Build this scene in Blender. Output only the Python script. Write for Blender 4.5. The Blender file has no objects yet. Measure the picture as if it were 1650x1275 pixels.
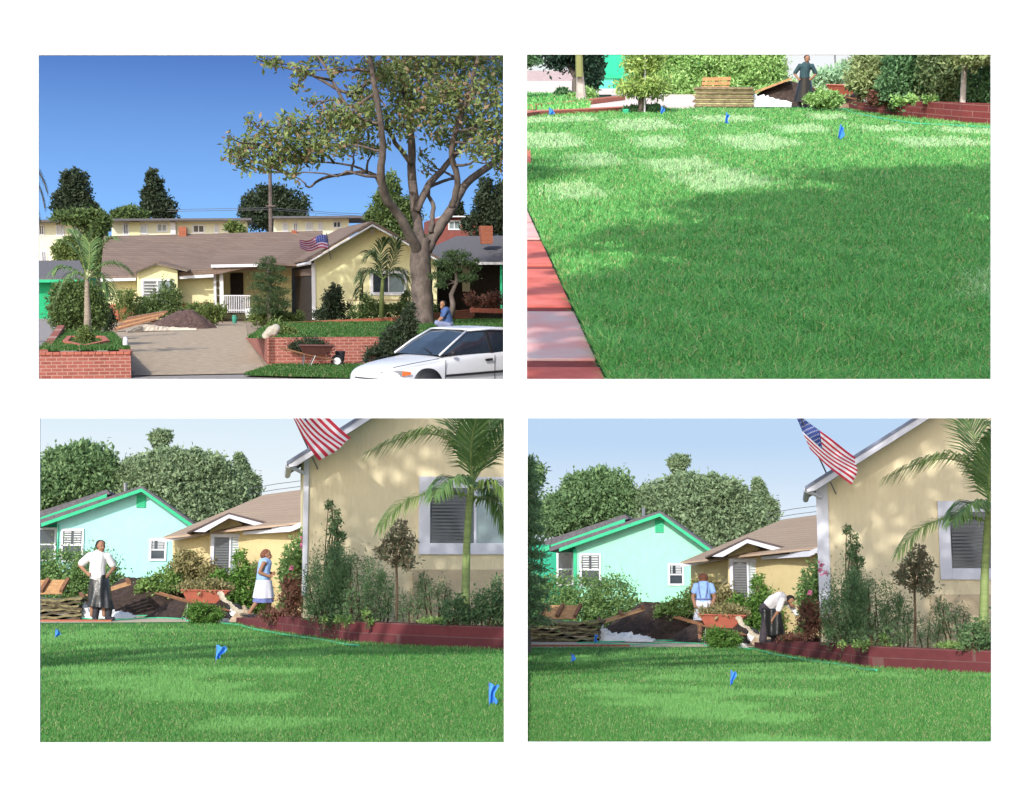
import bpy, bmesh, math, random
import numpy as np
from mathutils import Matrix, Vector
sc = bpy.context.scene
COL = sc.collection
R_ = math.radians
F = 2200.0                      # focal length in photograph pixels
C0 = Vector((0, 0, 30))
# ---------------- camera, sky, sun, exposure ----------------
cam = bpy.data.objects.new('camera', bpy.data.cameras.new('camera'))
COL.objects.link(cam); sc.camera = cam
cam.location = C0; cam.rotation_euler = (R_(90), 0, 0)
cam.data.sensor_width = 36; cam.data.lens = 36 * F / 1650
cam.data.clip_start = 0.1; cam.data.clip_end = 5000
SUN_EL, SUN_AZ = 33.0, 20.0     # elevation; degrees to the left of straight behind the camera
w = bpy.data.worlds.new('World'); sc.world = w; w.use_nodes = True
nt = w.node_tree; bg = nt.nodes['Background']
st = nt.nodes.new('ShaderNodeTexSky'); st.sky_type = 'NISHITA'; st.sun_disc = False
st.sun_elevation = R_(SUN_EL); st.sun_rotation = R_(180 + SUN_AZ); st.altitude = 50; st.dust_density = 1.5
nt.links.new(st.outputs[0], bg.inputs[0]); bg.inputs[1].default_value = 0.15
sl = bpy.data.lights.new('sun', 'SUN'); sl.energy = 2.2; sl.angle = R_(0.5); sl.color = (1.0, 0.965, 0.90)
so = bpy.data.objects.new('sun', sl); COL.objects.link(so)
sd = Vector((math.sin(R_(SUN_AZ)) * math.cos(R_(SUN_EL)), math.cos(R_(SUN_AZ)) * math.cos(R_(SUN_EL)), -math.sin(R_(SUN_EL))))
so.rotation_euler = sd.to_track_quat('-Z', 'Y').to_euler()
sc.view_settings.view_transform = 'Standard'; sc.view_settings.look = 'None'
sc.view_settings.gamma = 1; sc.view_settings.exposure = 0.88
sc.cycles.max_bounces = 6; sc.cycles.transparent_max_bounces = 8

# ---------------- materials ----------------
MATS = {}
def s2l(c):
    return tuple(((x / 255) / 12.92 if x / 255 <= .04045 else ((x / 255 + .055) / 1.055) ** 2.4) for x in c)
def mat(name, c, rough=.8, var=.12, scale=6., bump=0., c2=None, trans=0., metal=0., spec=.3, kind='noise', stretch=None, bscale=None):
    """c: linear base colour; var: brightness spread of the noise."""
    if name in MATS: return MATS[name]
    m = bpy.data.materials.new(name); m.use_nodes = True; n = m.node_tree.nodes; L = m.node_tree.links
    b = n['Principled BSDF']; b.inputs['Roughness'].default_value = rough; b.inputs['Metallic'].default_value = metal
    b.inputs['Specular IOR Level'].default_value = spec
    tc = n.new('ShaderNodeTexCoord'); vec = tc.outputs['Object']
    if stretch:
        mp = n.new('ShaderNodeMapping'); mp.inputs['Scale'].default_value = stretch; L.new(vec, mp.inputs[0]); vec = mp.outputs[0]
    c2 = c2 or tuple(x * (1 - var) for x in c); c1 = tuple(min(1, x * (1 + var)) for x in c)
    mix = n.new('ShaderNodeMix'); mix.data_type = 'RGBA'
    mix.inputs[6].default_value = (*c1, 1); mix.inputs[7].default_value = (*c2, 1)
    if kind == 'leaf':
        g = n.new('ShaderNodeNewGeometry'); L.new(g.outputs['Random Per Island'], mix.inputs[0])
    else:
        nz = n.new('ShaderNodeTexNoise'); nz.inputs['Scale'].default_value = scale; nz.inputs['Detail'].default_value = 6
        nz.inputs['Roughness'].default_value = .65
        L.new(vec, nz.inputs['Vector'])
        cr = n.new('ShaderNodeMapRange'); cr.inputs[1].default_value = .3; cr.inputs[2].default_value = .7
        L.new(nz.outputs[0], cr.inputs[0]); L.new(cr.outputs[0], mix.inputs[0])
        if bump:
            bp = n.new('ShaderNodeBump'); bp.inputs['Strength'].default_value = bump; bp.inputs['Distance'].default_value = .05
            if bscale:
                nb = n.new('ShaderNodeTexNoise'); nb.inputs['Scale'].default_value = bscale; L.new(vec, nb.inputs['Vector']); L.new(nb.outputs[0], bp.inputs['Height'])
            else: L.new(nz.outputs[0], bp.inputs['Height'])
            L.new(bp.outputs[0], b.inputs['Normal'])
    L.new(mix.outputs[2], b.inputs['Base Color'])
    if trans:
        t = n.new('ShaderNodeBsdfTranslucent'); L.new(mix.outputs[2], t.inputs[0])
        ms = n.new('ShaderNodeMixShader'); ms.inputs[0].default_value = trans
        L.new(b.outputs[0], ms.inputs[1]); L.new(t.outputs[0], ms.inputs[2]); L.new(ms.outputs[0], n['Material Output'].inputs[0])
    MATS[name] = m; return m
def leaf(name, c, c2, trans=.3, rough=.55):
    return mat(name, c, rough, 0, kind='leaf', c2=c2, trans=trans, spec=.25)
def grassm(name, a, b, straw, fr=.08, patch=None, psc=1.2, sod=(1.6, 1.1, -.2)):
    """blade colour: green to green, a few straw blades; patch: paler turf squares, dappled light put into the colour"""
    m = bpy.data.materials.new(name); m.use_nodes = True; n = m.node_tree.nodes; L = m.node_tree.links
    p = n['Principled BSDF']; p.inputs['Roughness'].default_value = .5; p.inputs['Specular IOR Level'].default_value = .3
    g = n.new('ShaderNodeNewGeometry'); cr = n.new('ShaderNodeValToRGB'); e = cr.color_ramp.elements
    e[0].color = (*a, 1); e[1].position = 1 - fr; e[1].color = (*b, 1); q = e.new(1 - fr + .01); q.color = (*straw, 1)
    L.new(g.outputs['Random Per Island'], cr.inputs[0]); out = cr.outputs[0]
    if patch:
        tc = n.new('ShaderNodeTexCoord'); nz = n.new('ShaderNodeTexNoise'); nz.inputs['Scale'].default_value = psc; nz.inputs['Detail'].default_value = 3; L.new(tc.outputs['Object'], nz.inputs['Vector'])
        bk = n.new('ShaderNodeTexBrick'); bk.inputs['Scale'].default_value = 1; bk.inputs['Brick Width'].default_value = sod[0]; bk.inputs['Row Height'].default_value = sod[1]; bk.inputs['Mortar Size'].default_value = 0; bk.inputs['Bias'].default_value = sod[2]
        bk.inputs['Color1'].default_value = (0, 0, 0, 1); bk.inputs['Color2'].default_value = (1, 1, 1, 1)
        mp = n.new('ShaderNodeMapping'); mp.inputs['Rotation'].default_value = (0, 0, .35); L.new(tc.outputs['Object'], mp.inputs[0]); L.new(mp.outputs[0], bk.inputs['Vector'])
        ml = n.new('ShaderNodeMath'); ml.operation = 'MULTIPLY'; L.new(bk.outputs[0], ml.inputs[0]); L.new(nz.outputs[0], ml.inputs[1])
        mr = n.new('ShaderNodeMapRange'); mr.inputs[1].default_value = .27; mr.inputs[2].default_value = .36; L.new(ml.outputs[0], mr.inputs[0])
        if len(sod) > 3:      # painted light squares only in the far part of the lawn
            sy = n.new('ShaderNodeSeparateXYZ'); L.new(tc.outputs['Object'], sy.inputs[0]); m2 = n.new('ShaderNodeMapRange'); m2.inputs[1].default_value = sod[3]; m2.inputs[2].default_value = sod[4]; L.new(sy.outputs[1], m2.inputs[0])
            m3 = n.new('ShaderNodeMath'); m3.operation = 'MULTIPLY'; L.new(mr.outputs[0], m3.inputs[0]); L.new(m2.outputs[0], m3.inputs[1]); mr = m3
        mx = n.new('ShaderNodeMix'); mx.data_type = 'RGBA'; mx.inputs[7].default_value = (*patch, 1); L.new(mr.outputs[0], mx.inputs[0]); L.new(out, mx.inputs[6]); out = mx.outputs[2]
    L.new(out, p.inputs['Base Color']); t = n.new('ShaderNodeBsdfTranslucent'); L.new(out, t.inputs[0])
    ms = n.new('ShaderNodeMixShader'); ms.inputs[0].default_value = .3; L.new(p.outputs[0], ms.inputs[1]); L.new(t.outputs[0], ms.inputs[2]); L.new(ms.outputs[0], n['Material Output'].inputs[0])
    MATS[name] = m; return m
def brick(name, c1, c2, mortar, bw=.4, bh=.13, ms=.012, noise=.4):
    if name in MATS: return MATS[name]
    m = bpy.data.materials.new(name); m.use_nodes = True; n = m.node_tree.nodes; L = m.node_tree.links
    b = n['Principled BSDF']; b.inputs['Roughness'].default_value = .85; b.inputs['Specular IOR Level'].default_value = .2
    tc = n.new('ShaderNodeTexCoord'); sp = n.new('ShaderNodeSeparateXYZ'); L.new(tc.outputs['Object'], sp.inputs[0])
    ad = n.new('ShaderNodeMath'); L.new(sp.outputs[0], ad.inputs[0]); L.new(sp.outputs[1], ad.inputs[1])
    cb = n.new('ShaderNodeCombineXYZ'); L.new(ad.outputs[0], cb.inputs[0]); L.new(sp.outputs[2], cb.inputs[1])
    br = n.new('ShaderNodeTexBrick'); L.new(cb.outputs[0], br.inputs[0])
    br.inputs['Color1'].default_value = (*c1, 1); br.inputs['Color2'].default_value = (*c2, 1); br.inputs['Mortar'].default_value = (*mortar, 1)
    br.inputs['Scale'].default_value = 1; br.inputs['Mortar Size'].default_value = ms
    br.inputs['Brick Width'].default_value = bw; br.inputs['Row Height'].default_value = bh
    nz = n.new('ShaderNodeTexNoise'); nz.inputs['Scale'].default_value = 9; nz.inputs['Detail'].default_value = 5; L.new(tc.outputs['Object'], nz.inputs['Vector'])
    mx = n.new('ShaderNodeMix'); mx.data_type = 'RGBA'; mx.blend_type = 'MULTIPLY'; mx.inputs[0].default_value = noise
    L.new(br.outputs[0], mx.inputs[6]); L.new(nz.outputs[0], mx.inputs[7])
    L.new(mx.outputs[2], b.inputs['Base Color'])
    bp = n.new('ShaderNodeBump'); bp.inputs['Strength'].default_value = .4; bp.inputs['Distance'].default_value = .02
    L.new(br.outputs['Fac'], bp.inputs['Height']); bp.invert = True; L.new(bp.outputs[0], b.inputs['Normal'])
    MATS[name] = m; return m
def skymat(name, top, bot, z0, z1):
    m = bpy.data.materials.new(name); m.use_nodes = True; n = m.node_tree.nodes; L = m.node_tree.links; n.clear()
    o = n.new('ShaderNodeOutputMaterial'); e = n.new('ShaderNodeEmission'); L.new(e.outputs[0], o.inputs[0])
    tc = n.new('ShaderNodeTexCoord'); sp = n.new('ShaderNodeSeparateXYZ'); L.new(tc.outputs['Object'], sp.inputs[0])
    mr = n.new('ShaderNodeMapRange'); mr.inputs[1].default_value = z0; mr.inputs[2].default_value = z1; L.new(sp.outputs[2], mr.inputs[0])
    mx = n.new('ShaderNodeMix'); mx.data_type = 'RGBA'; mx.inputs[6].default_value = (*bot, 1); mx.inputs[7].default_value = (*top, 1)
    L.new(mr.outputs[0], mx.inputs[0]); L.new(mx.outputs[2], e.inputs[0]); e.inputs[1].default_value = .82
    return m

# ---------------- mesh builder ----------------
class MB:
    def __init__(s): s.v = []; s.f = []; s.np = []
    def add(s, vs, fs):
        o = len(s.v); s.v += [tuple(x) for x in vs]; s.f += [tuple(i + o for i in f) for f in fs]; return s
    def box(s, a, b):
        x0, y0, z0 = a; x1, y1, z1 = b
        return s.add([(x0,y0,z0),(x1,y0,z0),(x1,y1,z0),(x0,y1,z0),(x0,y0,z1),(x1,y0,z1),(x1,y1,z1),(x0,y1,z1)],
              [(0,3,2,1),(4,5,6,7),(0,1,5,4),(1,2,6,5),(2,3,7,6),(3,0,4,7)])
    def ext(s, poly, off):
        """polygon (3-D points) extruded by the vector off"""
        n = len(poly); p = [Vector(q) for q in poly]; o = Vector(off)
        return s.add(p + [q + o for q in p], [tuple(range(n))[::-1], tuple(range(n, 2 * n))] + [(i, (i + 1) % n, n + (i + 1) % n, n + i) for i in range(n)])
    def bar(s, a, b, wd, ht=None, up=(0, 0, 1)):
        a = Vector(a); b = Vector(b); d = (b - a).normalized(); up = Vector(up)
        sx = d.cross(up)
        if sx.length < 1e-4: sx = d.cross(Vector((1, 0, 0)))
        sx.normalize(); uy = sx.cross(d).normalized(); ht = ht or wd
        q = [sx * wd / 2 + uy * ht / 2, -sx * wd / 2 + uy * ht / 2, -sx * wd / 2 - uy * ht / 2, sx * wd / 2 - uy * ht / 2]
        return s.add([a + x for x in q] + [b + x for x in q], [(0,1,2,3),(7,6,5,4),(0,4,5,1),(1,5,6,2),(2,6,7,3),(3,7,4,0)])
    def tube(s, pts, r, n=8):
        pts = [Vector(p) for p in pts]; rs = r if hasattr(r, '__len__') else [r] * len(pts)
        vs = []; prev = None
        for i, p in enumerate(pts):
            d = (pts[min(i + 1, len(pts) - 1)] - pts[max(i - 1, 0)]).normalized()
            if prev is None:
                x = d.cross(Vector((0, 0, 1)))
                if x.length < .05: x = d.cross(Vector((1, 0, 0)))
            else: x = prev - d * prev.dot(d)
            x.normalize(); prev = x; y = d.cross(x)
            vs += [p + (x * math.cos(2 * math.pi * k / n) + y * math.sin(2 * math.pi * k / n)) * rs[i] for k in range(n)]
        fs = []
        for i in range(len(pts) - 1):
            fs += [(i * n + k, i * n + (k + 1) % n, (i + 1) * n + (k + 1) % n, (i + 1) * n + k) for k in range(n)]
        fs += [tuple(range(n))[::-1], tuple(range((len(pts) - 1) * n, len(pts) * n))]
        return s.add(vs, fs)
    def ball(s, c, r, seg=12, ring=8, jit=0, rnd=None):
        rx, ry, rz = r if hasattr(r, '__len__') else (r, r, r); vs = []; fs = []
        for i in range(ring + 1):
            th = math.pi * i / ring
            for k in range(seg):
                ph = 2 * math.pi * k / seg; j = 1 + (rnd.uniform(-jit, jit) if rnd and 0 < i < ring else 0)
                vs.append((c[0] + rx * j * math.sin(th) * math.cos(ph), c[1] + ry * j * math.sin(th) * math.sin(ph), c[2] + rz * j * math.cos(th)))
        for i in range(ring):
            for k in range(seg): fs.append((i*seg+k, (i+1)*seg+k, (i+1)*seg+(k+1) % seg, i*seg+(k+1) % seg))
        return s.add(vs, fs)
    def grid(s, fn, nu, nv):
        vs = [fn(i / nu, j / nv) for j in range(nv + 1) for i in range(nu + 1)]
        return s.add(vs, [(j*(nu+1)+i, j*(nu+1)+i+1, (j+1)*(nu+1)+i+1, (j+1)*(nu+1)+i) for j in range(nv) for i in range(nu)])
    def quads(s, V):
        """V: (N,4,3) array"""
        s.np.append(np.asarray(V, dtype=np.float32)); return s
    def mesh(s, name, loc):
        me = bpy.data.meshes.new(name); loc = np.array(loc, dtype=np.float32)
        if s.np:
            Q = np.concatenate(s.np); n4 = len(Q) * 4
            V = Q.reshape(-1, 3) - loc
            base = np.array(s.v, dtype=np.float32).reshape(-1, 3) - loc if s.v else np.zeros((0, 3), np.float32)
            V = np.concatenate([base, V]); nb = len(base)
            li = [i for f in s.f for i in f]; cnt = [len(f) for f in s.f]
            li = np.concatenate([np.array(li, np.int32), np.arange(nb, nb + n4, dtype=np.int32)])
            cnt = np.concatenate([np.array(cnt, np.int32), np.full(len(Q), 4, np.int32)])
            me.vertices.add(len(V)); me.vertices.foreach_set('co', V.ravel().astype(np.float32))
            me.loops.add(len(li)); me.loops.foreach_set('vertex_index', li)
            me.polygons.add(len(cnt)); st_ = np.concatenate([[0], np.cumsum(cnt)[:-1]]).astype(np.int32)
            me.polygons.foreach_set('loop_start', st_)
            try: me.polygons.foreach_set('loop_total', cnt)
            except Exception: pass
            me.update(calc_edges=True)
        else:
            me.from_pydata([tuple(np.array(v) - loc) for v in s.v], [], s.f); me.update()
        return me

class Dio:
    """One of the four pictured places, in metres, its own ground at z = 0 and its viewpoint H above it."""
    def __init__(s, name, uc, vh, H, S, du=0, dv=0, crop=()):
        s.name, s.H, s.S, s.crop, s.objs = name, H, S, crop, []
        sl_ = (vh + dv - 637.5) / F; up = Vector((0, sl_, 1)).normalized()
        fw = Vector(((uc + du - 825) / F, 1, -sl_)).normalized(); rt = fw.cross(up).normalized()
        s.R = Matrix((rt, fw, up)).transposed(); s.du, s.dv = du, dv
        s.W = Matrix.Translation(C0) @ s.R.to_4x4() @ Matrix.Scale(S, 4) @ Matrix.Translation((0, 0, -H))
        s.sunv = -(s.R.transposed() @ sd)
    def ray(s, u, v):
        r = s.R.transposed() @ Vector(((u + s.du - 825) / F, 1, -(v + s.dv - 637.5) / F)); return r / r.y
    def at(s, u, v, d):
        r = s.ray(u, v) * d; return Vector((r.x, r.y, r.z + s.H))
    def g(s, u, v, z=0.):
        r = s.ray(u, v); t = (s.H - z) / max(1e-4, -r.z); r = r * t; return Vector((r.x, r.y, z))
    def x(s, u, d): return s.at(u, 900, d).x
    def z(s, v, d, u=None):
        return s.at(s.uc if u is None else u, v, d).z
    def thing(s, name, label, cat, loc=(0, 0, 0), group=None, kind=None):
        o = bpy.data.objects.new(name, None); COL.objects.link(o); o.empty_display_size = .3
        s._tag(o, label, cat, group, kind, loc); return o
    def _tag(s, o, label, cat, group, kind, loc):
        loc = Vector(loc); o.matrix_basis = s.W @ Matrix.Translation(loc)
        if label: o['label'] = label
        if cat: o['category'] = cat
        if group: o['group'] = group
        if kind: o['kind'] = kind
        LOC[o.name] = loc; s.objs.append(o)
    def part(s, name, mb, m, parent, smooth=False, label=None, kind=None, bevel=0):
        loc = LOC[parent.name]
        o = bpy.data.objects.new(name, mb.mesh(name, loc)); COL.objects.link(o); o.data.materials.append(m); o.parent = parent
        LOC[o.name] = loc
        if label: o['label'] = label
        if kind: o['kind'] = kind
        if smooth: o.data.shade_smooth()
        if bevel: bv = o.modifiers.new('bevel', 'BEVEL'); bv.width = bevel; bv.segments = 2
        s.objs.append(o); return o
    def solo(s, name, mb, m, label, cat, loc=(0, 0, 0), group=None, kind=None, smooth=False, bevel=0):
        o = bpy.data.objects.new(name, mb.mesh(name, loc)); COL.objects.link(o); o.data.materials.append(m)
        s._tag(o, label, cat, group, kind, loc)
        if smooth: o.data.shade_smooth()
        if bevel: bv = o.modifiers.new('bevel', 'BEVEL'); bv.width = bevel; bv.segments = 2
        return o
    def dup(s, root, loc, label, rz=0, scale=1):
        def cp(o, par):
            c = o.copy(); COL.objects.link(c)
            if par: c.parent = par
            LOC[c.name] = Vector(loc); s.objs.append(c)
            for ch in list(o.children): cp(ch, c)
            return c
        r = cp(root, None); r.matrix_basis = s.W @ Matrix.Translation(loc) @ Matrix.Rotation(rz, 4, 'Z') @ Matrix.Scale(scale, 4)
        r['label'] = label; return r
LOC = {}
U_MID, V_MID = 830.5, 641.5
PL = {'right': Vector((1, -(U_MID - 825) / F, 0)), 'left': Vector((-1, (U_MID - 825) / F, 0)),
      'bottom': Vector((0, -(V_MID - 637.5) / F, -1)), 'top': Vector((0, (V_MID - 637.5) / F, 1))}
def root_of(o):
    while o.parent: o = o.parent
    return o
def crop_all(D, skip=()):
    """Saw each place off at its own edge, so that no thing of one place reaches into the next."""
    done = set()
    for o in D.objs:
        if o.type != 'MESH' or root_of(o).name.split('.')[0] in skip or o.data.name in done: continue
        done.add(o.data.name)
        M = o.matrix_basis.copy(); q = o
        while q.parent: q = q.parent; M = q.matrix_basis @ M
        n = len(o.data.vertices); co = np.empty(n * 3, np.float32); o.data.vertices.foreach_get('co', co); co = co.reshape(-1, 3)
        A = np.array(M); wv = co @ A[:3, :3].T + A[:3, 3] - np.array(C0)
        bad = {}
        for side in D.crop:
            dd = wv @ np.array(PL[side]); 
            if dd.max() > .001: bad[side] = dd
        if not bad: continue
        bm = bmesh.new(); bm.from_mesh(o.data); Mi = M.inverted()
        for side in bad:
            if n > 6000:
                bm.verts.ensure_lookup_table(); dd = np.array([0.]) 
                pn = (M.to_3x3().transposed() @ PL[side]); pc = Mi @ C0
                rm = [v for v in bm.verts if (v.co - pc).dot(pn) > 0]
                bmesh.ops.delete(bm, geom=rm, context='VERTS')
            else:
                pn = (M.to_3x3().transposed() @ PL[side]).normalized(); pc = Mi @ C0
                r = bmesh.ops.bisect_plane(bm, geom=bm.verts[:] + bm.edges[:] + bm.faces[:], plane_co=pc, plane_no=pn, clear_outer=True)
                ed = [e for e in r['geom_cut'] if isinstance(e, bmesh.types.BMEdge) and len(e.link_faces) == 1]
                if ed: 
                    try: bmesh.ops.contextual_create(bm, geom=ed)
                    except Exception: pass
        bm.to_mesh(o.data); bm.free()

# ---------------- plants ----------------
def cloud(rs, lobes, n, size, aspect=.45, clump=.22, nclump=26, up=.2, shell=.62, droop=0.):
    """leaves gathered in clumps through the lobes' volume; lobes: (x,y,z,rx,ry,rz)"""
    L = np.array(lobes, float); vol = (L[:, 3] * L[:, 4] * L[:, 5]) ** .67; p = vol / vol.sum()
    C = []; Rr = []
    for k, l in enumerate(L):
        m = max(4, int(nclump * p[k] * len(L)))
        d = rs.normal(size=(m, 3)); d /= np.linalg.norm(d, axis=1)[:, None]
        r = shell + (1 - shell) * rs.random((m, 1)) ** .6
        r *= 1 + rs.normal(0, .1, (m, 1))
        C.append(l[:3] + d * r * l[3:6]); Rr.append(np.repeat(l[None, 3:6], m, 0))
    C = np.concatenate(C); Rr = np.concatenate(Rr) * (.6 + .8 * rs.random((len(C), 1)))
    idx = rs.integers(0, len(C), n)
    P = C[idx] + rs.normal(size=(n, 3)) * Rr[idx] * clump
    return leaves(rs, P, size, aspect, up, droop)
def leaves(rs, P, size, aspect=.45, up=.2, droop=0.):
    n = len(P); d = rs.normal(size=(n, 3)); d[:, 2] += up - droop; d /= np.linalg.norm(d, axis=1)[:, None]
    e = rs.normal(size=(n, 3)); e = np.cross(d, e); e /= np.linalg.norm(e, axis=1)[:, None]
    nn = np.cross(d, e)
    sz = (size * (.6 + .8 * rs.random((n, 1)))); 
    a = P; b = P + d * sz * .5 + e * sz * aspect * .5 + nn * sz * .06; c = P + d * sz; f = P + d * sz * .5 - e * sz * aspect * .5 + nn * sz * .06
    return np.stack([a, b, c, f], 1)
def keep(D, Q, sides=None):
    """drop leaves that lie beyond the place's edge"""
    A = np.array(D.W); wv = Q[:, 0] @ A[:3, :3].T + A[:3, 3] - np.array(C0); k = np.ones(len(Q), bool)
    for s_ in (D.crop if sides is None else sides): k &= (wv @ np.array(PL[s_])) < 0
    return Q[k]
def blades(rs, P, h, wd, lean=.5):
    """grass blades, two quads each"""
    n = len(P); a = rs.random((n, 1)) * 2 * np.pi; H = h * (.55 + .8 * rs.random((n, 1)))
    dirv = np.concatenate([np.cos(a), np.sin(a), np.zeros((n, 1))], 1); side = np.concatenate([-np.sin(a), np.cos(a), np.zeros((n, 1))], 1)
    a2 = rs.random((n, 1)) * 2 * np.pi; side = np.concatenate([np.cos(a2), np.sin(a2) * .5, np.zeros((n, 1))], 1)
    ln = lean * rs.random((n, 1)) ** 1.2 * H; z = np.array([[0, 0, 1.]])
    m = P + dirv * ln * .35 + z * H * .6; t = P + dirv * ln + z * H * (1 - .3 * lean * rs.random((n, 1)))
    w1 = side * wd / 2; w2 = side * wd * .4; w3 = side * wd * .06
    return np.concatenate([np.stack([P - w1, P + w1, m + w2, m - w2], 1), np.stack([m - w2, m + w2, t + w3, t - w3], 1)])
def rng(k): return np.random.default_rng(k)
def lobes_px(D, L, d, depth=.8, dd=None):
    """lobes given as (u, v, ru, rv[, d])"""
    out = []
    for l in L:
        dd_ = l[4] if len(l) > 4 else d
        p = D.at(l[0], l[1], dd_); k = dd_ / F
        out.append((p.x, p.y, p.z, l[2] * k, max(l[2], l[3]) * k * depth, l[3] * k))
    return out
def limb(rnd, a, b, r0, r1, wob=.08, n=6):
    a = Vector(a); b = Vector(b); L = (b - a).length; pts = []; 
    for i in range(n + 1):
        t = i / n; j = wob * L * math.sin(math.pi * t)
        pts.append(a.lerp(b, t) + Vector((rnd.uniform(-1, 1), rnd.uniform(-1, 1), rnd.uniform(-.5, .8))) * j * .5)
    return pts, [r0 + (r1 - r0) * (i / n) ** .8 for i in range(n + 1)]
def tree(D, name, label, cat, base, lobes, n, size, lm, tm, r=.15, seed=1, group=None, **kw):
    rs = rng(seed); rnd = random.Random(seed); base = Vector(base)
    t = D.thing(name, label, cat, base, group); big = list(lobes)
    for l in big:
        for k in range(3):
            a = rnd.uniform(-.3, 3.4); q = rnd.uniform(.28, .52); lobes = lobes + [(l[0] + l[3] * math.cos(a) * .92, l[1] + rnd.uniform(-.5, .5) * l[4], l[2] + l[5] * math.sin(a) * .92, l[3] * q, l[4] * q, l[5] * q)]
    mb = MB()
    cz = sum(l[2] for l in lobes) / len(lobes); cx = sum(l[0] for l in lobes) / len(lobes); cy = sum(l[1] for l in lobes) / len(lobes)
    mid = Vector((base.x * .5 + cx * .5, base.y * .5 + cy * .5, base.z + (cz - base.z) * .6))
    mb.tube(*limb(rnd, base, mid, r, r * .7, .05), n=8)
    for l in big[:12]: mb.tube(*limb(rnd, mid, Vector(l[:3]), r * .55, r * .12, .15), n=6)
    D.part('trunk', mb, tm, t, smooth=True)
    D.part('crown', MB().quads(keep(D, cloud(rs, lobes, n, size, **kw))), lm, t)
    return t
def shrub(D, name, label, cat, L, d, n, size, lm, seed=1, group=None, base_v=None, **kw):
    if D.name == 'BR' and d < 27 and L[0][0] > 430: d *= 1.055
    lobes = lobes_px(D, L, d); rs = rng(seed); l0 = lobes[0]
    zb = min(l[2] - l[5] for l in lobes); base = Vector((sum(l[0] for l in lobes) / len(lobes), l0[1], max(zb, 0)))
    t = D.thing(name, label, cat, base, group); mb = MB(); rnd = random.Random(seed)
    for l in lobes:
        for k in range(3):
            a = Vector((l[0] + rnd.uniform(-.4, .4) * l[3], l[1], base.z)); b = Vector((l[0] + rnd.uniform(-.7, .7) * l[3], l[1] + rnd.uniform(-.5, .5) * l[4], l[2] + rnd.uniform(-.2, .6) * l[5]))
            mb.tube(*limb(rnd, a, b, .018, .006, .1, 4), n=5)
    D.part('stem', mb, M['stem'], t)
    D.part('foliage', MB().quads(keep(D, cloud(rs, lobes, n, size, **kw))), lm, t)
    return t
def frond(rs, pts, L, wl, droop, rnd, n=46, ang=55, twist=0.):
    """palm frond: rachis through pts with leaflets both sides"""
    P = [Vector(p) for p in pts]; 
    def bez(t):
        q = P[:]
        while len(q) > 1: q = [q[i].lerp(q[i + 1], t) for i in range(len(q) - 1)]
        return q[0]
    V = []; rach = [bez(i / 14) for i in range(15)]
    for i in range(n):
        t = .1 + .9 * (i + rnd.uniform(-.3, .3)) / n; t = min(1, t); p = bez(t); d = (bez(min(1, t + .02)) - bez(t - .02)).normalized()
        sdv = d.cross(Vector((0, 0, 1)))
        if sdv.length < .1: sdv = d.cross(Vector((0, 1, 0)))
        sdv.normalize(); upv = sdv.cross(d)
        ll = L * (math.sin(math.pi * (.12 + .8 * t)) ** .7)
        for sgn in (-1, 1):
            a = R_(ang * (1 - .55 * t) + rnd.uniform(-6, 6)); q = (d * math.cos(a) + (sdv * math.cos(twist) * sgn + upv * math.sin(twist)) * math.sin(a) + upv * rnd.uniform(.0, .25)).normalized()
            m = p + q * ll * .55; e = p + q * ll + Vector((0, 0, -droop * ll)); wv = q.cross(upv + Vector((rnd.uniform(-.3, .3), 0, 0))).normalized() * wl / 2
            V.append([p - wv * .5, p + wv * .5, m + wv, m - wv]); V.append([m - wv, m + wv, e + wv * .05, e - wv * .05])
    return np.array([[list(x) for x in q] for q in V]), rach
def canopy(D, label, spots, t_, n, size, lm, tm, base, seed, group=None):
    """an unseen tree beside the view, its boughs placed up the sun's line from the ground spots (point, radius) they shade"""
    lo = []
    for p, r in spots:
        q = Vector(p) + D.sunv * t_; lo.append((q.x, q.y, q.z, r, r, r * .45))
    rs = rng(seed); rnd = random.Random(seed); t = D.thing('shade_tree', label, 'tree', base, group); mb = MB(); b = Vector(base)
    c = Vector((sum(l[0] for l in lo) / len(lo), sum(l[1] for l in lo) / len(lo), sum(l[2] for l in lo) / len(lo))); mid = b.lerp(c, .45); mid.z = b.z + (c.z - b.z) * .75; sc_ = (c - b).length
    mb.tube(*limb(rnd, b, mid, .022 * sc_, .012 * sc_, .05), n=9)
    for l in lo: mb.tube(*limb(rnd, mid, Vector(l[:3]), .005 * sc_, .0015 * sc_, .08), n=5)
    D.part('trunk', mb, tm, t, smooth=True); D.part('crown', MB().quads(cloud(rs, lo, n, size, aspect=.7, clump=.35, nclump=9 * len(lo) / 1, shell=.3)), lm, t)
    return t
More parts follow.
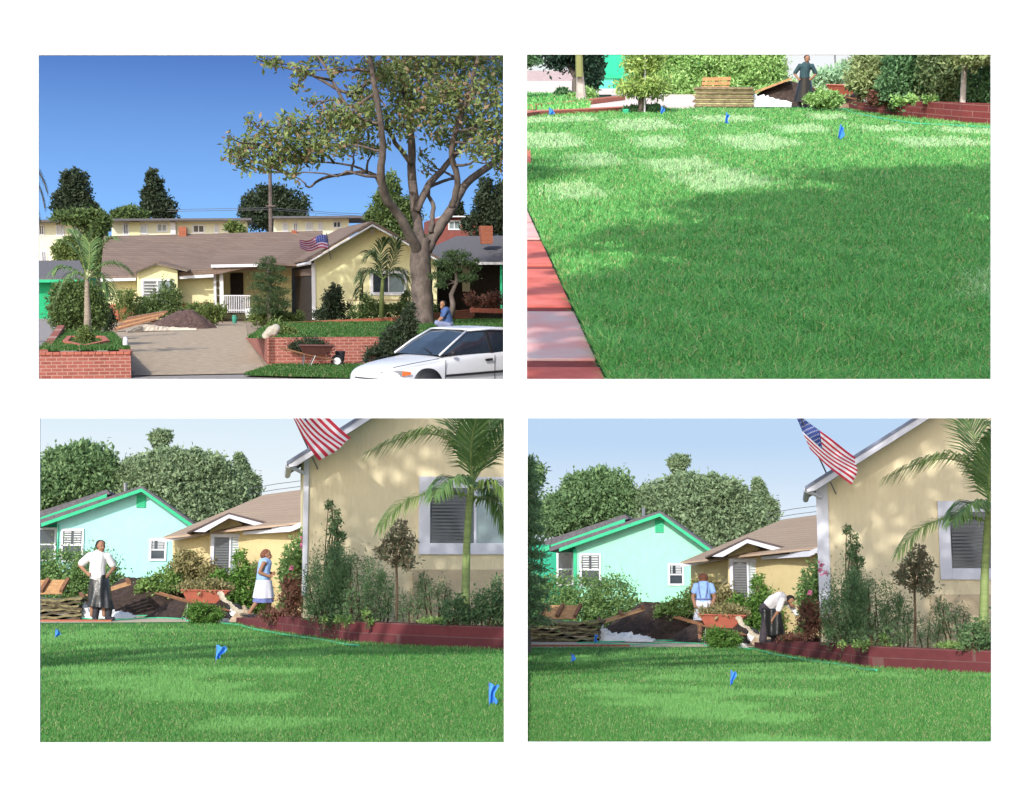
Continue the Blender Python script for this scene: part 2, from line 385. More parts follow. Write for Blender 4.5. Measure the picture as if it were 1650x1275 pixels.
# ---------------- figures ----------------
def remesh(mb, vox, smooth=3, loc=(0, 0, 0)):
    """fuse overlapping volumes into ONE continuous surface; returns an MB"""
    me = mb.mesh('tmp', (0, 0, 0)); o = bpy.data.objects.new('tmp', me); COL.objects.link(o)
    r = o.modifiers.new('r', 'REMESH'); r.mode = 'VOXEL'; r.voxel_size = vox
    s_ = o.modifiers.new('s', 'SMOOTH'); s_.iterations = smooth; s_.factor = .5
    dg = bpy.context.evaluated_depsgraph_get(); ev = o.evaluated_get(dg); m2 = ev.to_mesh()
    out = MB().add([v.co + Vector(loc) for v in m2.vertices], [tuple(p.vertices) for p in m2.polygons]); ev.to_mesh_clear()
    bpy.data.objects.remove(o); bpy.data.meshes.remove(me); return out
def caps(mb, pts, rs_, n=12):
    """tapered rounded limb through joints"""
    pts = [Vector(p) for p in pts]; P = [pts[0]]; Rr = [rs_[0]]
    for i in range(len(pts) - 1):
        for k in range(1, 5): P.append(pts[i].lerp(pts[i + 1], k / 4)); Rr.append(rs_[i] + (rs_[i + 1] - rs_[i]) * k / 4)
    mb.tube(P, Rr, n)
    for p, r in zip(pts, rs_): mb.ball(p, r * 1.01, n, 8)
def hand(mb, wrist, tip, rr=.011, spread=(1, 0, 0), thumb=1):
    wrist = Vector(wrist); tip = Vector(tip); d = tip - wrist; sp = Vector(spread).normalized()
    mb.ball(wrist + d * .3, (.042, .03, .045), 10, 8)
    cr = d.normalized().cross(sp)
    for k, ln in enumerate((.8, 1., .95, .72)):
        o = sp * (k - 1.5) * .022; a = wrist + d * .5 + o; b = wrist + d * (.5 + .3 * ln) + o * 1.1 + cr * .008; c = wrist + d * (.5 + .5 * ln) + o * 1.15 + cr * .03
        mb.tube([a, b, c], [rr, rr * .95, rr * .75], 6)
    a = wrist + d * .2 - sp * .03 * thumb; mb.tube([a, a + d * .25 - sp * .028 * thumb, a + d * .42 - sp * .03 * thumb], [rr * 1.1, rr, rr * .8], 6)
def head(mb, c, face, k=1.1):
    """face: unit vector the face looks along"""
    c = Vector(c); f = Vector(face).normalized(); s_ = f.cross(Vector((0, 0, 1))).normalized()
    B = lambda p, r, *a: mb.ball(p, tuple(x * k for x in r) if hasattr(r, '__len__') else r * k, *a)
    B(c + Vector((0, 0, .02)) * k, (.078, .088, .1), 16, 12); B(c + (f * .02 - Vector((0, 0, .045))) * k, (.058, .062, .07), 14, 10)
    B(c + (f * .045 - Vector((0, 0, .088))) * k, (.032, .032, .025), 10, 8)          # chin
    mb.tube([c + (f * .08 + Vector((0, 0, .015))) * k, c + (f * .105 - Vector((0, 0, .025))) * k], [.01, .017], 8); B(c + (f * .098 - Vector((0, 0, .027))) * k, .017, 8, 6)
    for q in (-1, 1):
        B(c + (s_ * q * .083 - Vector((0, 0, .005))) * k, (.014, .018, .03), 8, 6); B(c + (f * .07 + s_ * q * .032 - Vector((0, 0, .03))) * k, (.022, .02, .02), 8, 6)
def face_parts(D, t, loc, c, face):
    c = Vector(c) + Vector(loc); f = Vector(face).normalized(); s_ = f.cross(Vector((0, 0, 1))).normalized(); e = MB(); l = MB()
    for k in (-1, 1): e.ball(c + f * .091 + s_ * k * .031 + Vector((0, 0, .008)), (.009, .009, .006), 8, 6)
    l.ball(c + f * .097 - Vector((0, 0, .062)), (.02, .012, .006), 8, 6)
    D.part('eye', e, M['dark'], t); D.part('mouth', l, M['lip'], t)
M = {}
M['paper'] = mat('paper', (.775, .78, .80), .9, .012, 30, bump=.05, spec=.1)
M['stem'] = mat('stem', (.09, .06, .035), .9, .3, 20)
M['bark'] = mat('bark', (.15, .125, .105), .95, .45, 5, bump=1., stretch=(1.5, 1.5, .6))
M['white'] = mat('white_paint', (.68, .68, .72), .6, .05, 4)
M['dark'] = mat('dark_rubber', (.02, .02, .024), .5, .3, 20)
M['steel'] = mat('grey_metal', (.25, .25, .26), .4, .15, 20, metal=.7)
M['glass_dark'] = mat('dark_glass', (.035, .045, .055), .12, .3, 3, spec=.6)
M['glass_pale'] = mat('pale_glass', (.22, .28, .29), .15, .25, 3, spec=.6)
M['slat_dark'] = mat('shutter_dark', (.13, .13, .14), .6, .1, 4)
M['slat_pale'] = mat('shutter_pale', (.55, .57, .58), .6, .1, 4)
M['soil'] = mat('soil', (.055, .037, .03), 1, .5, 9, bump=1.)
M['wood'] = mat('pallet_wood', (.50, .28, .13), .85, .3, 8)
M['wood_dk'] = mat('pallet_wood_dark', (.22, .11, .06), .9, .3, 8)
M['plastic'] = mat('white_plastic', (.74, .74, .74), .35, .12, 5, bump=.5)
M['flag_blue'] = mat('marker_flag_blue', (.06, .27, .78), .5, .15, 12)
M['hose'] = mat('garden_hose', (.06, .50, .26), .4, .1, 3)
M['skin_a'] = mat('skin_tan', (.30, .155, .095), .6, .08, 10)
M['hair_dk'] = mat('hair_dark', (.018, .014, .012), .7, .3, 60)
M['hair_br'] = mat('hair_auburn', (.16, .06, .035), .7, .4, 60)
M['lip'] = mat('lip', (.2, .06, .05), .6, .05, 10)
M['us_red'] = mat('flag_red', (.55, .035, .07), .7, .1, 8, trans=.25)
M['us_white'] = mat('flag_white', (.78, .77, .80), .7, .05, 8, trans=.25)
M['us_blue'] = mat('flag_navy', (.03, .055, .22), .7, .1, 8, trans=.15)
# ---------------- the white sheet with its four openings ----------------
PAN = {'TL': (62, 89, 811, 611), 'TR': (849, 88, 1597, 611), 'BL': (64, 674, 812, 1197), 'BR': (850, 674, 1598, 1196)}
def make_page():
    y = 3.9; th = .006; mb = MB()
    X = lambda u: (u - 825) / F * y
    Z = lambda v: C0.z - (v - 637.5) / F * y
    def bx(u0, v0, u1, v1): mb.box((X(u0), y, Z(v1)), (X(u1), y + th, Z(v0)))
    bx(-80, -80, 1730, 88); bx(-80, 611, 1730, 674); bx(-80, 1197, 1730, 1355)
    bx(-80, 88, 62, 611); bx(811, 88, 849, 611); bx(1597, 88, 1730, 611)
    bx(-80, 674, 64, 1197); bx(812, 674, 850, 1197); bx(1598, 674, 1730, 1197)
    bx(62, 88, 811, 89); bx(850, 1196, 1598, 1197)
    o = bpy.data.objects.new('paper_sheet', mb.mesh('paper_sheet', (0, y, C0.z))); COL.objects.link(o); o.location = (0, y, C0.z)
    o.data.materials.append(M['paper'])
    o['label'] = 'large white paper sheet with four rectangular picture openings'; o['category'] = 'paper sheet'
make_page()

def stake_flag(D, p, label, h=.3, fw=.075, fh=.14, lean=.1, grp='blue marker flags on the lawn', flat=.0, seed=0):
    p = Vector(p); t = D.thing('marker_flag', label, 'marker flag', p, grp)
    rnd = random.Random(seed); top = p + Vector((lean * h, 0, h))
    D.part('wire', MB().tube([p - Vector((0, 0, .02)), top], .003, 5), M['steel'], t)
    mb = MB()
    def fn(a, b):
        q = top + Vector((0, 0, -.005)) - Vector((lean, 0, 1)) * b * fh
        return q + Vector((a * fw * (.55 + .9 * math.sin(2.6 * b + seed) ** 2 * .5 - .2 * b), .03 * math.sin(7 * a + 3 * b + seed), -.25 * a * fh * (.5 - b) - flat * a * fh + .008 * math.sin(9 * a + 5 * b)))
    mb.grid(fn, 10, 10); o = D.part('cloth', mb, M['flag_blue'], t, smooth=True)
    s_ = o.modifiers.new('thick', 'SOLIDIFY'); s_.thickness = .002
    return t
def wheelbarrow(D, loc, rz, label, tray_m, s=1.):
    """handles along -x, wheel at +x"""
    loc = Vector(loc); t = D.thing('wheelbarrow', label, 'wheelbarrow', loc); Rm = Matrix.Rotation(rz, 3, 'Z')
    P = lambda x, y, z: loc + Rm @ Vector((x, y, z)) * s
    mb = MB(); top = [P(-.42, -.32, .68), P(.62, -.34, .66), P(.62, .34, .66), P(-.42, .32, .68)]; bot = [P(-.28, -.2, .40), P(.32, -.2, .38), P(.32, .2, .38), P(-.28, .2, .40)]
    ti = [P(-.39, -.29, .68), P(.59, -.31, .66), P(.59, .31, .66), P(-.39, .29, .68)]; bi = [P(-.26, -.18, .43), P(.30, -.18, .41), P(.30, .18, .41), P(-.26, .18, .43)]
    f = [(3, 2, 1, 0)]
    mb.add(top + bot + ti + bi, [(0, 1, 5, 4), (1, 2, 6, 5), (2, 3, 7, 6), (3, 0, 4, 7), (7, 6, 5, 4), (8, 9, 1, 0)[::-1], (9, 10, 2, 1)[::-1], (10, 11, 3, 2)[::-1], (11, 8, 0, 3)[::-1],
            (8, 12, 13, 9), (9, 13, 14, 10), (10, 14, 15, 11), (11, 15, 12, 8), (12, 15, 14, 13)])
    for i in range(4): mb.tube([top[i], top[(i + 1) % 4]], .018 * s, 6)
    D.part('tray', mb, tray_m, t)
    for k in (-1, 1):
        D.part('handle', MB().tube([P(-1.0, .3 * k, .62), P(-.3, .24 * k, .42), P(.62, .08 * k, .22)], .024 * s, 6), M['wood_dk'], t)
        D.part('leg', MB().tube([P(-.28, .2 * k, .42), P(-.32, .22 * k, 0.02), P(-.12, .22 * k, .02), P(.05, .2 * k, .38)], .015 * s, 6), M['steel'], t)
    wh = MB(); c = P(.72, 0, .19); ax = Rm @ Vector((0, 1, 0))
    ring = [c + (Rm @ Vector((math.cos(a), 0, math.sin(a)))) * .155 * s for a in [2 * math.pi * i / 20 for i in range(21)]]
    w_ = D.part('wheel', MB().tube(ring, .04 * s, 8), M['dark'], t, smooth=True)
    D.part('hub', MB().tube([c - ax * .03 * s, c + ax * .03 * s], .11 * s, 14), M['white'], w_)
    return t
def us_flag(D, corner, label, pole, poff=0., nu=39, folds=.05, seed=0, loc=None, top=None, fan=1.):
    """corner: hoist-top, hoist-bottom, fly-bottom, fly-top as 3-D points"""
    A, B, C_, E = [Vector(c) for c in corner]; t = D.thing('flag_on_pole', label, 'flag', Vector(pole[0]), None)
    D.part('pole', MB().tube(pole, .014, 8), M['steel'], t); D.part('finial', MB().ball(pole[-1], .03), M['white'], t)
    def P(s_, h, o=0):      # s along fly, h from top (0) to bottom (1)
        q = (A.lerp(B, h)).lerp(E.lerp(C_, h), s_)
        q += Vector((0, 1, 0)) * (folds * math.sin(9 * s_ + 5 * h) * (.3 + s_)) + Vector((0, 0, -1)) * (.10 * math.sin(math.pi * s_) * (.4 + h * .6)) * fan + Vector((1, 0, 0)) * .03 * math.sin(7 * h + 4 * s_) * s_
        return q - Vector((0, o, 0))
    red = MB(); wht = MB(); blu = MB(); stars = MB()
    for k in range(13):
        s0 = .4 if k < 7 else 0.
        m = red if k % 2 == 0 else wht
        m.grid(lambda a, b: P(s0 + (1 - s0) * a, (k + b) / 13), 14, 2)
    blu.grid(lambda a, b: P(.4 * a, b * 7 / 13), 10, 8)
    for r in range(9):
        for c in range(6 if r % 2 == 0 else 5):
            s_ = .4 * (c + .5 + (.5 if r % 2 else 0)) / 6; h = 7 / 13 * (r + .6) / 9.2; ds = .0125; dh = .02; pts = []
            for q in range(10):
                a = math.pi * q / 5; rr = 1 if q % 2 == 0 else .42
                pts.append(P(s_ + math.sin(a) * ds * rr, h - math.cos(a) * dh * rr, .006))
            pts.append(P(s_, h, .006)); stars.add(pts, [(i, (i + 1) % 10, 10) for i in range(10)])
    D.part('red_stripes', red, M['us_red'], t, True); D.part('white_stripes', wht, M['us_white'], t, True)
    cn = D.part('canton', blu, M['us_blue'], t, True); D.part('stars', stars, M['us_white'], cn)
    return t
def brick_wall(D, name, pts, h, th, m, label, cat='wall', cap=None, group=None):
    """low wall along ground points; pts: (x,y) ; h scalar or list"""
    n = len(pts); hs = h if hasattr(h, '__len__') else [h] * n; P = [Vector((p[0], p[1], 0)) for p in pts]; L = []; Rr = []
    for i, p in enumerate(P):
        d = (P[min(i + 1, n - 1)] - P[max(i - 1, 0)]).normalized(); nr = Vector((-d.y, d.x, 0)) * th / 2
        L.append(p + nr); Rr.append(p - nr)
    vs = []; fs = []
    for i in range(n): vs += [L[i] - Vector((0, 0, .1)), Rr[i] - Vector((0, 0, .1)), Rr[i] + Vector((0, 0, hs[i])), L[i] + Vector((0, 0, hs[i]))]
    for i in range(n - 1):
        a = 4 * i; b = a + 4
        for k in range(4): fs.append((a + k, b + k, b + (k + 1) % 4, a + (k + 1) % 4))
    fs += [(0, 1, 2, 3), (4 * n - 1, 4 * n - 2, 4 * n - 3, 4 * n - 4)]
    if cap is None: return D.solo(name, MB().add(vs, fs), m, label, cat, P[0], group)
    t = D.thing(name, label, cat, P[0], group); D.part('wall_face', MB().add(vs, fs), m, t)
    cm = MB()
    for i in range(n - 1):
        a, b = P[i], P[i + 1]; L_ = (b - a).length; k = max(1, int(L_ / .3)); d = (b - a).normalized()
        for j in range(k):
            q0 = a + d * (L_ * j / k + .006); q1 = a + d * (L_ * (j + 1) / k - .006); z0 = hs[i] + (hs[i + 1] - hs[i]) * (j + .5) / k
            cm.bar(q0 + Vector((0, 0, z0 + .033)), q1 + Vector((0, 0, z0 + .033)), th + .05, .06)
    D.part('cap_bricks', cm, cap, t); return t
def mound(D, name, m, label, cat, cx, cy, rx, ry, h, seed, z=0, kind=None, rough=.12, n=48):
    rs = rng(seed); ph = rs.random((8, 3)) * 6.28
    def fn(a, b):
        x = (a - .5) * 2; y = (b - .5) * 2; r = math.hypot(x, y)
        k = max(0, 1 - r ** 1.6); nz = sum(math.sin(x * (3 + 2.3 * i) + ph[i][0]) * math.cos(y * (3 + 1.9 * i) + ph[i][1]) / (1.5 + i) for i in range(8))
        return (cx + x * rx * (1 + .06 * nz), cy + y * ry, z - .03 + h * k * (1 + rough * nz) + h * rough * .35 * nz * (k > 0) + rs.normal(0, h * .012) * (k > 0))
    return D.solo(name, MB().grid(fn, n, n), m, label, cat, (cx, cy, z), kind=kind)
def sheet(D, name, pts, z, m, label=None, kind='structure', cat=None):
    P = [(p[0], p[1], z) for p in pts]; c = P[0]
    return D.solo(name, MB().add(P, [tuple(range(len(P)))]), m, label, cat, c, kind=kind)
def crumpled(D, name, m, label, cat, c, pts, seed):
    """a crumpled film lying along pts [(x,y,halfwidth,height)]"""
    rs = rng(seed); mb = MB(); n = len(pts); nz = rs.normal(0, 1, (40, 12)); nz = (nz + np.roll(nz, 1, 0) + np.roll(nz, 1, 1) + np.roll(nz, 2, 0)) / 2
    def fn(a, b):
        i = min(n - 2, int(a * (n - 1))); f = a * (n - 1) - i; q = [pts[i][k] * (1 - f) + pts[i + 1][k] * f for k in range(4)]
        e = (b - .5) * 2; z = q[3] * max(0, 1 - e * e) ** .6; k = nz[int(a * 39), int(b * 11)]
        return (q[0] + k * .02, q[1] + e * q[2], .01 + z * (1 + .12 * k))
    mb.grid(fn, 39, 11); return D.solo(name, mb, m, label, cat, c)
def window(D, t, d, u0, v0, u1, v1, fr, panes=((0, 1, 'glass_dark'),), trim=.09, mat_t='white', slats=None, proud=.05, rows=1, mull=.045):
    """window on a frontal wall at distance d, outer rectangle in photo pixels"""
    a = D.at(u0, v0, d); b = D.at(u1, v1, d); x0, z1, x1, z0 = a.x, a.z, b.x, b.z; y = d - .003
    f = MB(); f.box((x0, y - proud, z0), (x0 + trim, y, z1)); f.box((x1 - trim, y - proud, z0), (x1, y, z1)); f.box((x0 + trim, y - proud, z1 - trim), (x1 - trim, y, z1)); f.box((x0 + trim, y - proud, z0), (x1 - trim, y, z0 + trim))
    w_ = D.part('window', f, M[mat_t], t, bevel=.006)
    xi0, xi1, zi0, zi1 = x0 + trim, x1 - trim, z0 + trim, z1 - trim; W_ = xi1 - xi0; n = len(panes)
    mm = MB()
    for p0, p1, g in panes:
        D.part('pane', MB().box((xi0 + p0 * W_, y - .012, zi0), (xi0 + p1 * W_, y - .002, zi1)), M[g], w_)
        if p0 > 0: mm.box((xi0 + p0 * W_ - mull / 2, y - proud * .8, zi0), (xi0 + p0 * W_ + mull / 2, y - .013, zi1))
    for r in range(1, rows): 
        zz = zi0 + (zi1 - zi0) * r / rows; mm.box((xi0, y - proud * .7, zz - mull / 2), (xi1, y - .014, zz + mull / 2))
    if mm.v: D.part('mullion', mm, M[mat_t], w_)
    if slats:
        for (p0, p1, sm, q0, q1, ns) in slats:
            s_ = MB()
            for k in range(ns):
                zz = zi0 + (zi1 - zi0) * (q0 + (q1 - q0) * (k + .5) / ns); hh = (zi1 - zi0) * (q1 - q0) / ns
                s_.box((xi0 + p0 * W_ + .03, y - .03, zz - hh * .28), (xi0 + p1 * W_ - .03, y - .015, zz + hh * .28))
            D.part('shutter', s_, M[sm], w_)
    return w_
# ---------------- the two lower pictures: the same front garden seen on two occasions ----------------
M['grass_b'] = grassm('grass_blade_lower', (.145, .37, .085), (.045, .20, .04), (.42, .42, .20), .10, (.19, .43, .12), .55, (1.6, 1.0, -.1))  # patch stands for soft dapple, painted into the blade colour
M['lawn_b'] = mat('lawn_soil_lower', (.045, .16, .035), 1, .35, 2.5)
M['path_b'] = mat('path_concrete', (.55, .46, .34), .9, .12, 5, bump=.2)
M['drive_b'] = mat('driveway_dirt', (.34, .26, .18), 1, .25, 3, bump=.4)
M['turq'] = mat('stucco_turquoise', (.36, .70, .66), .9, .06, 3, bump=.15)
M['mint'] = mat('stucco_mint', (.31, .68, .49), .9, .06, 3, bump=.15)
M['green_trim'] = mat('green_trim', (.03, .45, .22), .6, .08, 4)
M['green_wall'] = mat('green_wall', (.03, .36, .22), .85, .08, 6)
M['shingle_grey'] = mat('shingle_grey', (.13, .115, .13), .95, .3, 14, bump=.5)
M['shingle_tan'] = brick('shingle_tan', (.50, .37, .27), (.44, .32, .23), (.36, .26, .19), .28, .075, .006, .25)
M['shingle_edge'] = mat('shingle_edge', (.10, .075, .07), .95, .2, 14)
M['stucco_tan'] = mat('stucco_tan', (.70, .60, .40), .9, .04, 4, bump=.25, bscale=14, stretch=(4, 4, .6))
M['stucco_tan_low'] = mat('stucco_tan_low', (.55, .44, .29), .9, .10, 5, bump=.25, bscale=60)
M['stucco_yel'] = mat('stucco_cream', (.58, .47, .25), .9, .06, 7, bump=.2, bscale=60)
M['trim_b'] = mat('trim_white', (.60, .60, .67), .7, .06, 5)
M['eave_edge'] = mat('roof_edge_slate', (.16, .18, .25), .8, .2, 8)
M['brick_b'] = brick('brick_maroon', (.19, .045, .05), (.15, .04, .045), (.20, .09, .085), .42, .16, .008, .35)
M['brick_orange'] = brick('brick_orange', (.50, .14, .08), (.42, .11, .06), (.45, .25, .18), .3, .1, .008, .3)
M['lf_hedge'] = leaf('leaf_hedge', (.28, .42, .15), (.10, .21, .06))
M['lf_dark'] = leaf('leaf_dark', (.19, .30, .13), (.08, .16, .07))
M['lf_far'] = leaf('leaf_far_tree', (.34, .44, .25), (.17, .25, .13))  # distance haze mixed into the leaf colour
M['lf_far2'] = leaf('leaf_far_bright', (.25, .38, .17), (.10, .19, .08))
M['lf_lime'] = leaf('leaf_lime', (.33, .46, .15), (.13, .26, .06))
M['lf_dry'] = leaf('leaf_dry', (.42, .36, .17), (.20, .19, .08))
M['lf_box'] = leaf('leaf_boxwood', (.20, .36, .08), (.07, .17, .03))
M['lf_palm'] = leaf('leaf_palm', (.19, .30, .11), (.08, .17, .06), .2, .4)
M['lf_palm2'] = leaf('leaf_palm_sunny', (.30, .40, .13), (.14, .24, .06), .2, .4)  # lighter copy of the palm leaf, sunlight put into the colour
M['lf_bronze'] = leaf('leaf_bronze', (.27, .20, .14), (.12, .17, .09))
M['lf_red'] = leaf('leaf_reddish', (.30, .12, .09), (.12, .08, .05))
M['petal'] = leaf('petal_pink', (.65, .12, .32), (.7, .3, .4))
M['palm_trunk_g'] = mat('palm_trunk_green', (.22, .28, .10), .7, .25, 3, stretch=(.5, .5, 6))
M['heap'] = mat('sod_roll', (.22, .19, .10), 1, .4, 12, bump=.8)
M['heap_dk'] = mat('sod_edge', (.10, .08, .05), 1, .4, 16, bump=.8)
M['tray_red'] = mat('barrow_red', (.42, .12, .08), .55, .12, 6)
M['shirt'] = mat('cotton_white', (.78, .74, .75), .85, .05, 12, bump=.4)
M['bag'] = mat('black_plastic', (.010, .010, .012), .32, .3, 3, bump=.5, spec=.7)
M['boot'] = mat('boot_dark', (.03, .03, .037), .6, .2, 10)
M['blue_top'] = mat('blue_blouse', (.28, .44, .75), .85, .1, 14, bump=.3)
M['apron'] = mat('apron_white', (.66, .65, .74), .85, .06, 12, bump=.4)
M['denim'] = mat('skirt_blue', (.14, .17, .38), .85, .15, 14)
M['trouser'] = mat('trousers_grey', (.055, .045, .055), .85, .2, 12)

def man_standing(D, loc):
    t = D.thing('person', 'man in white shirt and black plastic apron standing with hands on hips', 'person', loc); loc = Vector(loc)
    b = MB(); fc = (.55, -.85, -.12)
    caps(b, [(0, 0, .96), (-.01, 0, 1.15), (0, .01, 1.38)], [.15, .14, .155]); caps(b, [(-.17, 0, 1.40), (.17, 0, 1.40)], [.075, .075])
    caps(b, [(.01, 0, 1.40), (.035, -.02, 1.53)], [.065, .06]); head(b, (.05, -.03, 1.615), fc)
    for sh, el, ha, tip in (((-.2, 0, 1.41), (-.40, .08, 1.20), (-.22, -.10, 1.03), (-.13, -.15, .99)), ((.2, 0, 1.40), (.33, .1, 1.15), (.24, -.06, 1.0), (.2, -.14, .96))):
        caps(b, [sh, el, ha], [.058, .045, .032]); hand(b, ha, tip, spread=(.2, .3, 1))
    for k, x in ((-1, -.1), (1, .16)): caps(b, [(x * .6, 0, .92), (x * .95, 0, .5), (x, .0, .12)], [.09, .06, .045])
    D.part('body', remesh(b, .011, 3, loc), M['skin_a'], t, True); face_parts(D, t, loc, (.05, -.03, 1.615), fc)
    h = MB(); hc = Vector((.03, .015, 1.675)); h.ball(hc, (.106, .112, .085), 14, 10); h.ball(hc + Vector((-.035, .04, -.05)), (.09, .085, .08), 12, 8)
    D.part('hair', remesh(h, .012, 1, loc), M['hair_dk'], t, True)
    s = MB(); caps(s, [(-.01, 0, .99), (-.02, 0, 1.15), (0, .01, 1.37)], [.175, .168, .175]); caps(s, [(-.18, 0, 1.395), (.18, 0, 1.395)], [.085, .085])
    caps(s, [(-.19, 0, 1.40), (-.35, .06, 1.25)], [.085, .085]); caps(s, [(.19, 0, 1.39), (.29, .07, 1.22)], [.085, .08])
    D.part('shirt', remesh(s, .014, 2, loc), M['shirt'], t, True)
    ap = MB(); rs = rng(4); nz = rs.normal(0, 1, 60)
    def fn(a, bb):
        an = a * 2 * math.pi; z = .99 - .72 * bb - .04 * math.sin(an + 1) * bb; rx = .185 + .10 * bb + .022 * bb * math.sin(9 * an + 3 * bb) + .012 * math.sin(5 * an + 7 * bb); return (loc.x + .02 + rx * math.cos(an) + .07 * bb, loc.y + (rx * .72) * math.sin(an), z)
    ap.grid(fn, 60, 24); D.part('apron', ap, M['bag'], t, True)
    tr = MB(); 
    for x in (-.02, .25): caps(tr, [(.04 if x < .1 else .12, 0, .7), (x + .02, 0, .35), (x, 0, .10)], [.11, .085, .075])
    D.part('trousers', remesh(tr, .015, 1, loc), M['boot'], t, True)
    for x, dx in ((-.02, .03), (.25, .12)):
        q = MB(); caps(q, [(x, 0, .16), (x, 0, .06)], [.075, .07]); caps(q, [(x, 0.02, .045), (x + dx, -.12, .04)], [.05, .045]); D.part('boot', remesh(q, .012, 2, loc), M['boot'], t, True)
    return t
def woman_walking(D, loc):
    t = D.thing('person', 'woman in blue sleeveless top and white apron striding towards the roses', 'person', loc); loc = Vector(loc)
    b = MB(); fc = (1, -.35, -.1)
    caps(b, [(0, 0, .86), (.0, 0, 1.05), (.02, 0, 1.28)], [.15, .12, .13]); caps(b, [(.03, -.14, 1.29), (.02, .14, 1.29)], [.06, .06])
    caps(b, [(.03, 0, 1.3), (.05, 0, 1.40)], [.055, .05]); head(b, (.075, 0, 1.47), fc)
    caps(b, [(.0, -.17, 1.28), (-.09, -.19, 1.07), (.11, -.2, .99)], [.052, .046, .032]); hand(b, (.11, -.2, .99), (.22, -.18, 1.0), spread=(0, .2, 1))
    caps(b, [(.03, .17, 1.28), (.08, .2, 1.06), (.22, .05, 1.05)], [.05, .043, .032]); hand(b, (.22, .05, 1.05), (.28, -.05, 1.07), spread=(0, .2, 1))
    caps(b, [(0, -.08, .84), (-.08, -.08, .47), (-.30, -.06, .16)], [.1, .068, .042]); caps(b, [(-.30, -.06, .14), (-.24, -.06, .05)], [.042, .035])
    caps(b, [(0, .08, .84), (.14, .08, .48), (.14, .08, .1)], [.1, .068, .042]); caps(b, [(.13, .08, .06), (.26, .06, .04)], [.04, .034])
    D.part('body', remesh(b, .011, 3, loc), M['skin_a'], t, True); face_parts(D, t, loc, (.075, 0, 1.47), fc)
    h = MB(); h.ball((.045, .01, 1.52), (.105, .11, .09), 14, 10); h.ball((.0, .01, 1.47), (.09, .1, .1), 12, 8)
    D.part('hair', remesh(h, .012, 1, loc), M['hair_br'], t, True)
    s = MB(); caps(s, [(0, 0, .95), (.0, 0, 1.08), (.03, 0, 1.27)], [.165, .15, .155]); caps(s, [(.03, -.12, 1.30), (.03, .12, 1.30)], [.075, .075])
    D.part('blouse', remesh(s, .013, 2, loc), M['blue_top'], t, True)
    def skirt(z0, z1, r0, r1, ph):
        q = MB()
        def fn(a, bb):
            an = a * 2 * math.pi; r = r0 + (r1 - r0) * bb + .012 * bb * math.sin(8 * an + ph); return (loc.x + r * math.cos(an) + .01, loc.y + r * .95 * math.sin(an), z0 - (z0 - z1) * bb + .02 * bb * math.sin(an))
        return q.grid(fn, 48, 12)
    D.part('skirt', skirt(.95, .50, .17, .235, 0), M['denim'], t, True); D.part('apron', skirt(1.0, .60, .178, .24, 1), M['apron'], t, True)
    for c_, e_ in (((-.3, -.06, .1), (-.2, -.06, .02)), ((.12, .08, .05), (.27, .06, .03))):
        q = MB(); caps(q, [c_, e_], [.05, .042]); D.part('shoe', remesh(q, .012, 1, loc), M['boot'], t, True)
    return t
def woman_back(D, loc):
    t = D.thing('person', 'woman seen from behind in blue blouse and white skirt at the wheelbarrow', 'person', loc); loc = Vector(loc)
    b = MB(); fc = (.05, 1, -.35)
    caps(b, [(0, 0, .88), (0, 0, 1.05), (0, .03, 1.28)], [.16, .13, .135]); caps(b, [(-.15, .03, 1.29), (.15, .03, 1.29)], [.06, .06]); caps(b, [(0, .03, 1.3), (0, .05, 1.40)], [.055, .052]); head(b, (0, .07, 1.46), fc)
    for k in (-1, 1):
        caps(b, [(.185 * k, .03, 1.28), (.245 * k, .05, 1.03), (.19 * k, -.12, .84)], [.055, .047, .033]); hand(b, (.19 * k, -.12, .84), (.17 * k, -.2, .79), spread=(1, 0, 0), thumb=k)
        caps(b, [(.09 * k, 0, .84), (.1 * k, 0, .47), (.1 * k, 0.02, .08)], [.1, .07, .042]); caps(b, [(.1 * k, 0, .05), (.11 * k, .14, .035)], [.04, .034])
    D.part('body', remesh(b, .011, 3, loc), M['skin_a'], t, True)
    h = MB(); h.ball((0, .04, 1.49), (.115, .11, .10), 14, 10); h.ball((0, .02, 1.42), (.09, .08, .07), 12, 8); D.part('hair', remesh(h, .012, 1, loc), M['hair_br'], t, True)
    s = MB(); caps(s, [(0, 0, .97), (0, 0, 1.08), (0, .03, 1.26)], [.172, .16, .17]); caps(s, [(-.15, .03, 1.285), (.15, .03, 1.285)], [.075, .075]); 
    for k in (-1, 1): caps(s, [(.17 * k, .03, 1.29), (.215 * k, .04, 1.17)], [.075, .07])
    D.part('blouse', remesh(s, .013, 2, loc), M['blue_top'], t, True)
    tie = MB(); tie.tube([(loc.x + .18 * math.cos(a), loc.y + .178 * math.sin(a), loc.z + 1.0) for a in [i * math.pi / 12 for i in range(25)]], .018, 6); D.part('apron_tie', tie, M['denim'], t)
    for k in (-1, 1): D.part('strap', MB().tube([loc + Vector((.06 * k, -.165, 1.03)), loc + Vector((.09 * k, -.16, 1.2)), loc + Vector((.10 * k, -.08, 1.37))], .014, 6), M['denim'], t)
    q = MB()
    def fn(a, bb):
        an = a * 2 * math.pi; r = .175 + .07 * bb + .012 * bb * math.sin(9 * an); return (loc.x + r * math.cos(an), loc.y + r * .9 * math.sin(an), loc.z + .98 - .46 * bb)
    D.part('skirt', q.grid(fn, 48, 12), M['apron'], t, True)
    for k in (-1, 1):
        q = MB(); caps(q, [(.1 * k, 0, .06), (.11 * k, .13, .035)], [.05, .042]); D.part('shoe', remesh(q, .012, 1, loc), M['boot'], t, True)
    return t
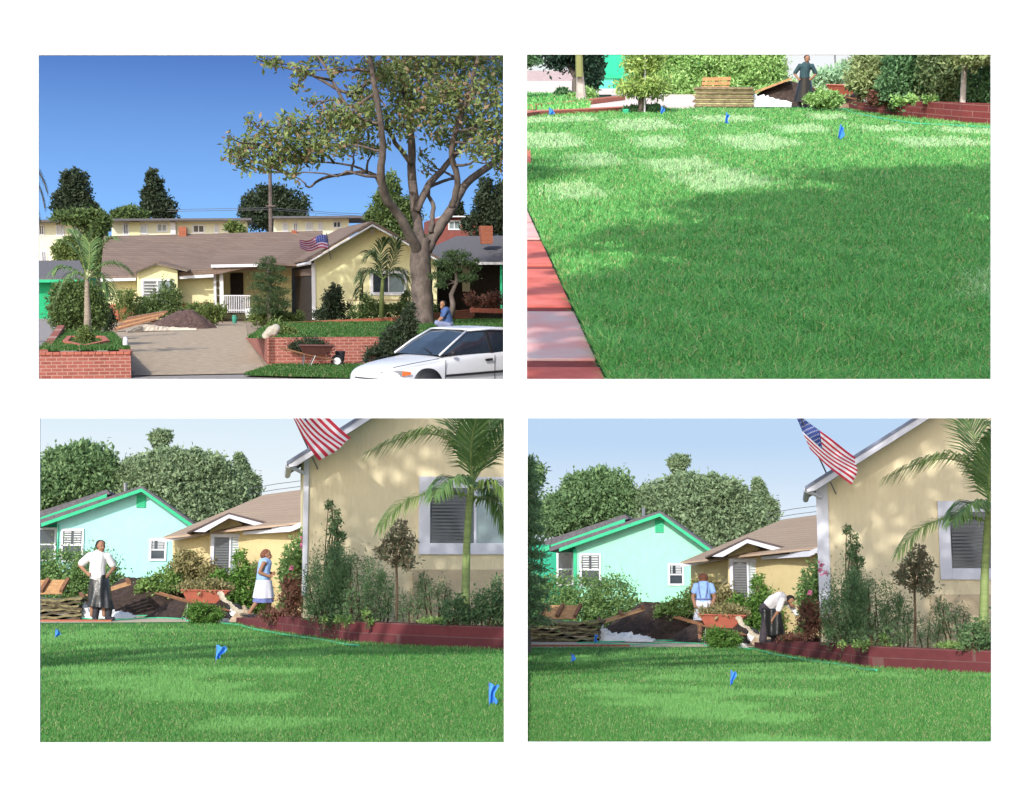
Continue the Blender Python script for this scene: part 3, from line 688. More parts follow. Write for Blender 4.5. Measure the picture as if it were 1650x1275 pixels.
def man_bent(D, loc):
    t = D.thing('person', 'man in white shirt bent over, reaching down among the plants', 'person', loc); loc = Vector(loc)
    b = MB(); fc = (.75, -.35, -.6)
    caps(b, [(-.14, 0, .80), (.0, 0, 1.0), (.17, -.02, 1.08)], [.155, .145, .15]); caps(b, [(.2, -.17, 1.08), (.2, .15, 1.08)], [.07, .07]); caps(b, [(.22, -.03, 1.08), (.35, -.04, 1.06)], [.062, .058]); head(b, (.42, -.05, 1.03), fc)
    caps(b, [(.22, -.2, 1.06), (.12, -.27, .80), (-.02, -.2, .60)], [.058, .046, .034]); hand(b, (-.02, -.2, .60), (-.05, -.2, .50), spread=(0, 1, 0))
    caps(b, [(.24, .17, 1.06), (.46, .12, .87), (.58, .05, .65)], [.058, .046, .034]); hand(b, (.58, .05, .65), (.63, .02, .54), spread=(0, 1, 0))
    for k in (-1, 1): caps(b, [(-.14, .09 * k, .78), (-.1 + .1 * k, .1 * k, .45), (-.12 + .14 * k, .12 * k, .08)], [.1, .07, .045])
    D.part('body', remesh(b, .011, 3, loc), M['skin_a'], t, True); face_parts(D, t, loc, (.42, -.05, 1.03), fc)
    h = MB(); h.ball((.405, -.03, 1.085), (.115, .11, .095), 14, 10); D.part('hair', remesh(h, .012, 1, loc), M['hair_dk'], t, True)
    s = MB(); caps(s, [(-.08, 0, .92), (.02, 0, 1.02), (.17, -.02, 1.085)], [.165, .17, .175]); caps(s, [(.2, -.17, 1.08), (.2, .15, 1.08)], [.085, .085]); caps(s, [(.21, -.2, 1.06), (.13, -.26, .84)], [.085, .07]); caps(s, [(.24, .17, 1.06), (.44, .13, .9), (.55, .07, .72)], [.08, .065, .055])
    D.part('shirt', remesh(s, .014, 2, loc), M['shirt'], t, True)
    tr = MB(); caps(tr, [(-.16, 0, .84), (-.12, 0, .74)], [.175, .17])
    for k in (-1, 1): caps(tr, [(-.14, .09 * k, .78), (-.1 + .1 * k, .1 * k, .45), (-.12 + .14 * k, .12 * k, .12)], [.12, .1, .09])
    D.part('trousers', remesh(tr, .015, 1, loc), M['trouser'], t, True)
    q = MB()
    def fn(a, bb): return (loc.x - .05 + .42 * (a - .5) + .12 * bb, loc.y - .24 - .03 * math.sin(9 * a + 3 * bb), loc.z + .86 - .66 * bb)
    o = D.part('apron', q.grid(fn, 30, 12), M['bag'], t, True); o.modifiers.new('thick', 'SOLIDIFY').thickness = .008
    for k in (-1, 1):
        q = MB(); x = -.12 + .14 * k; caps(q, [(x, .12 * k, .07), (x + .15, .1 * k, .04)], [.06, .048]); D.part('boot', remesh(q, .013, 1, loc), M['boot'], t, True)
    return t

def bottom(D, which):
    L_ = which == 'left'; pic = 'lower left picture' if L_ else 'lower right picture'; sgn = 'lower left' if L_ else 'lower right'
    g = D.g; at = D.at; kq = 1. if L_ else 1.055
    # ground sheets
    sheet(D, 'ground', [(-16, 27), (16, 27), (26, 75), (-26, 75)], -.03, M['drive_b'])
    base = [(388, 1003), (398, 1008), (450, 1018), (510, 1027), (575, 1036), (700, 1043), (812, 1048), (850, 1050)]
    bp = [g(u, v) for u, v in base]; far = [g(u, v) for u, v in ((-20, 1004), (200, 1003), (330, 1002))]
    lawn = [g(-40, 1240), g(900, 1240)] + bp[::-1] + far[::-1]
    sheet(D, 'lawn', lawn, 0, M['lawn_b'])
    sheet(D, 'path', [g(-40, 1003.5), g(330, 1002.5), g(392, 1004), g(420, 988), g(-40, 988)], -.012, M['path_b'])
    rs = rng(5); n = 210000
    d = 8.7 / (1 - rs.random(n) * (1 - 8.7 / 29.0)) ; u = rs.uniform(-12, 836, n)
    P = np.stack([(u - D.uc0) / F * d * 1.01, d, np.zeros(n)], 1)
    # keep in front of the planter and the path
    bx = np.array([p.x for p in far + bp]); by = np.array([p.y for p in far + bp]); o_ = np.argsort(bx)
    P = P[P[:, 1] < np.interp(P[:, 0], bx[o_], by[o_]) - .04]
    ln = .5 + .5 * np.sin(P[:, 0] * 1.3 + np.sin(P[:, 1] * .8) * 2) * np.sin(P[:, 1] * 1.1 + 1)
    B_ = blades(rs, P, (.045 + .012 * ln)[:, None], (.0035 + P[:, 1:2] * .00022)[:, 0][:, None], .8)
    D.solo('grass', MB().quads(B_), M['grass_b'], 'short mown green lawn in the ' + pic, 'grass', bp[3], kind='stuff')
    # planter
    hs = [.10, .15, .27, .31, .33, .33, .33, .33]
    brick_wall(D, 'brick_planter', [(p.x, p.y + .11) for p in bp], hs, .2, M['brick_b'], 'curving low maroon brick planter wall beside the lawn in the ' + pic, 'planter wall')
    sheet(D, 'planting_bed', [(p.x, p.y + .25) for p in bp] + [(bp[-1].x + 1, 30), (bp[0].x + .3, 31)], .14, M['soil'])
    D.solo('garden_hose', MB().tube([g(300, 1000, .02), g(345, 1003, .02), g(385, 1007, .02), g(410, 1014, .02), g(460, 1023, .02), g(520, 1031, .02), g(560, 1039, .02), g(577, 1040, .05)], .016, 6), M['hose'], 'green garden hose lying along the planter wall in the ' + pic, 'hose', g(345, 1003))
    D.solo('garden_hose', MB().tube([g(u_, 997 + 1.5 * math.sin(u_ / 23), .015) for u_ in range(95, 300, 12)] + [g(u_, 993 - 1 * math.sin(u_ / 30), .015) for u_ in range(290, 110, -12)], .014, 6), M['hose'], 'loop of green hose left on the path in the ' + pic, 'hose', g(100, 997))
    kerb = MB()
    for i in range(14): 
        a = g(20 + i * 11.4, 1001.3); b = g(20 + i * 11.4 + 11, 1001.3); kerb.box((a.x, a.y, -.01), (b.x, a.y + .12, .03))
    D.solo('brick_edging', kerb, M['brick_orange'], 'flush row of red edging bricks behind the lawn in the ' + pic, 'edging', g(20, 1001))
    # flags
    fl = [(88, 1034, 'by the left edge'), (347, 1075, 'in the middle of the lawn'), (787, 1141, 'largest and nearest, at the right'), (125, 996, 'on the path')] if L_ else [(85, 1034, 'on the left part of the lawn'), (342, 1076, 'in the middle of the lawn'), (123, 997, 'on the path')]
    for i, (u_, v_, s_) in enumerate(fl):
        p = g(u_, v_); wd = (.075, .105, .075, .075)[i] if L_ else (.07, .06, .07)[i]
        stake_flag(D, p, 'blue marker flag %s in the %s' % (s_, pic), h=(.20, .26, .21, .12)[i] if i < 4 else .2, fw=wd * 1.25 if i != 2 else .10, fh=(.13, .17, .19, .10)[i], lean=.02, grp='blue marker flags in the ' + pic, seed=i)
    # green house
    wm = M['turq'] if L_ else M['mint']; hd = 46.
    t = D.thing('green_house', ('pale turquoise' if L_ else 'mint green') + ' gabled house with green trim in the ' + pic, 'house', at(200, 969, hd))
    w_ = MB().ext([at(92, 975, hd), at(92, 834, hd), at(228, 789, hd), at(318, 853, hd), at(318, 975, hd)], (0, 6, 0)); D.part('wall', w_, wm, t)
    D.part('porch_wall', MB().ext([at(10, 975, hd + 1.5), at(10, 838, hd + 1.5), at(94, 838, hd + 1.5), at(94, 975, hd + 1.5)], (0, 3, 0)), M['green_wall'], t)
    rf = MB(); rf.ext([at(50, 842, hd - .4), at(228, 783, hd - .4), at(228, 788, hd - .4), at(50, 849, hd - .4)], (0, 6.5, 0)); rf.ext([at(228, 783, hd - .4), at(322, 850, hd - .4), at(322, 854, hd - .4), at(228, 788, hd - .4)], (0, 6.5, 0))
    D.part('roof', rf, M['shingle_grey'], t)
    gt = MB(); gt.ext([at(66, 843.5, hd - .45), at(228, 787, hd - .45), at(228, 792.5, hd - .45), at(66, 849, hd - .45)], (0, .2, 0)); gt.ext([at(228, 787, hd - .45), at(318, 850.5, hd - .45), at(318, 857, hd - .45), at(228, 792.5, hd - .45)], (0, .2, 0))
    D.part('fascia', gt, M['green_trim'], t)
    D.part('corner_trim', MB().box(tuple(at(90, 975, hd) - Vector((0, .06, 0))), tuple(at(94, 845, hd) + Vector((0, .0, 0)))), M['green_trim'], t)
    up = MB().ext([at(0, 845, hd + 1.6), at(172, 789, hd + 1.6), at(178, 796, hd + 1.6), at(0, 858, hd + 1.6)], (0, 3, 0)); D.part('upper_roof', up, M['shingle_grey'], t)
    D.part('upper_fascia', MB().ext([at(0, 857, hd + 1.4), at(172, 796, hd + 1.4), at(172, 803, hd + 1.4), at(0, 864, hd + 1.4)], (0, .15, 0)), M['green_trim'], t)
    window(D, t, hd, 99, 852, 134, 905, None, ((0, 1, 'glass_dark'),), .07, slats=((0, .48, 'slat_pale', .5, 1, 6), (.52, 1, 'slat_pale', .5, 1, 6)), rows=2)
    window(D, t, hd, 241, 868, 268, 904, None, ((0, 1, 'glass_dark'),), .07, slats=((0, .3, 'slat_pale', .55, 1, 5), (.4, 1, 'slat_pale', .55, 1, 5)), rows=2)
    window(D, t, hd + 1.5, 62, 850, 90, 905, None, ((0, 1, 'glass_dark'),), .07, rows=2)
    vt = MB()
    a = at(222, 798, hd); b = at(233, 818, hd)
    for k in range(7): z = a.z + (b.z - a.z) * (k + .5) / 7; vt.box((a.x, hd - .05, z - .025), (b.x, hd - .003, z + .025))
    vt.box((a.x - .03, hd - .04, b.z), (a.x + .01, hd - .003, a.z)); vt.box((b.x - .01, hd - .04, b.z), (b.x + .03, hd - .003, a.z)); D.part('gable_vent', vt, M['green_trim'], t)
    D.part('vent_pipe', MB().tube([at(202, 792, hd + 2), at(202, 778, hd + 2)], .06, 8), M['steel'], t)
    # beige bungalow wing
    t = D.thing('bungalow', 'low beige bungalow wing with tan roof and shuttered window in the ' + pic, 'house', g(380, 983))
    dl, dr = 37., 33.5
    D.part('wall', MB().ext([at(278, 990, dl), at(278, 866, dl), at(340, 850, dl - 1), at(490, 843, dr), at(490, 990, dr)], (0, 3, 0)), M['stucco_yel'], t)
    rf = MB().ext([at(261, 869, dl - .6), at(492, 844, dr - .5), at(492, 791, 40.5), at(425, 800, 42)], (0, .02, .05)); D.part('roof', rf, M['shingle_tan'], t)
    D.part('gable_wall', MB().ext([at(338, 985, 35.2), at(338, 854, 35.2), at(370, 832, 35.2), at(408, 856, 35.2), at(408, 985, 35.2)], (0, 1.6, 0)), M['stucco_yel'], t)
    gr = MB(); gr.ext([at(301, 857.5, 34.6), at(369, 826, 34.6), at(369, 829, 34.6), at(301, 860, 34.6)], (0, 2.2, 0)); gr.ext([at(369, 826, 34.6), at(437, 843, 34.6), at(437, 846, 34.6), at(369, 829, 34.6)], (0, 2.2, 0)); D.part('gable_roof', gr, M['shingle_edge'], t)
    ff = MB(); ff.ext([at(312, 857, 34.55), at(369, 829, 34.55), at(369, 835, 34.55), at(330, 857.5, 34.55)], (0, .08, 0)); ff.ext([at(369, 829, 34.55), at(433, 846, 34.55), at(412, 847.5, 34.55), at(369, 835, 34.55)], (0, .08, 0)); D.part('gable_fascia', ff, M['trim_b'], t)
    D.part('fascia', MB().bar(at(262, 871, dl - .62), at(337, 858, 35.9), .05, .10), M['trim_b'], t); fc = MB().bar(at(393, 857.5, 34.8), at(470, 852.5, 33.3), .05, .13); fc.bar(at(470, 852.5, 33.3), at(490, 844, 33), .05, .12); D.part('fascia', fc, M['trim_b'], t)
    D.part('roof_edge', MB().bar(at(391, 855, 34.75), at(492, 847.5, 33), .06, .05), M['shingle_edge'], t)
    window(D, t, 35.2, 340, 860, 405, 935, None, ((0, .46, 'glass_dark'), (.46, 1, 'glass_pale')), .09, 'trim_b', slats=((0, .44, 'slat_dark', 0, 1, 15), (.5, 1, 'slat_pale', 0, 1, 15)))
    # garage gable
    hd = 24. if L_ else 25.6; sl = lambda u: 743 - (u - 463) * .632
    t = D.thing('beige_house', 'tall beige stucco gable end with large white framed window in the ' + pic, 'house', g(660, 1000))
    D.part('wall', MB().ext([at(489, 1015, hd), at(489, sl(489) + 12, hd), at(700, sl(700) + 12, hd), at(900, sl(900) + 12, hd), at(900, 1015, hd)], (0, 2.5, 0)), M['stucco_tan'], t)
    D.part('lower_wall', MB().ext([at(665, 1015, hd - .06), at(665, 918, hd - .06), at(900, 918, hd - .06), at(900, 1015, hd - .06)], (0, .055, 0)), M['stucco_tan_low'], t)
    D.part('corner_board', MB().box(tuple(at(486, 960, hd) - Vector((0, .05, 0))), tuple(at(498, 738, hd) - Vector((0, .003, 0)))), M['trim_b'], t)
    D.part('roof', MB().ext([at(462, sl(462), hd - .6), at(900, sl(900), hd - .6), at(900, sl(900) + 6, hd - .6), at(462, sl(462) + 6, hd - .6)], (0, 3.2, 0)), M['eave_edge'], t)
    D.part('rake_board', MB().ext([at(464, sl(464) + 6, hd - .58), at(900, sl(900) + 6, hd - .58), at(900, sl(900) + 17, hd - .58), at(478, sl(478) + 17, hd - .58), at(466, sl(466) + 12, hd - .58)], (0, .05, 0)), M['trim_b'], t)
    D.part('soffit', MB().ext([at(470, sl(470) + 13, hd - .52), at(900, sl(900) + 13, hd - .52), at(900, sl(900) + 15, hd - .52), at(474, sl(474) + 15, hd - .52)], (0, .5, 0)), M['trim_b'], t)
    gu = MB(); a = at(466, 749, hd - .5); gu.tube([a, a + Vector((0, 2.8, 0))], .06, 8); gu.tube([a + Vector((.02, .1, -.04)), at(478, 757, hd - .3), at(488, 762, hd - .12)], .035, 8); D.part('gutter', gu, M['trim_b'], t)
    window(D, t, hd, 675, 768, 882, 894, None, ((0, .42, 'glass_dark'), (.42, 1, 'glass_pale')), .20, 'trim_b', slats=((0, .4, 'slat_dark', 0, 1, 16),))
    vent = MB()
    # US flag
    pa, pb = at(512, 756, hd), at(440, 600, hd - 2.2)
    df = hd - 1.6
    if L_: cr = [at(486, 575, df), at(474, 676, df), at(518, 744, df), at(566, 708, df)]
    else: cr = [at(424, 616, df), at(466, 683, df), at(530, 736, df), at(545, 706, df)]
    if L_: us_flag(D, [at(452, 600, df), at(472, 672, df), at(518, 742, df - .1), at(568, 706, df)], 'striped red and white flag on a pole at the gable in the ' + pic, [pa, pb], folds=.05)
    else: us_flag(D, [at(444, 622, df), at(470, 684, df), at(541, 741, df - .1), at(546, 697, df)], 'stars and stripes flag on a pole at the gable in the ' + pic, [pa, pb], folds=.05, fan=.6)
    # palm
    pd = 20.5 if L_ else 21.7; pbm = g(752, 1020); pbm = Vector((at(752, 1000, pd).x, pd, .14))
    t = D.thing('palm_tree', 'feather palm with a green trunk before the window in the ' + pic, 'palm', pbm)
    k = pd / F
    D.part('trunk', MB().tube([pbm, at(750, 960, pd), at(752, 880, pd), at(757, 800, pd), at(762, 760, pd)], [7.6 * k, 7 * k, 6 * k, 5.8 * k, 4.5 * k], 12), M['palm_trunk_g'], t, smooth=True)
    rnd = random.Random(3); rs = rng(3)
    fr = [([(762, 775), (740, 690), (690, 680), (598, 728)], .62, .55, 1, 0), ([(757, 800), (720, 790), (650, 785), (614, 850)], .42, .5, 1, -.5), ([(762, 770), (772, 700), (790, 640), (800, 600)], .7, .2, 0, .4), ([(762, 770), (745, 700), (735, 640), (700, 600)], .7, .2, 0, .6),
          ([(764, 775), (790, 730), (815, 690), (850, 670)], .65, .3, 0, -.6), ([(764, 790), (790, 770), (815, 775), (830, 830)], .5, .5, 1, -.4), ([(764, 790), (775, 770), (800, 780), (815, 860)], .4, .5, 0, .5), ([(760, 790), (740, 760), (715, 765), (700, 800)], .42, .5, 0, -.9), ([(764, 770), (785, 720), (800, 650), (830, 640)], .7, .3, 0, .2), ([(764, 800), (785, 810), (795, 800), (812, 790)], .4, .4, 1, .7), ([(762, 780), (755, 730), (760, 690), (775, 655)], .6, .3, 0, -.7)]
    for pts, LL, dr_, br, dy in fr:
        Q, rach = frond(rs, [at(p[0], p[1], pd + dy * i * .5) for i, p in enumerate(pts)], LL, .028, dr_, rnd, 58)
        Q = keep(D, Q); fo = D.part('frond', MB().quads(Q), M['lf_palm2' if br else 'lf_palm'], t)
        D.part('frond_stalk', MB().tube(rach, [.018 - .001 * i for i in range(15)], 5), M['palm_trunk_g'], t)
    # far trees
    dd = 64.
    tree(D, 'leafy_tree', 'loose leafy green tree left of the larger dark one in the ' + pic, 'tree', at(125, 960, dd), lobes_px(D, [(122, 765, 48, 36), (90, 785, 42, 36), (150, 748, 30, 26), (165, 790, 26, 36), (60, 800, 40, 30), (100, 742, 22, 18)], dd), 26000, .22, M['lf_far2'], M['bark'], .3, 11, up=.6, clump=.2, nclump=38)
    tree(D, 'broad_tree', 'broad dark round-crowned tree behind the roofs in the ' + pic, 'tree', at(290, 960, dd), lobes_px(D, [(270, 774, 64, 38), (215, 782, 30, 32), (325, 788, 50, 38), (366, 808, 26, 28), (280, 830, 80, 40), (235, 750, 24, 15), (345, 766, 28, 18), (300, 754, 36, 20), (198, 768, 16, 15), (264, 744, 20, 12)], dd), 60000, .19, M['lf_far'], M['bark'], .5, 12, nclump=42, clump=.20)
    tree(D, 'small_tree', 'small ball-shaped treetop poking above the broad tree in the ' + pic, 'tree', at(258, 900, dd + 6), lobes_px(D, [(259, 706, 13, 11), (252, 713, 8, 7), (260, 724, 7, 12)], dd + 6), 5000, .17, M['lf_far'], M['bark'], .2, 13)
    tree(D, 'conifer', 'slim dark conifer at the right end of the far trees in the ' + pic, 'tree', at(397, 900, dd + 3), lobes_px(D, [(387, 742, 7, 9), (389, 756, 10, 12), (396, 772, 13, 16), (403, 792, 13, 22), (386, 775, 9, 18)], dd + 3), 10000, .17, M['lf_far'], M['bark'], .2, 14)
    wr = MB()
    for dv in (0, 9): wr.tube([at(400, 788 + dv, 55), at(445, 780 + dv, 55), at(500, 773 + dv, 55)], .012, 4)
    D.solo('power_line', wr, M['steel'], 'thin overhead wires above the tan roof in the ' + pic, 'wire', at(400, 790, 55))
    # hedge, weeds
    shrub(D, 'hedge', 'long clipped green hedge before the ' + ('turquoise' if L_ else 'mint') + ' house in the ' + pic, 'hedge', [(60, 925, 45, 36), (110, 922, 40, 34), (150, 928, 38, 36), (20, 925, 45, 38), (178, 942, 20, 28), (95, 950, 60, 30), (140, 955, 45, 25)], 38, 20000, .085, M['lf_hedge'], 21, nclump=60, clump=.2)
    shrub(D, 'weedy_bush', 'lime green weeds on the soil heap left of the bungalow in the ' + pic, 'bush', [(262, 938, 24, 12), (240, 948, 18, 10), (290, 920, 24, 24), (300, 935, 26, 16), (245, 972, 8, 16)], 35, 5500, .09, M['lf_lime'], 22)
    shrub(D, 'dry_bush', 'dry yellowish bush against the bungalow wall in the ' + pic, 'bush', [(300, 905, 20, 18), (325, 925, 22, 20), (345, 940, 20, 14)], 34.6, 3000, .10, M['lf_dry'], 23)
    shrub(D, 'window_bush', 'dark green bush under the bungalow window in the ' + pic, 'bush', [(372, 938, 28, 24), (395, 945, 26, 28), (350, 950, 20, 24), (388, 905, 10, 14), (375, 965, 34, 18), (412, 962, 14, 18)], 34.2, 9000, .09, M['lf_box'], 24)
    shrub(D, 'rose_bush', 'tall rose bush with pink blossoms at the house corner in the ' + pic, 'bush', [(480, 905, 20, 34), (468, 930, 14, 30), (490, 880, 14, 20), (480, 950, 20, 24), (505, 885, 12, 16)], 24.6, 5000, .075, M['lf_hedge'], 25)
    pr = MB().quads(leaves(rng(6), np.concatenate([rng(7).normal(0, .022, (22, 3)) + np.array(at(u_, v_, 24.2)) for u_, v_ in ((489, 871), (497, 882), (487, 880), (470, 915))]), .045, .9)); D.part('blossoms', pr, M['petal'], [o for o in D.objs if o.name.startswith('rose_bush')][-1])
    orb = shrub(D, 'reddish_bush', 'reddish leggy bush at the foot of the rose in the ' + pic, 'bush', [(470, 955, 20, 22), (490, 965, 16, 22), (465, 975, 12, 12)], 24.3, 2500, .06, M['lf_red'], 26)
    D.part('dummy', MB(), M['lf_red'], orb) if 0 else None
    shrub(D, 'tall_shrub', 'tall dense dark green shrub between roses and beige wall in the ' + pic, 'bush', [(520, 940, 26, 62), (540, 935, 20, 66), (508, 960, 20, 40), (555, 950, 14, 55), (530, 985, 30, 20)], 22.6, 11000, .055, M['lf_dark'], 27, up=.8, aspect=.25)
    shrub(D, 'climbing_vine', 'slim climbing vine rising up the beige wall in the ' + pic, 'climber', [(533, 817, 7, 9), (541, 835, 9, 10), (537, 850, 6, 12), (547, 862, 7, 12), (540, 885, 9, 20), (535, 915, 12, 26)], 23.2, 1700, .06, M['lf_dark'], 28)
    shrub(D, 'feathery_shrub', 'feathery mid green shrubs low before the beige wall in the ' + pic, 'bush', [(580, 945, 26, 45), (605, 960, 24, 35), (567, 915, 12, 20), (620, 945, 16, 30), (590, 985, 46, 20), (660, 975, 30, 26), (690, 950, 18, 28), (712, 965, 14, 30)], 22, 9000, .055, M['lf_dark'], 29, up=.6, aspect=.22)
    sm = D.thing('standard_rose', 'small standard rose tree with a pale bare stem in the ' + pic, 'small tree', at(640, 1005, 21.4 * kq))
    mb = MB().tube([at(639, 1000, 21.4 * kq), at(640, 950, 21.4 * kq), at(638, 900, 21.4 * kq), at(643, 870, 21.4 * kq)], [.022, .02, .018, .01], 7); rnd = random.Random(9)
    for q in ((620, 870), (655, 860), (648, 848), (612, 895), (660, 885), (630, 855)): mb.tube(*limb(rnd, at(639, 910, 21.4 * kq), at(q[0], q[1], 21.4 * kq), .012, .004, .12, 4), n=5)
    D.part('trunk', mb, M['stem'], sm)
    D.part('crown', MB().quads(cloud(rng(31), lobes_px(D, [(643, 862, 16, 16), (655, 880, 14, 16), (625, 882, 12, 16), (650, 905, 18, 12), (612, 895, 10, 8), (648, 850, 10, 8)], 21.4 * kq), 1500, .07)), M['lf_bronze'], sm)
    shrub(D, 'low_rose', 'low leafy rose to the right of the palm trunk in the ' + pic, 'bush', [(785, 975, 26, 26), (805, 965, 18, 30), (775, 990, 30, 14), (728, 990, 24, 18), (735, 970, 14, 14)], 20.2, 4000, .055, M['lf_dark'], 32)
    shrub(D, 'ground_flowers', 'low red and orange flowers at the planter end in the ' + pic, 'flowers', [(440, 993, 22, 10), (470, 995, 18, 12), (495, 997, 14, 10)], 25.6, 1800, .06, M['lf_red'], 33)
    shrub(D, 'pale_plants', 'pale lime seedlings along the planter edge in the ' + pic, 'plants', [(523, 999, 6, 5), (545, 998, 7, 6), (560, 1000, 7, 5), (590, 990, 5, 9), (595, 1001, 7, 4), (700, 1002, 24, 6), (800, 1006, 18, 6)], 21.3, 1500, .05, M['lf_lime'], 34)
    shrub(D, 'grassy_plants', 'fresh green clump at the left end of the planter in the ' + pic, 'plants', [(445, 992, 16, 8), (455, 980, 10, 12)], 27.3, 2200, .06, M['lf_hedge'], 35)
    shrub(D, 'round_bush', 'small round clipped bush at the lawn edge in the ' + pic, 'bush', [(330, 989, 25, 16), (322, 990, 18, 12), (340, 990, 16, 12)], 29, 5000, .05, M['lf_box'], 36, shell=.8, clump=.16)
    # heaps
    m1 = at(190, 975, 36)
    mound(D, 'soil_heap', M['soil'], 'big heap of dark soil before the houses in the ' + pic, 'soil heap', at(230, 975, 36).x, 36, 1.75, 1.7, .92, 3)
    mound(D, 'soil_heap', M['soil'], 'smaller brown soil heap behind the wheelbarrow in the ' + pic, 'soil heap', at(330, 975, 34.3).x, 33.6, 1.4, 1.2, .50, 8)
    t = D.thing('sod_stack', 'stack of rolled turf slabs at the left in the ' + pic, 'turf stack', at(75, 985, 32.5)); sd_ = MB(); dk = MB(); rnd = random.Random(5)
    x0 = at(20, 985, 32.5).x; x1 = at(131, 985, 32.5).x
    for r in range(8):
        z = .015 + r * .062; 
        def fn(a, b, r=r, z=z): return (x0 + (x1 - x0) * a + .04 * math.sin(r * 2.1), 32.3 + 1.2 * b, z + .03 * math.sin(a * 7 + r) + .012 * math.sin(23 * a + 3 * r) + .012)
        s_ = MB().grid(fn, 26, 4); top = [v for v in s_.v]; m_ = sd_ if r % 2 else dk
        m_.add(top + [(v[0], v[1], v[2] - .052) for v in top], s_.f + [tuple(i + len(top) for i in f)[::-1] for f in s_.f] + [(i, i + len(top), i + 1 + len(top), i + 1) for i in range(26)] + [(k_ * 27 + 26, (k_) * 27 + 26 + len(top), (k_ + 1) * 27 + 26 + len(top), (k_ + 1) * 27 + 26) for k_ in range(4)] + [(k_ * 27, (k_ + 1) * 27, (k_ + 1) * 27 + len(top), k_ * 27 + len(top)) for k_ in range(4)])
    D.part('turf_rolls', sd_, M['heap'], t); D.part('turf_roots', dk, M['heap_dk'], t)
    def pallet(o, ux, uy, label, n=5):
        o, ux, uy = Vector(o), Vector(ux), Vector(uy); nr = ux.cross(uy).normalized(); t = D.thing('wooden_pallet', label, 'pallet', o, 'pallets in the ' + pic)
        for k in range(3): D.part('bearer', MB().bar(o + ux * (k / 2 * .96 + .02), o + ux * (k / 2 * .96 + .02) + uy, .08, .09, nr), M['wood_dk'], t)
        for k in range(n): a = o + uy * (.03 + .94 * k / (n - 1)) - nr * .06; D.part('board', MB().bar(a, a + ux, .022, .1, uy) if 0 else MB().bar(a, a + ux, .1, .022, nr), M['wood'], t)
    pallet(at(32, 953, 34), (.95, 0, 0), (.1, .35, .28), 'wooden pallet propped on the turf stack in the ' + pic)
    pallet(at(131, 962, 33.2), (1.05, .3, .34), (-.1, .5, .05), 'wooden pallet leaning up the soil heap in the ' + pic, 4)
    crumpled(D, 'plastic_sheet', M['plastic'], 'crumpled white plastic sheet at the foot of the soil in the ' + pic, 'plastic sheet', at(135, 985, 32.6), [(at(133, 980, 32.6).x, 32.7, .25, .32), (at(150, 980, 32.6).x, 32.6, .25, .18), (at(180, 980, 32.6).x, 32.5, .25, .17), (at(205, 980, 32.4).x, 32.4, .2, .12), (at(220, 980, 32.3).x, 32.3, .1, .05)], 2)
    mb = MB(); ptsw = [at(352, 954, 30.0), at(362, 966, 29.9), at(374, 977, 29.8), at(390, 988, 29.7)]
    crs = MB(); rn = rng(3)
    def fw(a, b):
        i = min(2, int(a * 3)); f = a * 3 - i; p = ptsw[i].lerp(ptsw[i + 1], f); return (p.x + .07 * (b - .5) * (1 + .5 * math.sin(9 * a)) + rn.normal(0, .008), p.y - .1 * abs(b - .5), p.z + .05 * (b - .5) + .02 * math.sin(14 * a) + rn.normal(0, .007))
    D.solo('plastic_sheet', crs.grid(fw, 26, 6), mat('plastic_tan', (.48, .43, .34), .6, .15, 9), 'strip of pale torn plastic beside the wheelbarrow in the ' + pic, 'plastic strip', ptsw[0])
    mound(D, 'stone', mat('pale_stone', (.6, .58, .52), .9, .2, 8, bump=.5), 'pale rock on the path near the wheelbarrow in the ' + pic, 'rock', at(363, 992, 29.6).x, 29.6, .14, .1, .12, 4, n=14)
    mound(D, 'stone', mat('tan_stone', (.38, .29, .2), .9, .3, 6, bump=.7), 'brown boulder at the left of the planter end in the ' + pic, 'rock', at(392, 975, 31).x, 31, .32, .3, .33, 6, n=18)
    bwl = at(325, 993, 31)
    wheelbarrow(D, (bwl.x, 31, 0), -.08, 'rusty red wheelbarrow heaped with weeds by the round bush in the ' + pic, M['tray_red'], .98)
    hp = MB().quads(cloud(rng(40), [(bwl.x + .05, 31, .72, .45, .3, .16), (bwl.x + .3, 31, .68, .25, .25, .14)], 2200, .09)); D.solo('pulled_weeds', hp, M['lf_dry'], 'heap of pulled weeds in the wheelbarrow in the ' + pic, 'weeds', (bwl.x, 31, .66), kind='stuff')
    if L_:
        man_standing(D, g(155, 1000)); o = woman_walking(D, at(423, 998, 28.8).xy.to_3d() + Vector((0, 0, .10))); o.matrix_basis = o.matrix_basis @ Matrix.Scale(.89, 4)
    else:
        woman_back(D, Vector((at(300, 990, 31.9).x, 31.9, .0))); o = man_bent(D, Vector((at(412, 990, 28.4).x, 28.4, .10))); o.matrix_basis = o.matrix_basis @ Matrix.Scale(.85, 4)
        # dark conifer at the picture's left edge
        cd = 26.; tr_ = D.thing('dark_conifer', 'dark layered conifer at the left edge of the ' + pic, 'conifer', at(5, 985, cd))
        mb = MB().tube([Vector((at(8, 990, cd).x, cd, 0)), at(6, 600, cd)], [.16, .05], 8); rnd = random.Random(2); Q = []
        rs = rng(8)
        for lv in range(13):
            v_ = 700 + lv * 21; rr = 14 + 22 * (lv / 12) ** .8
            for k in range(9):
                a = k * 2 * math.pi / 9 + lv; c = at(6, v_, cd); e = c + Vector((math.cos(a) * rr * cd / F * 1.3, math.sin(a) * rr * cd / F * 1.3, -.10)); mb.tube([c, e], [.02, .006], 4)
                n = 120; tt = rs.random((n, 1)) ** .6; Q.append(np.array(c) * (1 - tt) + np.array(e) * tt + rs.normal(size=(n, 3)) * np.array([[.07, .07, .035]]))
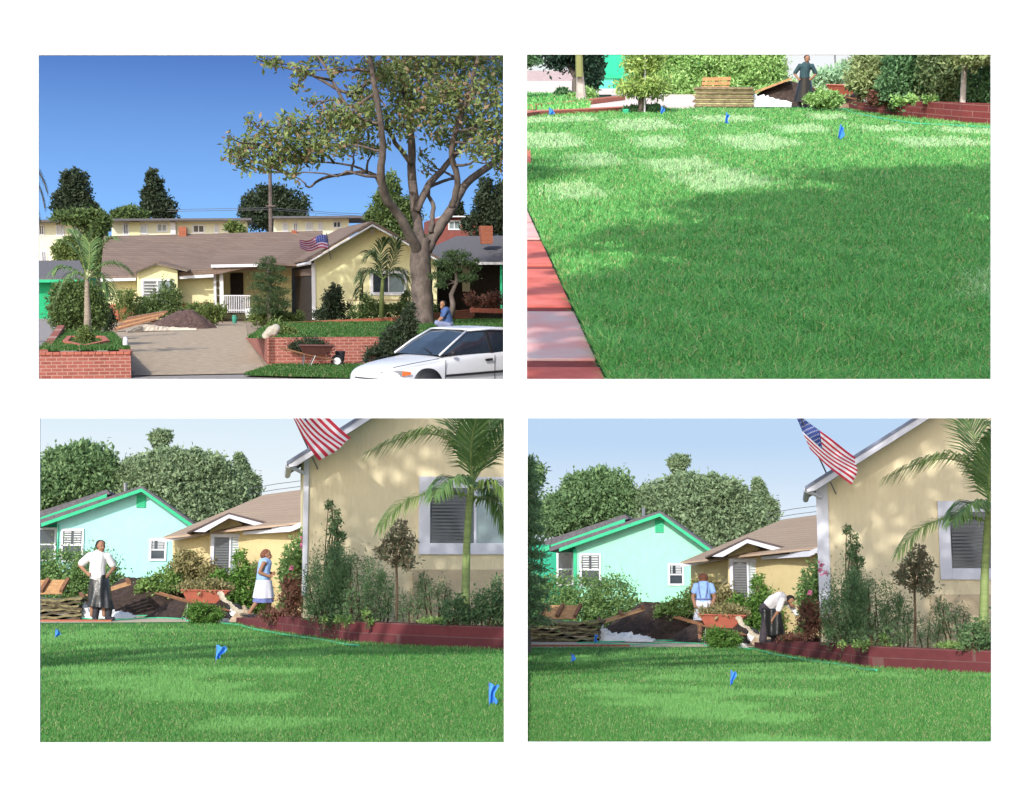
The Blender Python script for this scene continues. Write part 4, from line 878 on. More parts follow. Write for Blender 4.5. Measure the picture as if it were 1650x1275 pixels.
        D.part('trunk', mb, M['bark'], tr_); D.part('needles', MB().quads(keep(D, leaves(rs, np.concatenate(Q), .11, .2, -.1))), leaf('needle_mid', (.27, .40, .20), (.12, .22, .10)), tr_)
        lo = lobes_px(D, [(10, 725, 26, 22), (-4, 745, 26, 24), (28, 735, 12, 14), (12, 770, 22, 18)], 30); tree(D, 'leafy_tree', 'loose leafy branches above the conifer at the left edge of the ' + pic, 'tree', Vector((at(-8, 990, 30).x, 30, 0)), lo, 2200, .12, M['lf_far2'], M['bark'], .12, 15)
    # unseen tree added only to shade the beige gable wall
    sp = [(Vector((x_, 24, z_)), .95) for x_ in (1.3, 2.6, 3.9, 5.0) for z_ in (.9, 2.2, 3.6, 5.0)]
    canopy(D, 'unseen tree added to shade the beige gable of the ' + pic, sp, 18., 6500, .2, M['lf_dark'], M['bark'], (-20, -6, -1), 91 + L_, 'added shade trees out of view')
    # sky backdrop
    z1 = at(438, 560, 105).z; z0 = at(438, 900, 105).z
    c_top, c_bot = ((.48, .57, .64), (.57, .62, .65)) if L_ else ((.34, .46, .61), (.50, .57, .64))
    sm_ = skymat('sky_' + which, c_top, c_bot, z0 * 0 + at(438, 790, 105).z - z0, at(438, 674, 105).z - z0)
    ctr = at(438, 900, 105); ctr.z = z0
    o = D.solo('sky', MB().grid(lambda a, b: (ctr.x + (a - .5) * 56, 105 + 12 * (1 - (2 * a - 1) ** 2) - 12, z0 - 6 + (z1 - z0 + 6) * b), 24, 4), sm_, None, None, ctr, kind='structure', smooth=True)
# ---------------- upper right picture: the lawn seen from a brick edging ----------------
M['grass_t'] = grassm('grass_blade_near', (.28, .70, .20), (.05, .31, .06), (.62, .58, .28), .09)
M['grass_sun_tint'] = grassm('grass_blade_sun_tint', (.64, .88, .50), (.38, .68, .28), (.74, .74, .48), .08)  # sunlit tone of the sod squares put into the blade colour
M['lawn_t'] = mat('lawn_soil_near', (.012, .045, .018), 1, .35, 6)
M['paver'] = mat('red_paver', (.62, .17, .14), .9, .22, 3.5, bump=.25, c2=(.50, .105, .08))
M['paver_pale'] = mat('red_paver_pale', (.62, .26, .24), .9, .2, 4, bump=.25, c2=(.60, .50, .50))
M['joint'] = mat('paver_joint', (.24, .055, .05), .95, .3, 6)
M['conc_t'] = mat('driveway_pale', (.66, .55, .50), .9, .12, 2, bump=.1)
M['kerb_red'] = mat('kerb_red', (.46, .15, .10), .9, .2, 4)
M['brick_t'] = brick('brick_wine', (.34, .075, .07), (.28, .06, .055), (.42, .20, .17), .62, .13, .009, .35)
M['lf_bright'] = leaf('leaf_hedge_bright', (.50, .72, .28), (.22, .44, .12))
M['lf_t_dark'] = leaf('leaf_dark_upper', (.20, .36, .16), (.08, .19, .08))
M['lf_t_pale'] = leaf('leaf_pale_upper', (.50, .56, .28), (.26, .36, .14))
M['bark_pale'] = mat('bark_pale', (.50, .44, .40), .9, .25, 6, bump=.5)
M['glass_green'] = mat('green_stucco', (.03, .46, .27), .85, .12, 3)
M['car_pale'] = mat('car_paint_pale', (.66, .72, .80), .25, .05, 3, spec=.6)
def far_car(D, loc, L, label, body, rz=0., name='parked_car', grp=None):
    """small side-on saloon: body, glasshouse, wheels"""
    loc = Vector(loc); t = D.thing(name, label, 'car', loc, grp); Rm = Matrix.Rotation(rz, 3, 'Z'); k = L / 4.4
    P = lambda x, y, z: loc + Rm @ Vector((x, y, z)) * k
    prof = [(-2.2, .35), (-2.2, .75), (-2.05, .88), (-1.2, .96), (1.35, .98), (2.1, .9), (2.2, .7), (2.2, .35)]
    mb = MB(); vs = []; n = len(prof)
    for y in (-.85, -.8, .8, .85): vs += [P(x * (1 if abs(y) < .82 else .985), y, z if abs(y) < .82 else z * .96) for x, z in prof]
    order = [0, 1, 2, 3]; fs = []
    vv = [P(x, -.85, z) for x, z in prof] + [P(x, .85, z) for x, z in prof]
    mb.add(vv, [tuple(range(n)), tuple(range(n, 2 * n))[::-1]] + [(i, i + n, (i + 1) % n + n, (i + 1) % n) for i in range(n)])
    D.part('body', mb, body, t, bevel=.05 * k)
    g = MB(); pr = [(-1.3, .95), (-.5, 1.38), (.95, 1.40), (1.6, .97)]
    vv = [P(x, -.72 if z < 1.2 else -.6, z) for x, z in pr] + [P(x, .72 if z < 1.2 else .6, z) for x, z in pr]
    g.add(vv, [(0, 1, 2, 3), (7, 6, 5, 4), (0, 4, 5, 1), (1, 5, 6, 2), (2, 6, 7, 3)]); D.part('window', g, M['glass_dark'], t)
    D.part('roof', MB().box((0, 0, 0), (.01, .01, .01)) if 0 else MB().ext([P(-.5, -.6, 1.395), P(.95, -.6, 1.415), P(.95, .6, 1.415), P(-.5, .6, 1.395)], (0, 0, .02 * k)), body, t)
    for x in (-1.4, 1.35):
        for y in (-.86, .7): w_ = D.part('wheel', MB().tube([P(x, y, .31), P(x, y + .16, .31)], .31 * k, 18), M['dark'], t); D.part('rim', MB().tube([P(x, y - .01 if y < 0 else y + .165, .31), P(x, y if y < 0 else y + .17, .31)], .18 * k, 12), M['steel'], w_)
    return t
def top_right(D):
    g, at = D.g, D.at; pic = 'upper right picture'
    edge = lambda v: 970 - (610 - v) * (970 - 849) / (610 - 345)        # right-hand edge of the pavers
    sheet(D, 'ground', [(-40, 33), (40, 33), (60, 120), (-60, 120)], -.03, M['conc_t'])
    farl = [(700, 192), (849, 187), (940, 182), (1040, 177), (1180, 174), (1280, 171), (1340, 170), (1372, 172), (1395, 178), (1450, 186), (1520, 193), (1600, 199), (1680, 205)]
    fp = [g(*q) for q in farl]
    lawn = [g(990, 655), g(1700, 655)] + fp[::-1][:-2] + [g(849, 187), g(820, 240), g(849 - 2, 345)]
    sheet(D, 'lawn', lawn, 0, M['lawn_t'])
    rs = rng(50); n = 330000
    d0, d1 = 4.75, 40.; q = rs.random(n); d = d0 * (d1 / d0) ** (q ** 1.25)
    u = rs.uniform(800, 1640, n)
    P = np.stack([(u - 1223) / F * d * 1.03, d, np.zeros(n)], 1)
    bx = np.array([p.x for p in fp]); by = np.array([p.y for p in fp]); o_ = np.argsort(bx); k1 = P[:, 1] < np.interp(P[:, 0], bx[o_], by[o_])
    e0, e1 = g(972, 610), g(851, 345); dx = (e1.x - e0.x) / (e1.y - e0.y); k2 = P[:, 0] > e0.x + dx * (P[:, 1] - e0.y) + .015
    P = P[k1 & k2]; dd = P[:, 1:2]
    hh = .064 + .022 * np.sin(P[:, :1] * 5 + 2 * np.sin(dd * 3)) * np.sin(dd * 4 + P[:, :1] * 3)
    sunlit_sods = [[(800, 219), (920, 216), (945, 240), (800, 245)], [(917, 254), (985, 250), (1010, 268), (928, 276)], [(1028, 266), (1118, 256), (1165, 274), (1065, 285)], [(1070, 288), (1185, 274), (1255, 302), (1135, 318)], [(975, 196), (1060, 192), (1110, 209), (990, 214)], [(1140, 224), (1230, 218), (1300, 236), (1205, 248)],
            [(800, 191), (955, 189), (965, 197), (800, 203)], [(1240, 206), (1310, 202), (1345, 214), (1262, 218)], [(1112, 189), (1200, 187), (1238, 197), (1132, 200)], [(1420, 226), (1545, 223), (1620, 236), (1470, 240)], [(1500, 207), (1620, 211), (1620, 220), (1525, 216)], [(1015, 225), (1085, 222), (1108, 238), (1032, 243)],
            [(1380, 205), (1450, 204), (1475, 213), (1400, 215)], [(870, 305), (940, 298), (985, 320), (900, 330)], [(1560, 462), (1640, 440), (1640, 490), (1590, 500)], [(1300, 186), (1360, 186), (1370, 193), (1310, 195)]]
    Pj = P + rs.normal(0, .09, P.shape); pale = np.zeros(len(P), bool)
    for s_ in sunlit_sods:
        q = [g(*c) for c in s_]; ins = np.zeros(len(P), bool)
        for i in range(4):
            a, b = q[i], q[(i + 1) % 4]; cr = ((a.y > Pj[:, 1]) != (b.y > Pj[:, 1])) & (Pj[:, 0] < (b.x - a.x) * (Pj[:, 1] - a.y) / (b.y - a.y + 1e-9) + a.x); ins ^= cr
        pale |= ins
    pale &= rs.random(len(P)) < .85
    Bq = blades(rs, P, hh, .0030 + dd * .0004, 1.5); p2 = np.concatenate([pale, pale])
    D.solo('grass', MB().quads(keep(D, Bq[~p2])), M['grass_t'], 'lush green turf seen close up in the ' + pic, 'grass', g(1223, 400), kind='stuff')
    D.solo('grass', MB().quads(keep(D, Bq[p2])), M['grass_sun_tint'], 'sod squares with sunlit paleness painted into the blades of the ' + pic, 'grass', g(1223, 400), kind='stuff')
    # pavers
    rows = [(322, 340), (341.5, 360), (362.5, 389), (393, 432), (438, 498), (506, 583), (595, 720)]
    t = D.thing('brick_edging', 'row of large worn red pavers beside the close lawn in the ' + pic, 'edging', g(849, 450))
    e0x = lambda p: e0.x + dx * (p - e0.y)
    ya, yb = g(900, 720).y, g(849, 300).y
    D.part('mortar_bed', MB().ext([(e0x(ya) - 2.2, ya, -.05), (e0x(ya) - .004, ya, -.05), (e0x(yb) - .004, yb, -.05), (e0x(yb) - 2.2, yb, -.05)], (0, 0, .054)), M['joint'], t)
    for i, (va, vb) in enumerate(rows):
        y0, y1 = g(900, vb).y + .02, g(900, va).y; sk = -.03
        D.part('paver', MB().ext([(e0x(y0) - 1.2, y0 - .2, .0), (e0x(y0), y0, .0), (e0x(y1), y1, .0), (e0x(y1) - 1.2, y1 - .2, .0)], (0, 0, .016)), M['paver_pale' if i in (1, 2, 5) else 'paver'], t, bevel=.006)
    a = g(848, 268); D.solo('brick', MB().ext([g(835, 266), g(856, 266), g(856, 247), g(835, 247)], (0, 0, .05)), M['paver'], 'single red brick end at the left edge of the ' + pic, 'brick', a, bevel=.02)
    # kerb and driveway beyond
    kb = [g(820, 192), g(849, 188), g(930, 184), g(1000, 180), g(1030, 178)]
    mb = MB()
    for i in range(4): a, b = kb[i] + Vector((0, .45, .03)), kb[i + 1] + Vector((0, .45, .03)); mb.bar(a, b, .5, .16)
    D.solo('brick_kerb', mb, M['kerb_red'], 'low red brick kerb along the far left edge of the lawn in the ' + pic, 'kerb', kb[1])
    mb = MB(); kb = [g(849, 176), g(900, 172), g(960, 165), g(1000, 160)]
    for i in range(3): mb.bar(kb[i] + Vector((0, 0, .05)), kb[i + 1] + Vector((0, 0, .05)), .35, .14)
    D.solo('brick_kerb', mb, M['kerb_red'], 'second red kerb curving beyond the pale driveway in the ' + pic, 'kerb', kb[0])
    sheet(D, 'verge', [g(780, 176), g(849, 174), g(930, 168), g(985, 161), g(985, 152), g(780, 156)], -.01, M['lawn_t'])
    rs = rng(52); n = 9000; P = np.stack([rs.uniform(-9.8, -5.0, n) , rs.uniform(38, 56, n), np.zeros(n)], 1); P[:, 0] *= P[:, 1] / 42
    P = P[P[:, 0] < -4.2 - (P[:, 1] - 38) * .13]
    D.solo('grass', MB().quads(keep(D, blades(rs, P, .16, .05, .8))), M['grass_t'], 'strip of grass beyond the kerb at the far left of the ' + pic, 'grass', g(900, 165), kind='stuff')
    # flags
    for i, (u_, v_, h_, w_, s_) in enumerate([(884, 188, .2, .16, 'on the kerb at the far left'), (1064, 187, .22, .10, 'beside the layered conifer'), (1168, 203, .26, .09, 'second from the right, upright'), (1349, 228, .26, .11, 'nearest and largest')]):
        stake_flag(D, g(u_, v_), 'blue marker flag %s in the %s' % (s_, pic), h=h_ + .02, fw=w_, fh=h_ * .85, lean=.12 if i == 3 else .05, grp='blue marker flags in the ' + pic, seed=i, flat=.2)
    D.solo('valve_box', MB().box(tuple(g(1003, 184)) , tuple(g(1013, 184) + Vector((0, .3, .12)))), mat('green_plastic', (.03, .40, .2), .6, .1, 5), 'small green plastic box at the lawn edge in the ' + pic, 'valve box', g(1008, 184), bevel=.02)
    # planter right
    bl = [g(1372, 173), g(1390, 180), g(1440, 187), g(1500, 193), g(1560, 199), g(1600, 202), g(1680, 208)]
    brick_wall(D, 'brick_planter', [(p.x, p.y + .15) for p in bl], [.13, .25, .36, .40, .42, .43, .43], .25, M['brick_t'], 'wine red brick planter wall at the right of the ' + pic, 'planter wall')
    sheet(D, 'planting_bed', [(p.x, p.y + .3) for p in bl] + [(bl[-1].x + 2, 60), (bl[0].x + .3, 60)], .10, M['soil'])
    D.solo('garden_hose', MB().tube([g(1350, 178, .03), g(1360, 176, .03), g(1375, 182, .03), g(1420, 191, .03), g(1470, 199, .03), g(1530, 202, .03), g(1600, 206, .03)], .022, 6), M['hose'], 'pale green hose along the planter in the ' + pic, 'hose', g(1375, 181))
    # plants, right
    shrub(D, 'shrubbery', 'tall dense dark green shrub in the middle of the planter in the ' + pic, 'bush', [(1455, 110, 28, 60), (1480, 125, 26, 50), (1435, 130, 18, 35), (1470, 150, 34, 16)], 34.5, 15000, .10, M['lf_t_dark'], 61, up=.6)
    shrub(D, 'pale_shrub', 'pale yellow green shrub at the left end of the planter in the ' + pic, 'bush', [(1395, 120, 24, 30), (1415, 110, 22, 36), (1385, 140, 18, 18), (1410, 145, 22, 18), (1440, 95, 20, 30)], 36, 9000, .11, M['lf_t_pale'], 62)
    shrub(D, 'brown_shrub', 'olive shrub between the dark shrub and the slim trunk in the ' + pic, 'bush', [(1510, 120, 26, 50), (1530, 140, 26, 30), (1545, 110, 20, 50), (1520, 155, 34, 12)], 33.5, 12000, .10, leaf('leaf_olive', (.30, .36, .17), (.10, .18, .07)), 63)
    shrub(D, 'right_shrub', 'broad green shrub at the right edge of the ' + pic, 'bush', [(1578, 115, 24, 50), (1590, 140, 22, 30), (1610, 120, 26, 60), (1570, 150, 24, 10)], 32.5, 9000, .09, M['lf_t_dark'], 64)
    shrub(D, 'red_flowers', 'rusty flowers at the left end of the planter in the ' + pic, 'flowers', [(1420, 160, 16, 8), (1408, 158, 10, 9), (1435, 158, 10, 7)], 34.5, 1300, .09, M['lf_red'], 65)
    shrub(D, 'seedlings', 'bright seedlings along the planter rim in the ' + pic, 'plants', [(1445, 162, 9, 6), (1468, 161, 12, 5), (1590, 160, 14, 8), (1500, 160, 12, 4)], 32.6, 1200, .09, M['lf_bright'], 66)
    st_ = D.thing('slim_tree', 'slim pale bare trunk rising from the planter in the ' + pic, 'small tree', g(1552, 175)); st0 = at(1552, 168, 32)
    D.part('trunk', MB().tube([Vector((st0.x, 32, 0)), at(1553, 130, 32), at(1556, 70, 32), at(1556, -60, 32)], [.07, .06, .05, .04], 8), M['bark_pale'], st_)
    D.part('crown', MB().quads(keep(D, cloud(rng(67), lobes_px(D, [(1560, 92, 30, 14), (1545, 70, 40, 16), (1590, 85, 26, 12)], 31.6), 2500, .12))), M['lf_t_pale'], st_)
    # centre: hedge, person, bush, barrow, mound, pallets, sod
    shrub(D, 'hedge', 'long bright green hedge across the background of the ' + pic, 'hedge', [(1075, 115, 44, 50), (1130, 105, 50, 56), (1190, 100, 50, 60), (1235, 118, 30, 40), (1040, 130, 22, 28), (1100, 140, 60, 24), (1200, 140, 66, 24)], 62, 65000, .15, M['lf_bright'], 70, nclump=60, clump=.2)
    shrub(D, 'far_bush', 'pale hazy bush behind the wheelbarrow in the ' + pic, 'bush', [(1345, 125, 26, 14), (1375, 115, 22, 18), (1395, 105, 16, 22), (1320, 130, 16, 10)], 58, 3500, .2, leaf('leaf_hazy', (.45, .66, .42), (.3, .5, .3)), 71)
    pg = g(1285, 168.5); pg = Vector((pg.x, 40.5, 0)); pk = .98
    t = D.thing('person', 'person in dark clothes and plastic apron behind the lawn in the ' + pic, 'person', pg); b = MB(); fc = (.15, -1, -.1)
    caps(b, [(.06, 0, .96), (.05, 0, 1.15), (.08, .01, 1.38)], [.15, .14, .15]); caps(b, [(-.09, 0, 1.40), (.25, 0, 1.40)], [.07, .07]); caps(b, [(.09, 0, 1.4), (.1, -.02, 1.53)], [.06, .055]); head(b, (.11, -.03, 1.615), fc)
    for sh, el, ha, tip in (((-.12, 0, 1.4), (-.28, .02, 1.15), (-.16, -.12, .98), (-.07, -.16, .95)), ((.28, 0, 1.4), (.42, .02, 1.14), (.3, -.12, 1.0), (.2, -.16, .97))): caps(b, [sh, el, ha], [.056, .045, .032]); hand(b, ha, tip, spread=(.1, .2, 1))
    for x in (-.05, .14): caps(b, [(x, 0, .9), (x, 0, .5), (x, 0, .1)], [.09, .065, .045])
    D.part('body', remesh(b, .014, 2, pg), M['skin_a'], t, True); face_parts(D, t, pg, (.11, -.03, 1.615), fc)
    q = MB(); q.ball((.10, .02, 1.675), (.105, .11, .085), 12, 8); D.part('hair', remesh(q, .014, 1, pg), M['hair_dk'], t, True)
    q = MB(); caps(q, [(.06, 0, .95), (.05, 0, 1.15), (.08, .01, 1.38)], [.175, .165, .17]); caps(q, [(-.1, 0, 1.39), (.26, 0, 1.39)], [.08, .08]); caps(q, [(-.12, 0, 1.4), (-.26, .02, 1.18)], [.08, .07]); caps(q, [(.28, 0, 1.4), (.40, .02, 1.18)], [.08, .07]); D.part('shirt', remesh(q, .015, 1, pg), mat('shirt_teal', (.035, .075, .09), .8, .2, 8), t, True)
    ap = MB(); ap.grid(lambda a, c: (pg.x + .07 + (.19 + .16 * c + .02 * math.sin(18 * a * 3.14) * c) * math.cos(2 * math.pi * a) + .03 * c, pg.y + (.19 + .06 * c) * math.sin(2 * math.pi * a), 1.02 - .8 * c), 50, 16); D.part('apron', ap, M['bag'], t, True)
    for x in (-.06, .13): q = MB(); caps(q, [(x, 0, .3), (x, 0, .06)], [.075, .07]); caps(q, [(x, 0, .05), (x - .05, -.14, .045)], [.055, .05]); D.part('boot', remesh(q, .014, 1, pg), M['boot'], t, True)
    t.matrix_basis = t.matrix_basis @ Matrix.Scale(.84, 4)
    shrub(D, 'round_bush', 'small round clipped bush beside the person in the ' + pic, 'bush', [(1328, 160, 24, 12), (1320, 161, 16, 10), (1340, 160, 14, 11)], 38, 4500, .09, M['lf_bright'], 72, shell=.8, clump=.16)
    wl = at(1355, 165, 41); wheelbarrow(D, (wl.x, 41.5, 0), -.08, 'red wheelbarrow behind the round bush in the ' + pic, M['tray_red'], .95)
    mound(D, 'soil_heap', M['soil'], 'dark soil heap between pallets and person in the ' + pic, 'soil heap', at(1270, 160, 44).x, 44, 1.55, 1.2, .75, 13, n=34)
    mound(D, 'soil_heap', mat('soil_light', (.24, .16, .11), 1, .4, 9, bump=.8), 'brown soil heap by the wheelbarrow in the ' + pic, 'soil heap', at(1390, 165, 41).x, 42, .9, .9, .42, 14, n=30)
    t = D.thing('wooden_pallet', 'plank ramp leaning up the soil heap in the ' + pic, 'planks', at(1222, 150, 43), 'pallets in the ' + pic)
    for k in range(3): a = at(1214, 150, 43.2) + Vector((0, .3 * k, 0)); D.part('board', MB().bar(a, at(1275, 127, 43.2) + Vector((0, .3 * k, 0)), .25, .05), M['wood'], t)
    crumpled(D, 'plastic_sheet', M['plastic'], 'crumpled white plastic sheet under the soil heap in the ' + pic, 'plastic sheet', at(1210, 165, 42), [(at(1208, 165, 42).x, 42, .3, .42), (at(1225, 165, 42).x, 42, .3, .28), (at(1250, 165, 42).x, 41.8, .25, .22), (at(1275, 165, 41.5).x, 41.5, .2, .12)], 5)
    x0, x1 = at(1119, 168, 42).x, at(1214, 168, 42).x; sd_ = MB(); dk = MB()
    t = D.thing('sod_stack', 'stack of rolled turf slabs on the driveway in the ' + pic, 'turf stack', at(1165, 170, 42))
    for r in range(9):
        z = r * .062; j = .05 * math.sin(r * 2.3); (sd_ if r % 2 else dk).box((x0 + j, 41.6 + .03 * math.sin(r * 3), z), (x1 + j * .6, 42.8, z + .058))
    D.part('turf_rolls', sd_, mat('turf_pale', (.33, .33, .17), 1, .55, 5, bump=.8), t, bevel=.02); D.part('turf_roots', dk, mat('turf_root', (.22, .17, .10), 1, .5, 9, bump=.8), t, bevel=.02)
    o = at(1128, 149, 43); t = D.thing('wooden_pallet', 'orange wooden pallet propped on the turf stack in the ' + pic, 'pallet', o, 'pallets in the ' + pic)
    for k in range(4): D.part('board', MB().bar(o + Vector((.02 * k, .05 * k, .13 * k)), o + Vector((.02 * k + .85, .05 * k, .13 * k + .02)), .03, .10), M['wood'], t)
    for k in range(3): D.part('bearer', MB().bar(o + Vector((.05 + .37 * k, .05, -.05)), o + Vector((.12 + .37 * k, .25, .46)), .06, .05), M['wood_dk'], t)
    # left: layered conifer with stake
    cd = 36.; t = D.thing('layered_conifer', 'small layered conifer with a metal stake at the lawn edge in the ' + pic, 'conifer', g(1035, 178)); rs = rng(75); Q = []; mb = MB(); x_ = at(1036, 178, cd).x; rnd = random.Random(4)
    mb.tube([Vector((x_, cd, -.02)), at(1034, 150, cd), at(1036, 110, cd), at(1034, -40, cd)], [.13, .09, .07, .05], 8)
    for v_, rr, m_ in ((148, 40, 5), (139, 46, 6), (130, 42, 6), (108, 30, 4), (97, 36, 4), (84, 36, 4)):
        for k in range(m_):
            a = k * 2 * math.pi / m_ + v_; c = at(1036, v_, cd); r_ = rr * cd / F * rnd.uniform(.7, 1); e = c + Vector((math.cos(a) * r_, math.sin(a) * r_, .05 - rnd.random() * .2)); mb.tube([c, e], [.03, .008], 4)
            n = 190; tt = .25 + .75 * rs.random((n, 1)); Q.append(np.array(c) * (1 - tt) + np.array(e) * tt + rs.normal(size=(n, 3)) * np.array([[.10, .10, .05]]))
    D.part('trunk', mb, M['bark'], t); D.part('needles', MB().quads(leaves(rs, np.concatenate(Q), .13, .3, .1)), leaf('needle_bright', (.60, .72, .24), (.24, .42, .10)), t)
    D.part('stake', MB().tube([Vector((x_ + .06, cd - .2, 0)), Vector((x_ + .03, cd - .2, 3.2))], .022, 6), M['white'], t)
    shrub(D, 'ground_cover', 'low dark ground cover around the conifer trunk in the ' + pic, 'plants', [(1035, 176, 26, 5), (1020, 177, 16, 4), (1055, 175, 14, 4)], 36.2, 1500, .09, M['lf_t_dark'], 76)
    # palm trunk, dark tree, green house, white car, pale house
    t = D.thing('palm_tree', 'palm with a banded pale trunk before the dark tree in the ' + pic, 'palm', g(937, 172)); p0 = at(937, 170, 46); p0 = Vector((p0.x, 46, 0))
    D.part('trunk', MB().tube([p0, at(936, 150, 46), at(935, 128, 46), at(934, 105, 46), at(932, -20, 46)], [.19, .16, .13, .10, .09], 10), M['bark_pale'], t); D.part('crown_shaft', MB().tube([at(934, 124, 45.8), at(932, 60, 45.8)], [.13, .11], 10), leaf('shaft', (.45, .46, .2), (.3, .34, .12)), t)
    shrub(D, 'palm_bush', 'yellow green tuft at the foot of the palm in the ' + pic, 'bush', [(945, 158, 14, 12), (922, 162, 12, 8), (915, 165, 10, 7)], 48, 1500, .14, M['lf_bright'], 77)
    tree(D, 'dark_tree', 'dark spreading tree behind the palm in the ' + pic, 'tree', at(925, 170, 56), lobes_px(D, [(905, 95, 24, 20), (950, 100, 18, 26), (925, 80, 40, 16), (958, 115, 10, 26), (948, 140, 10, 16), (895, 80, 12, 14)], 56), 9000, .18, leaf('leaf_blue_dark', (.06, .12, .07), (.02, .05, .03)), M['bark'], .2, 78)
    tree(D, 'small_tree', 'grey green tree hanging in at the top left corner of the ' + pic, 'tree', Vector((at(815, 170, 60).x, 60, 0)), lobes_px(D, [(855, 92, 10, 10), (866, 98, 9, 5), (848, 100, 8, 8)], 60), 1200, .16, M['lf_t_dark'], M['bark'], .1, 79)
    shrub(D, 'verge_bush', 'dark bush by the far verge at the left of the ' + pic, 'bush', [(908, 155, 12, 9), (898, 160, 8, 5)], 52, 1300, .15, M['lf_t_dark'], 80)
    hd = 75; t = D.thing('green_house', 'vivid green house wall behind the trees in the ' + pic, 'house', at(985, 160, hd))
    D.part('wall', MB().ext([at(955, 170, hd), at(955, 40, hd), at(1130, 40, hd), at(1130, 170, hd)], (0, 4, 0)), M['glass_green'], t); D.part('gate', MB().ext([at(964, 165, hd - .1), at(964, 126, hd - .1), at(988, 126, hd - .1), at(988, 165, hd - .1)], (0, .06, 0)), mat('green_light', (.10, .62, .42), .8, .1, 3), t)
    D.part('gate_rail', MB().ext([at(960, 126, hd - .2), at(960, 123.5, hd - .2), at(1000, 123.5, hd - .2), at(1000, 126, hd - .2)], (0, .1, 0)), M['green_trim'], t)
    hd = 110; t = D.thing('far_house', 'small pale far house with pink-grey roof at the upper left of the ' + pic, 'house', at(875, 150, hd))
    D.part('wall', MB().ext([at(835, 165, hd), at(835, 134, hd), at(925, 134, hd), at(925, 165, hd)], (0, 5, 0)), M['white'], t); D.part('roof', MB().ext([at(830, 135, hd - .5), at(925, 135, hd - .5), at(918, 118, hd + 4), at(838, 118, hd + 4)], (0, .1, .2)), mat('roof_pink', (.42, .32, .31), .9, .15, 2), t)
    D.part('garage_door', MB().ext([at(850, 160, hd - .1), at(850, 141, hd - .1), at(885, 141, hd - .1), at(885, 160, hd - .1)], (0, .08, 0)), M['slat_pale'], t)
    if 0: far_car(D, Vector((at(872, 160, 78).x, 78, 0)), 4.3 * .6, 'pale small car parked before the far house in the ' + pic, mat('car_paint_grey', (.30, .34, .40), .3, .1, 3), .3)
    D.solo('street_pole', MB().tube([Vector((at(1347, 150, 80).x, 80, 0)), at(1344, 60, 80)], .05, 6), M['steel'], 'thin dark pole rising above the hazy bush in the ' + pic, 'pole', at(1347, 150, 80))
    dsky = 140; z0 = at(1223, 120, dsky).z
    D.solo('sky', MB().grid(lambda a, b: ((a - .5) * 75, dsky + 10 * (1 - (2 * a - 1) ** 2), z0 - 6 + 30 * b), 20, 2), skymat('sky_tr', (.60, .63, .65), (.62, .64, .65), 0, 8), None, None, (0, dsky, z0), kind='structure', smooth=True)
    sp = [(g(u_, v_), r_) for u_, v_, r_ in [(1015, 590, .3), (1040, 530, .3), (1000, 470, .2), (1080, 610, .45), (1100, 500, .5), (1180, 570, .5), (1200, 470, .6), (1290, 600, .5), (1300, 500, .6), (1390, 560, .5), (1420, 470, .6), (1500, 600, .45), (1520, 520, .5), (1600, 560, .45), (1560, 450, .6), (1130, 400, .6), (1230, 390, .7), (1340, 400, .8), (1460, 390, .8), (1580, 390, .8), (1260, 340, .8), (1370, 335, .9), (1480, 330, .9), (1590, 330, 1.), (1450, 292, 1.0), (1570, 290, 1.1)]]
    canopy(D, 'big street tree beside the viewer shading the near lawn of the ' + pic, sp, 9., 11000, .30, M['lf_t_dark'], M['bark'], (9, -3, 0), 81)
# ---------------- upper left picture: the house seen from across the street ----------------
M['road'] = mat('asphalt_grey', (.27, .24, .23), .95, .12, 6, bump=.2)
M['drive_t'] = mat('driveway_tan', (.30, .235, .175), 1, .2, 2.5, bump=.4)
M['lawn_l'] = mat('lawn_base', (.03, .09, .02), 1, .3, 5)
M['grass_l'] = grassm('grass_blade_left', (.08, .20, .04), (.03, .10, .02), (.25, .24, .12), .08)
M['yellow'] = mat('stucco_yellow', (.72, .68, .40), .9, .06, 5, bump=.2, bscale=50)
M['cream'] = mat('stucco_far', (.74, .72, .54), .9, .06, 2)
M['roof_br'] = brick('shingle_brown', (.27, .195, .15), (.22, .155, .12), (.17, .12, .095), .5, .12, .012, .35)
M['roof_gr'] = mat('shingle_slate', (.12, .115, .125), .95, .2, 8, bump=.5)
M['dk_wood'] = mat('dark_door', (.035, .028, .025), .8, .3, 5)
M['brick_l'] = brick('brick_red_low', (.40, .13, .10), (.30, .09, .07), (.48, .28, .23), .23, .08, .010, .4)
M['brick_ol'] = brick('brick_orange_low', (.42, .12, .06), (.34, .09, .05), (.35, .2, .14), .3, .1, .01, .3)
M['cap_l'] = mat('brick_cap', (.40, .13, .09), .9, .25, 6)
M['car_white'] = mat('car_paint_white', (.62, .63, .68), .22, .02, 3, spec=.7)
M['orange'] = mat('indicator_orange', (.75, .16, .04), .3, .05, 5, spec=.6)
M['lamp'] = mat('headlamp_glass', (.20, .21, .23), .15, .25, 14, spec=.8)
M['lf_mag'] = grassm('leaf_street_tree', (.29, .36, .13), (.12, .18, .06), (.33, .22, .14), .2)
M['lf_con'] = leaf('leaf_conifer', (.075, .10, .055), (.03, .05, .028))
M['lf_green'] = leaf('leaf_mid_green', (.17, .24, .08), (.07, .12, .04))
M['lf_yel'] = leaf('leaf_yellow_green', (.24, .30, .09), (.10, .16, .05))
M['lf_pine'] = leaf('leaf_pine_pad', (.11, .17, .07), (.04, .08, .03))
M['bark_t'] = mat('bark_street_tree', (.125, .10, .09), .95, .55, 2.6, bump=1., stretch=(1.5, 1.5, .8))
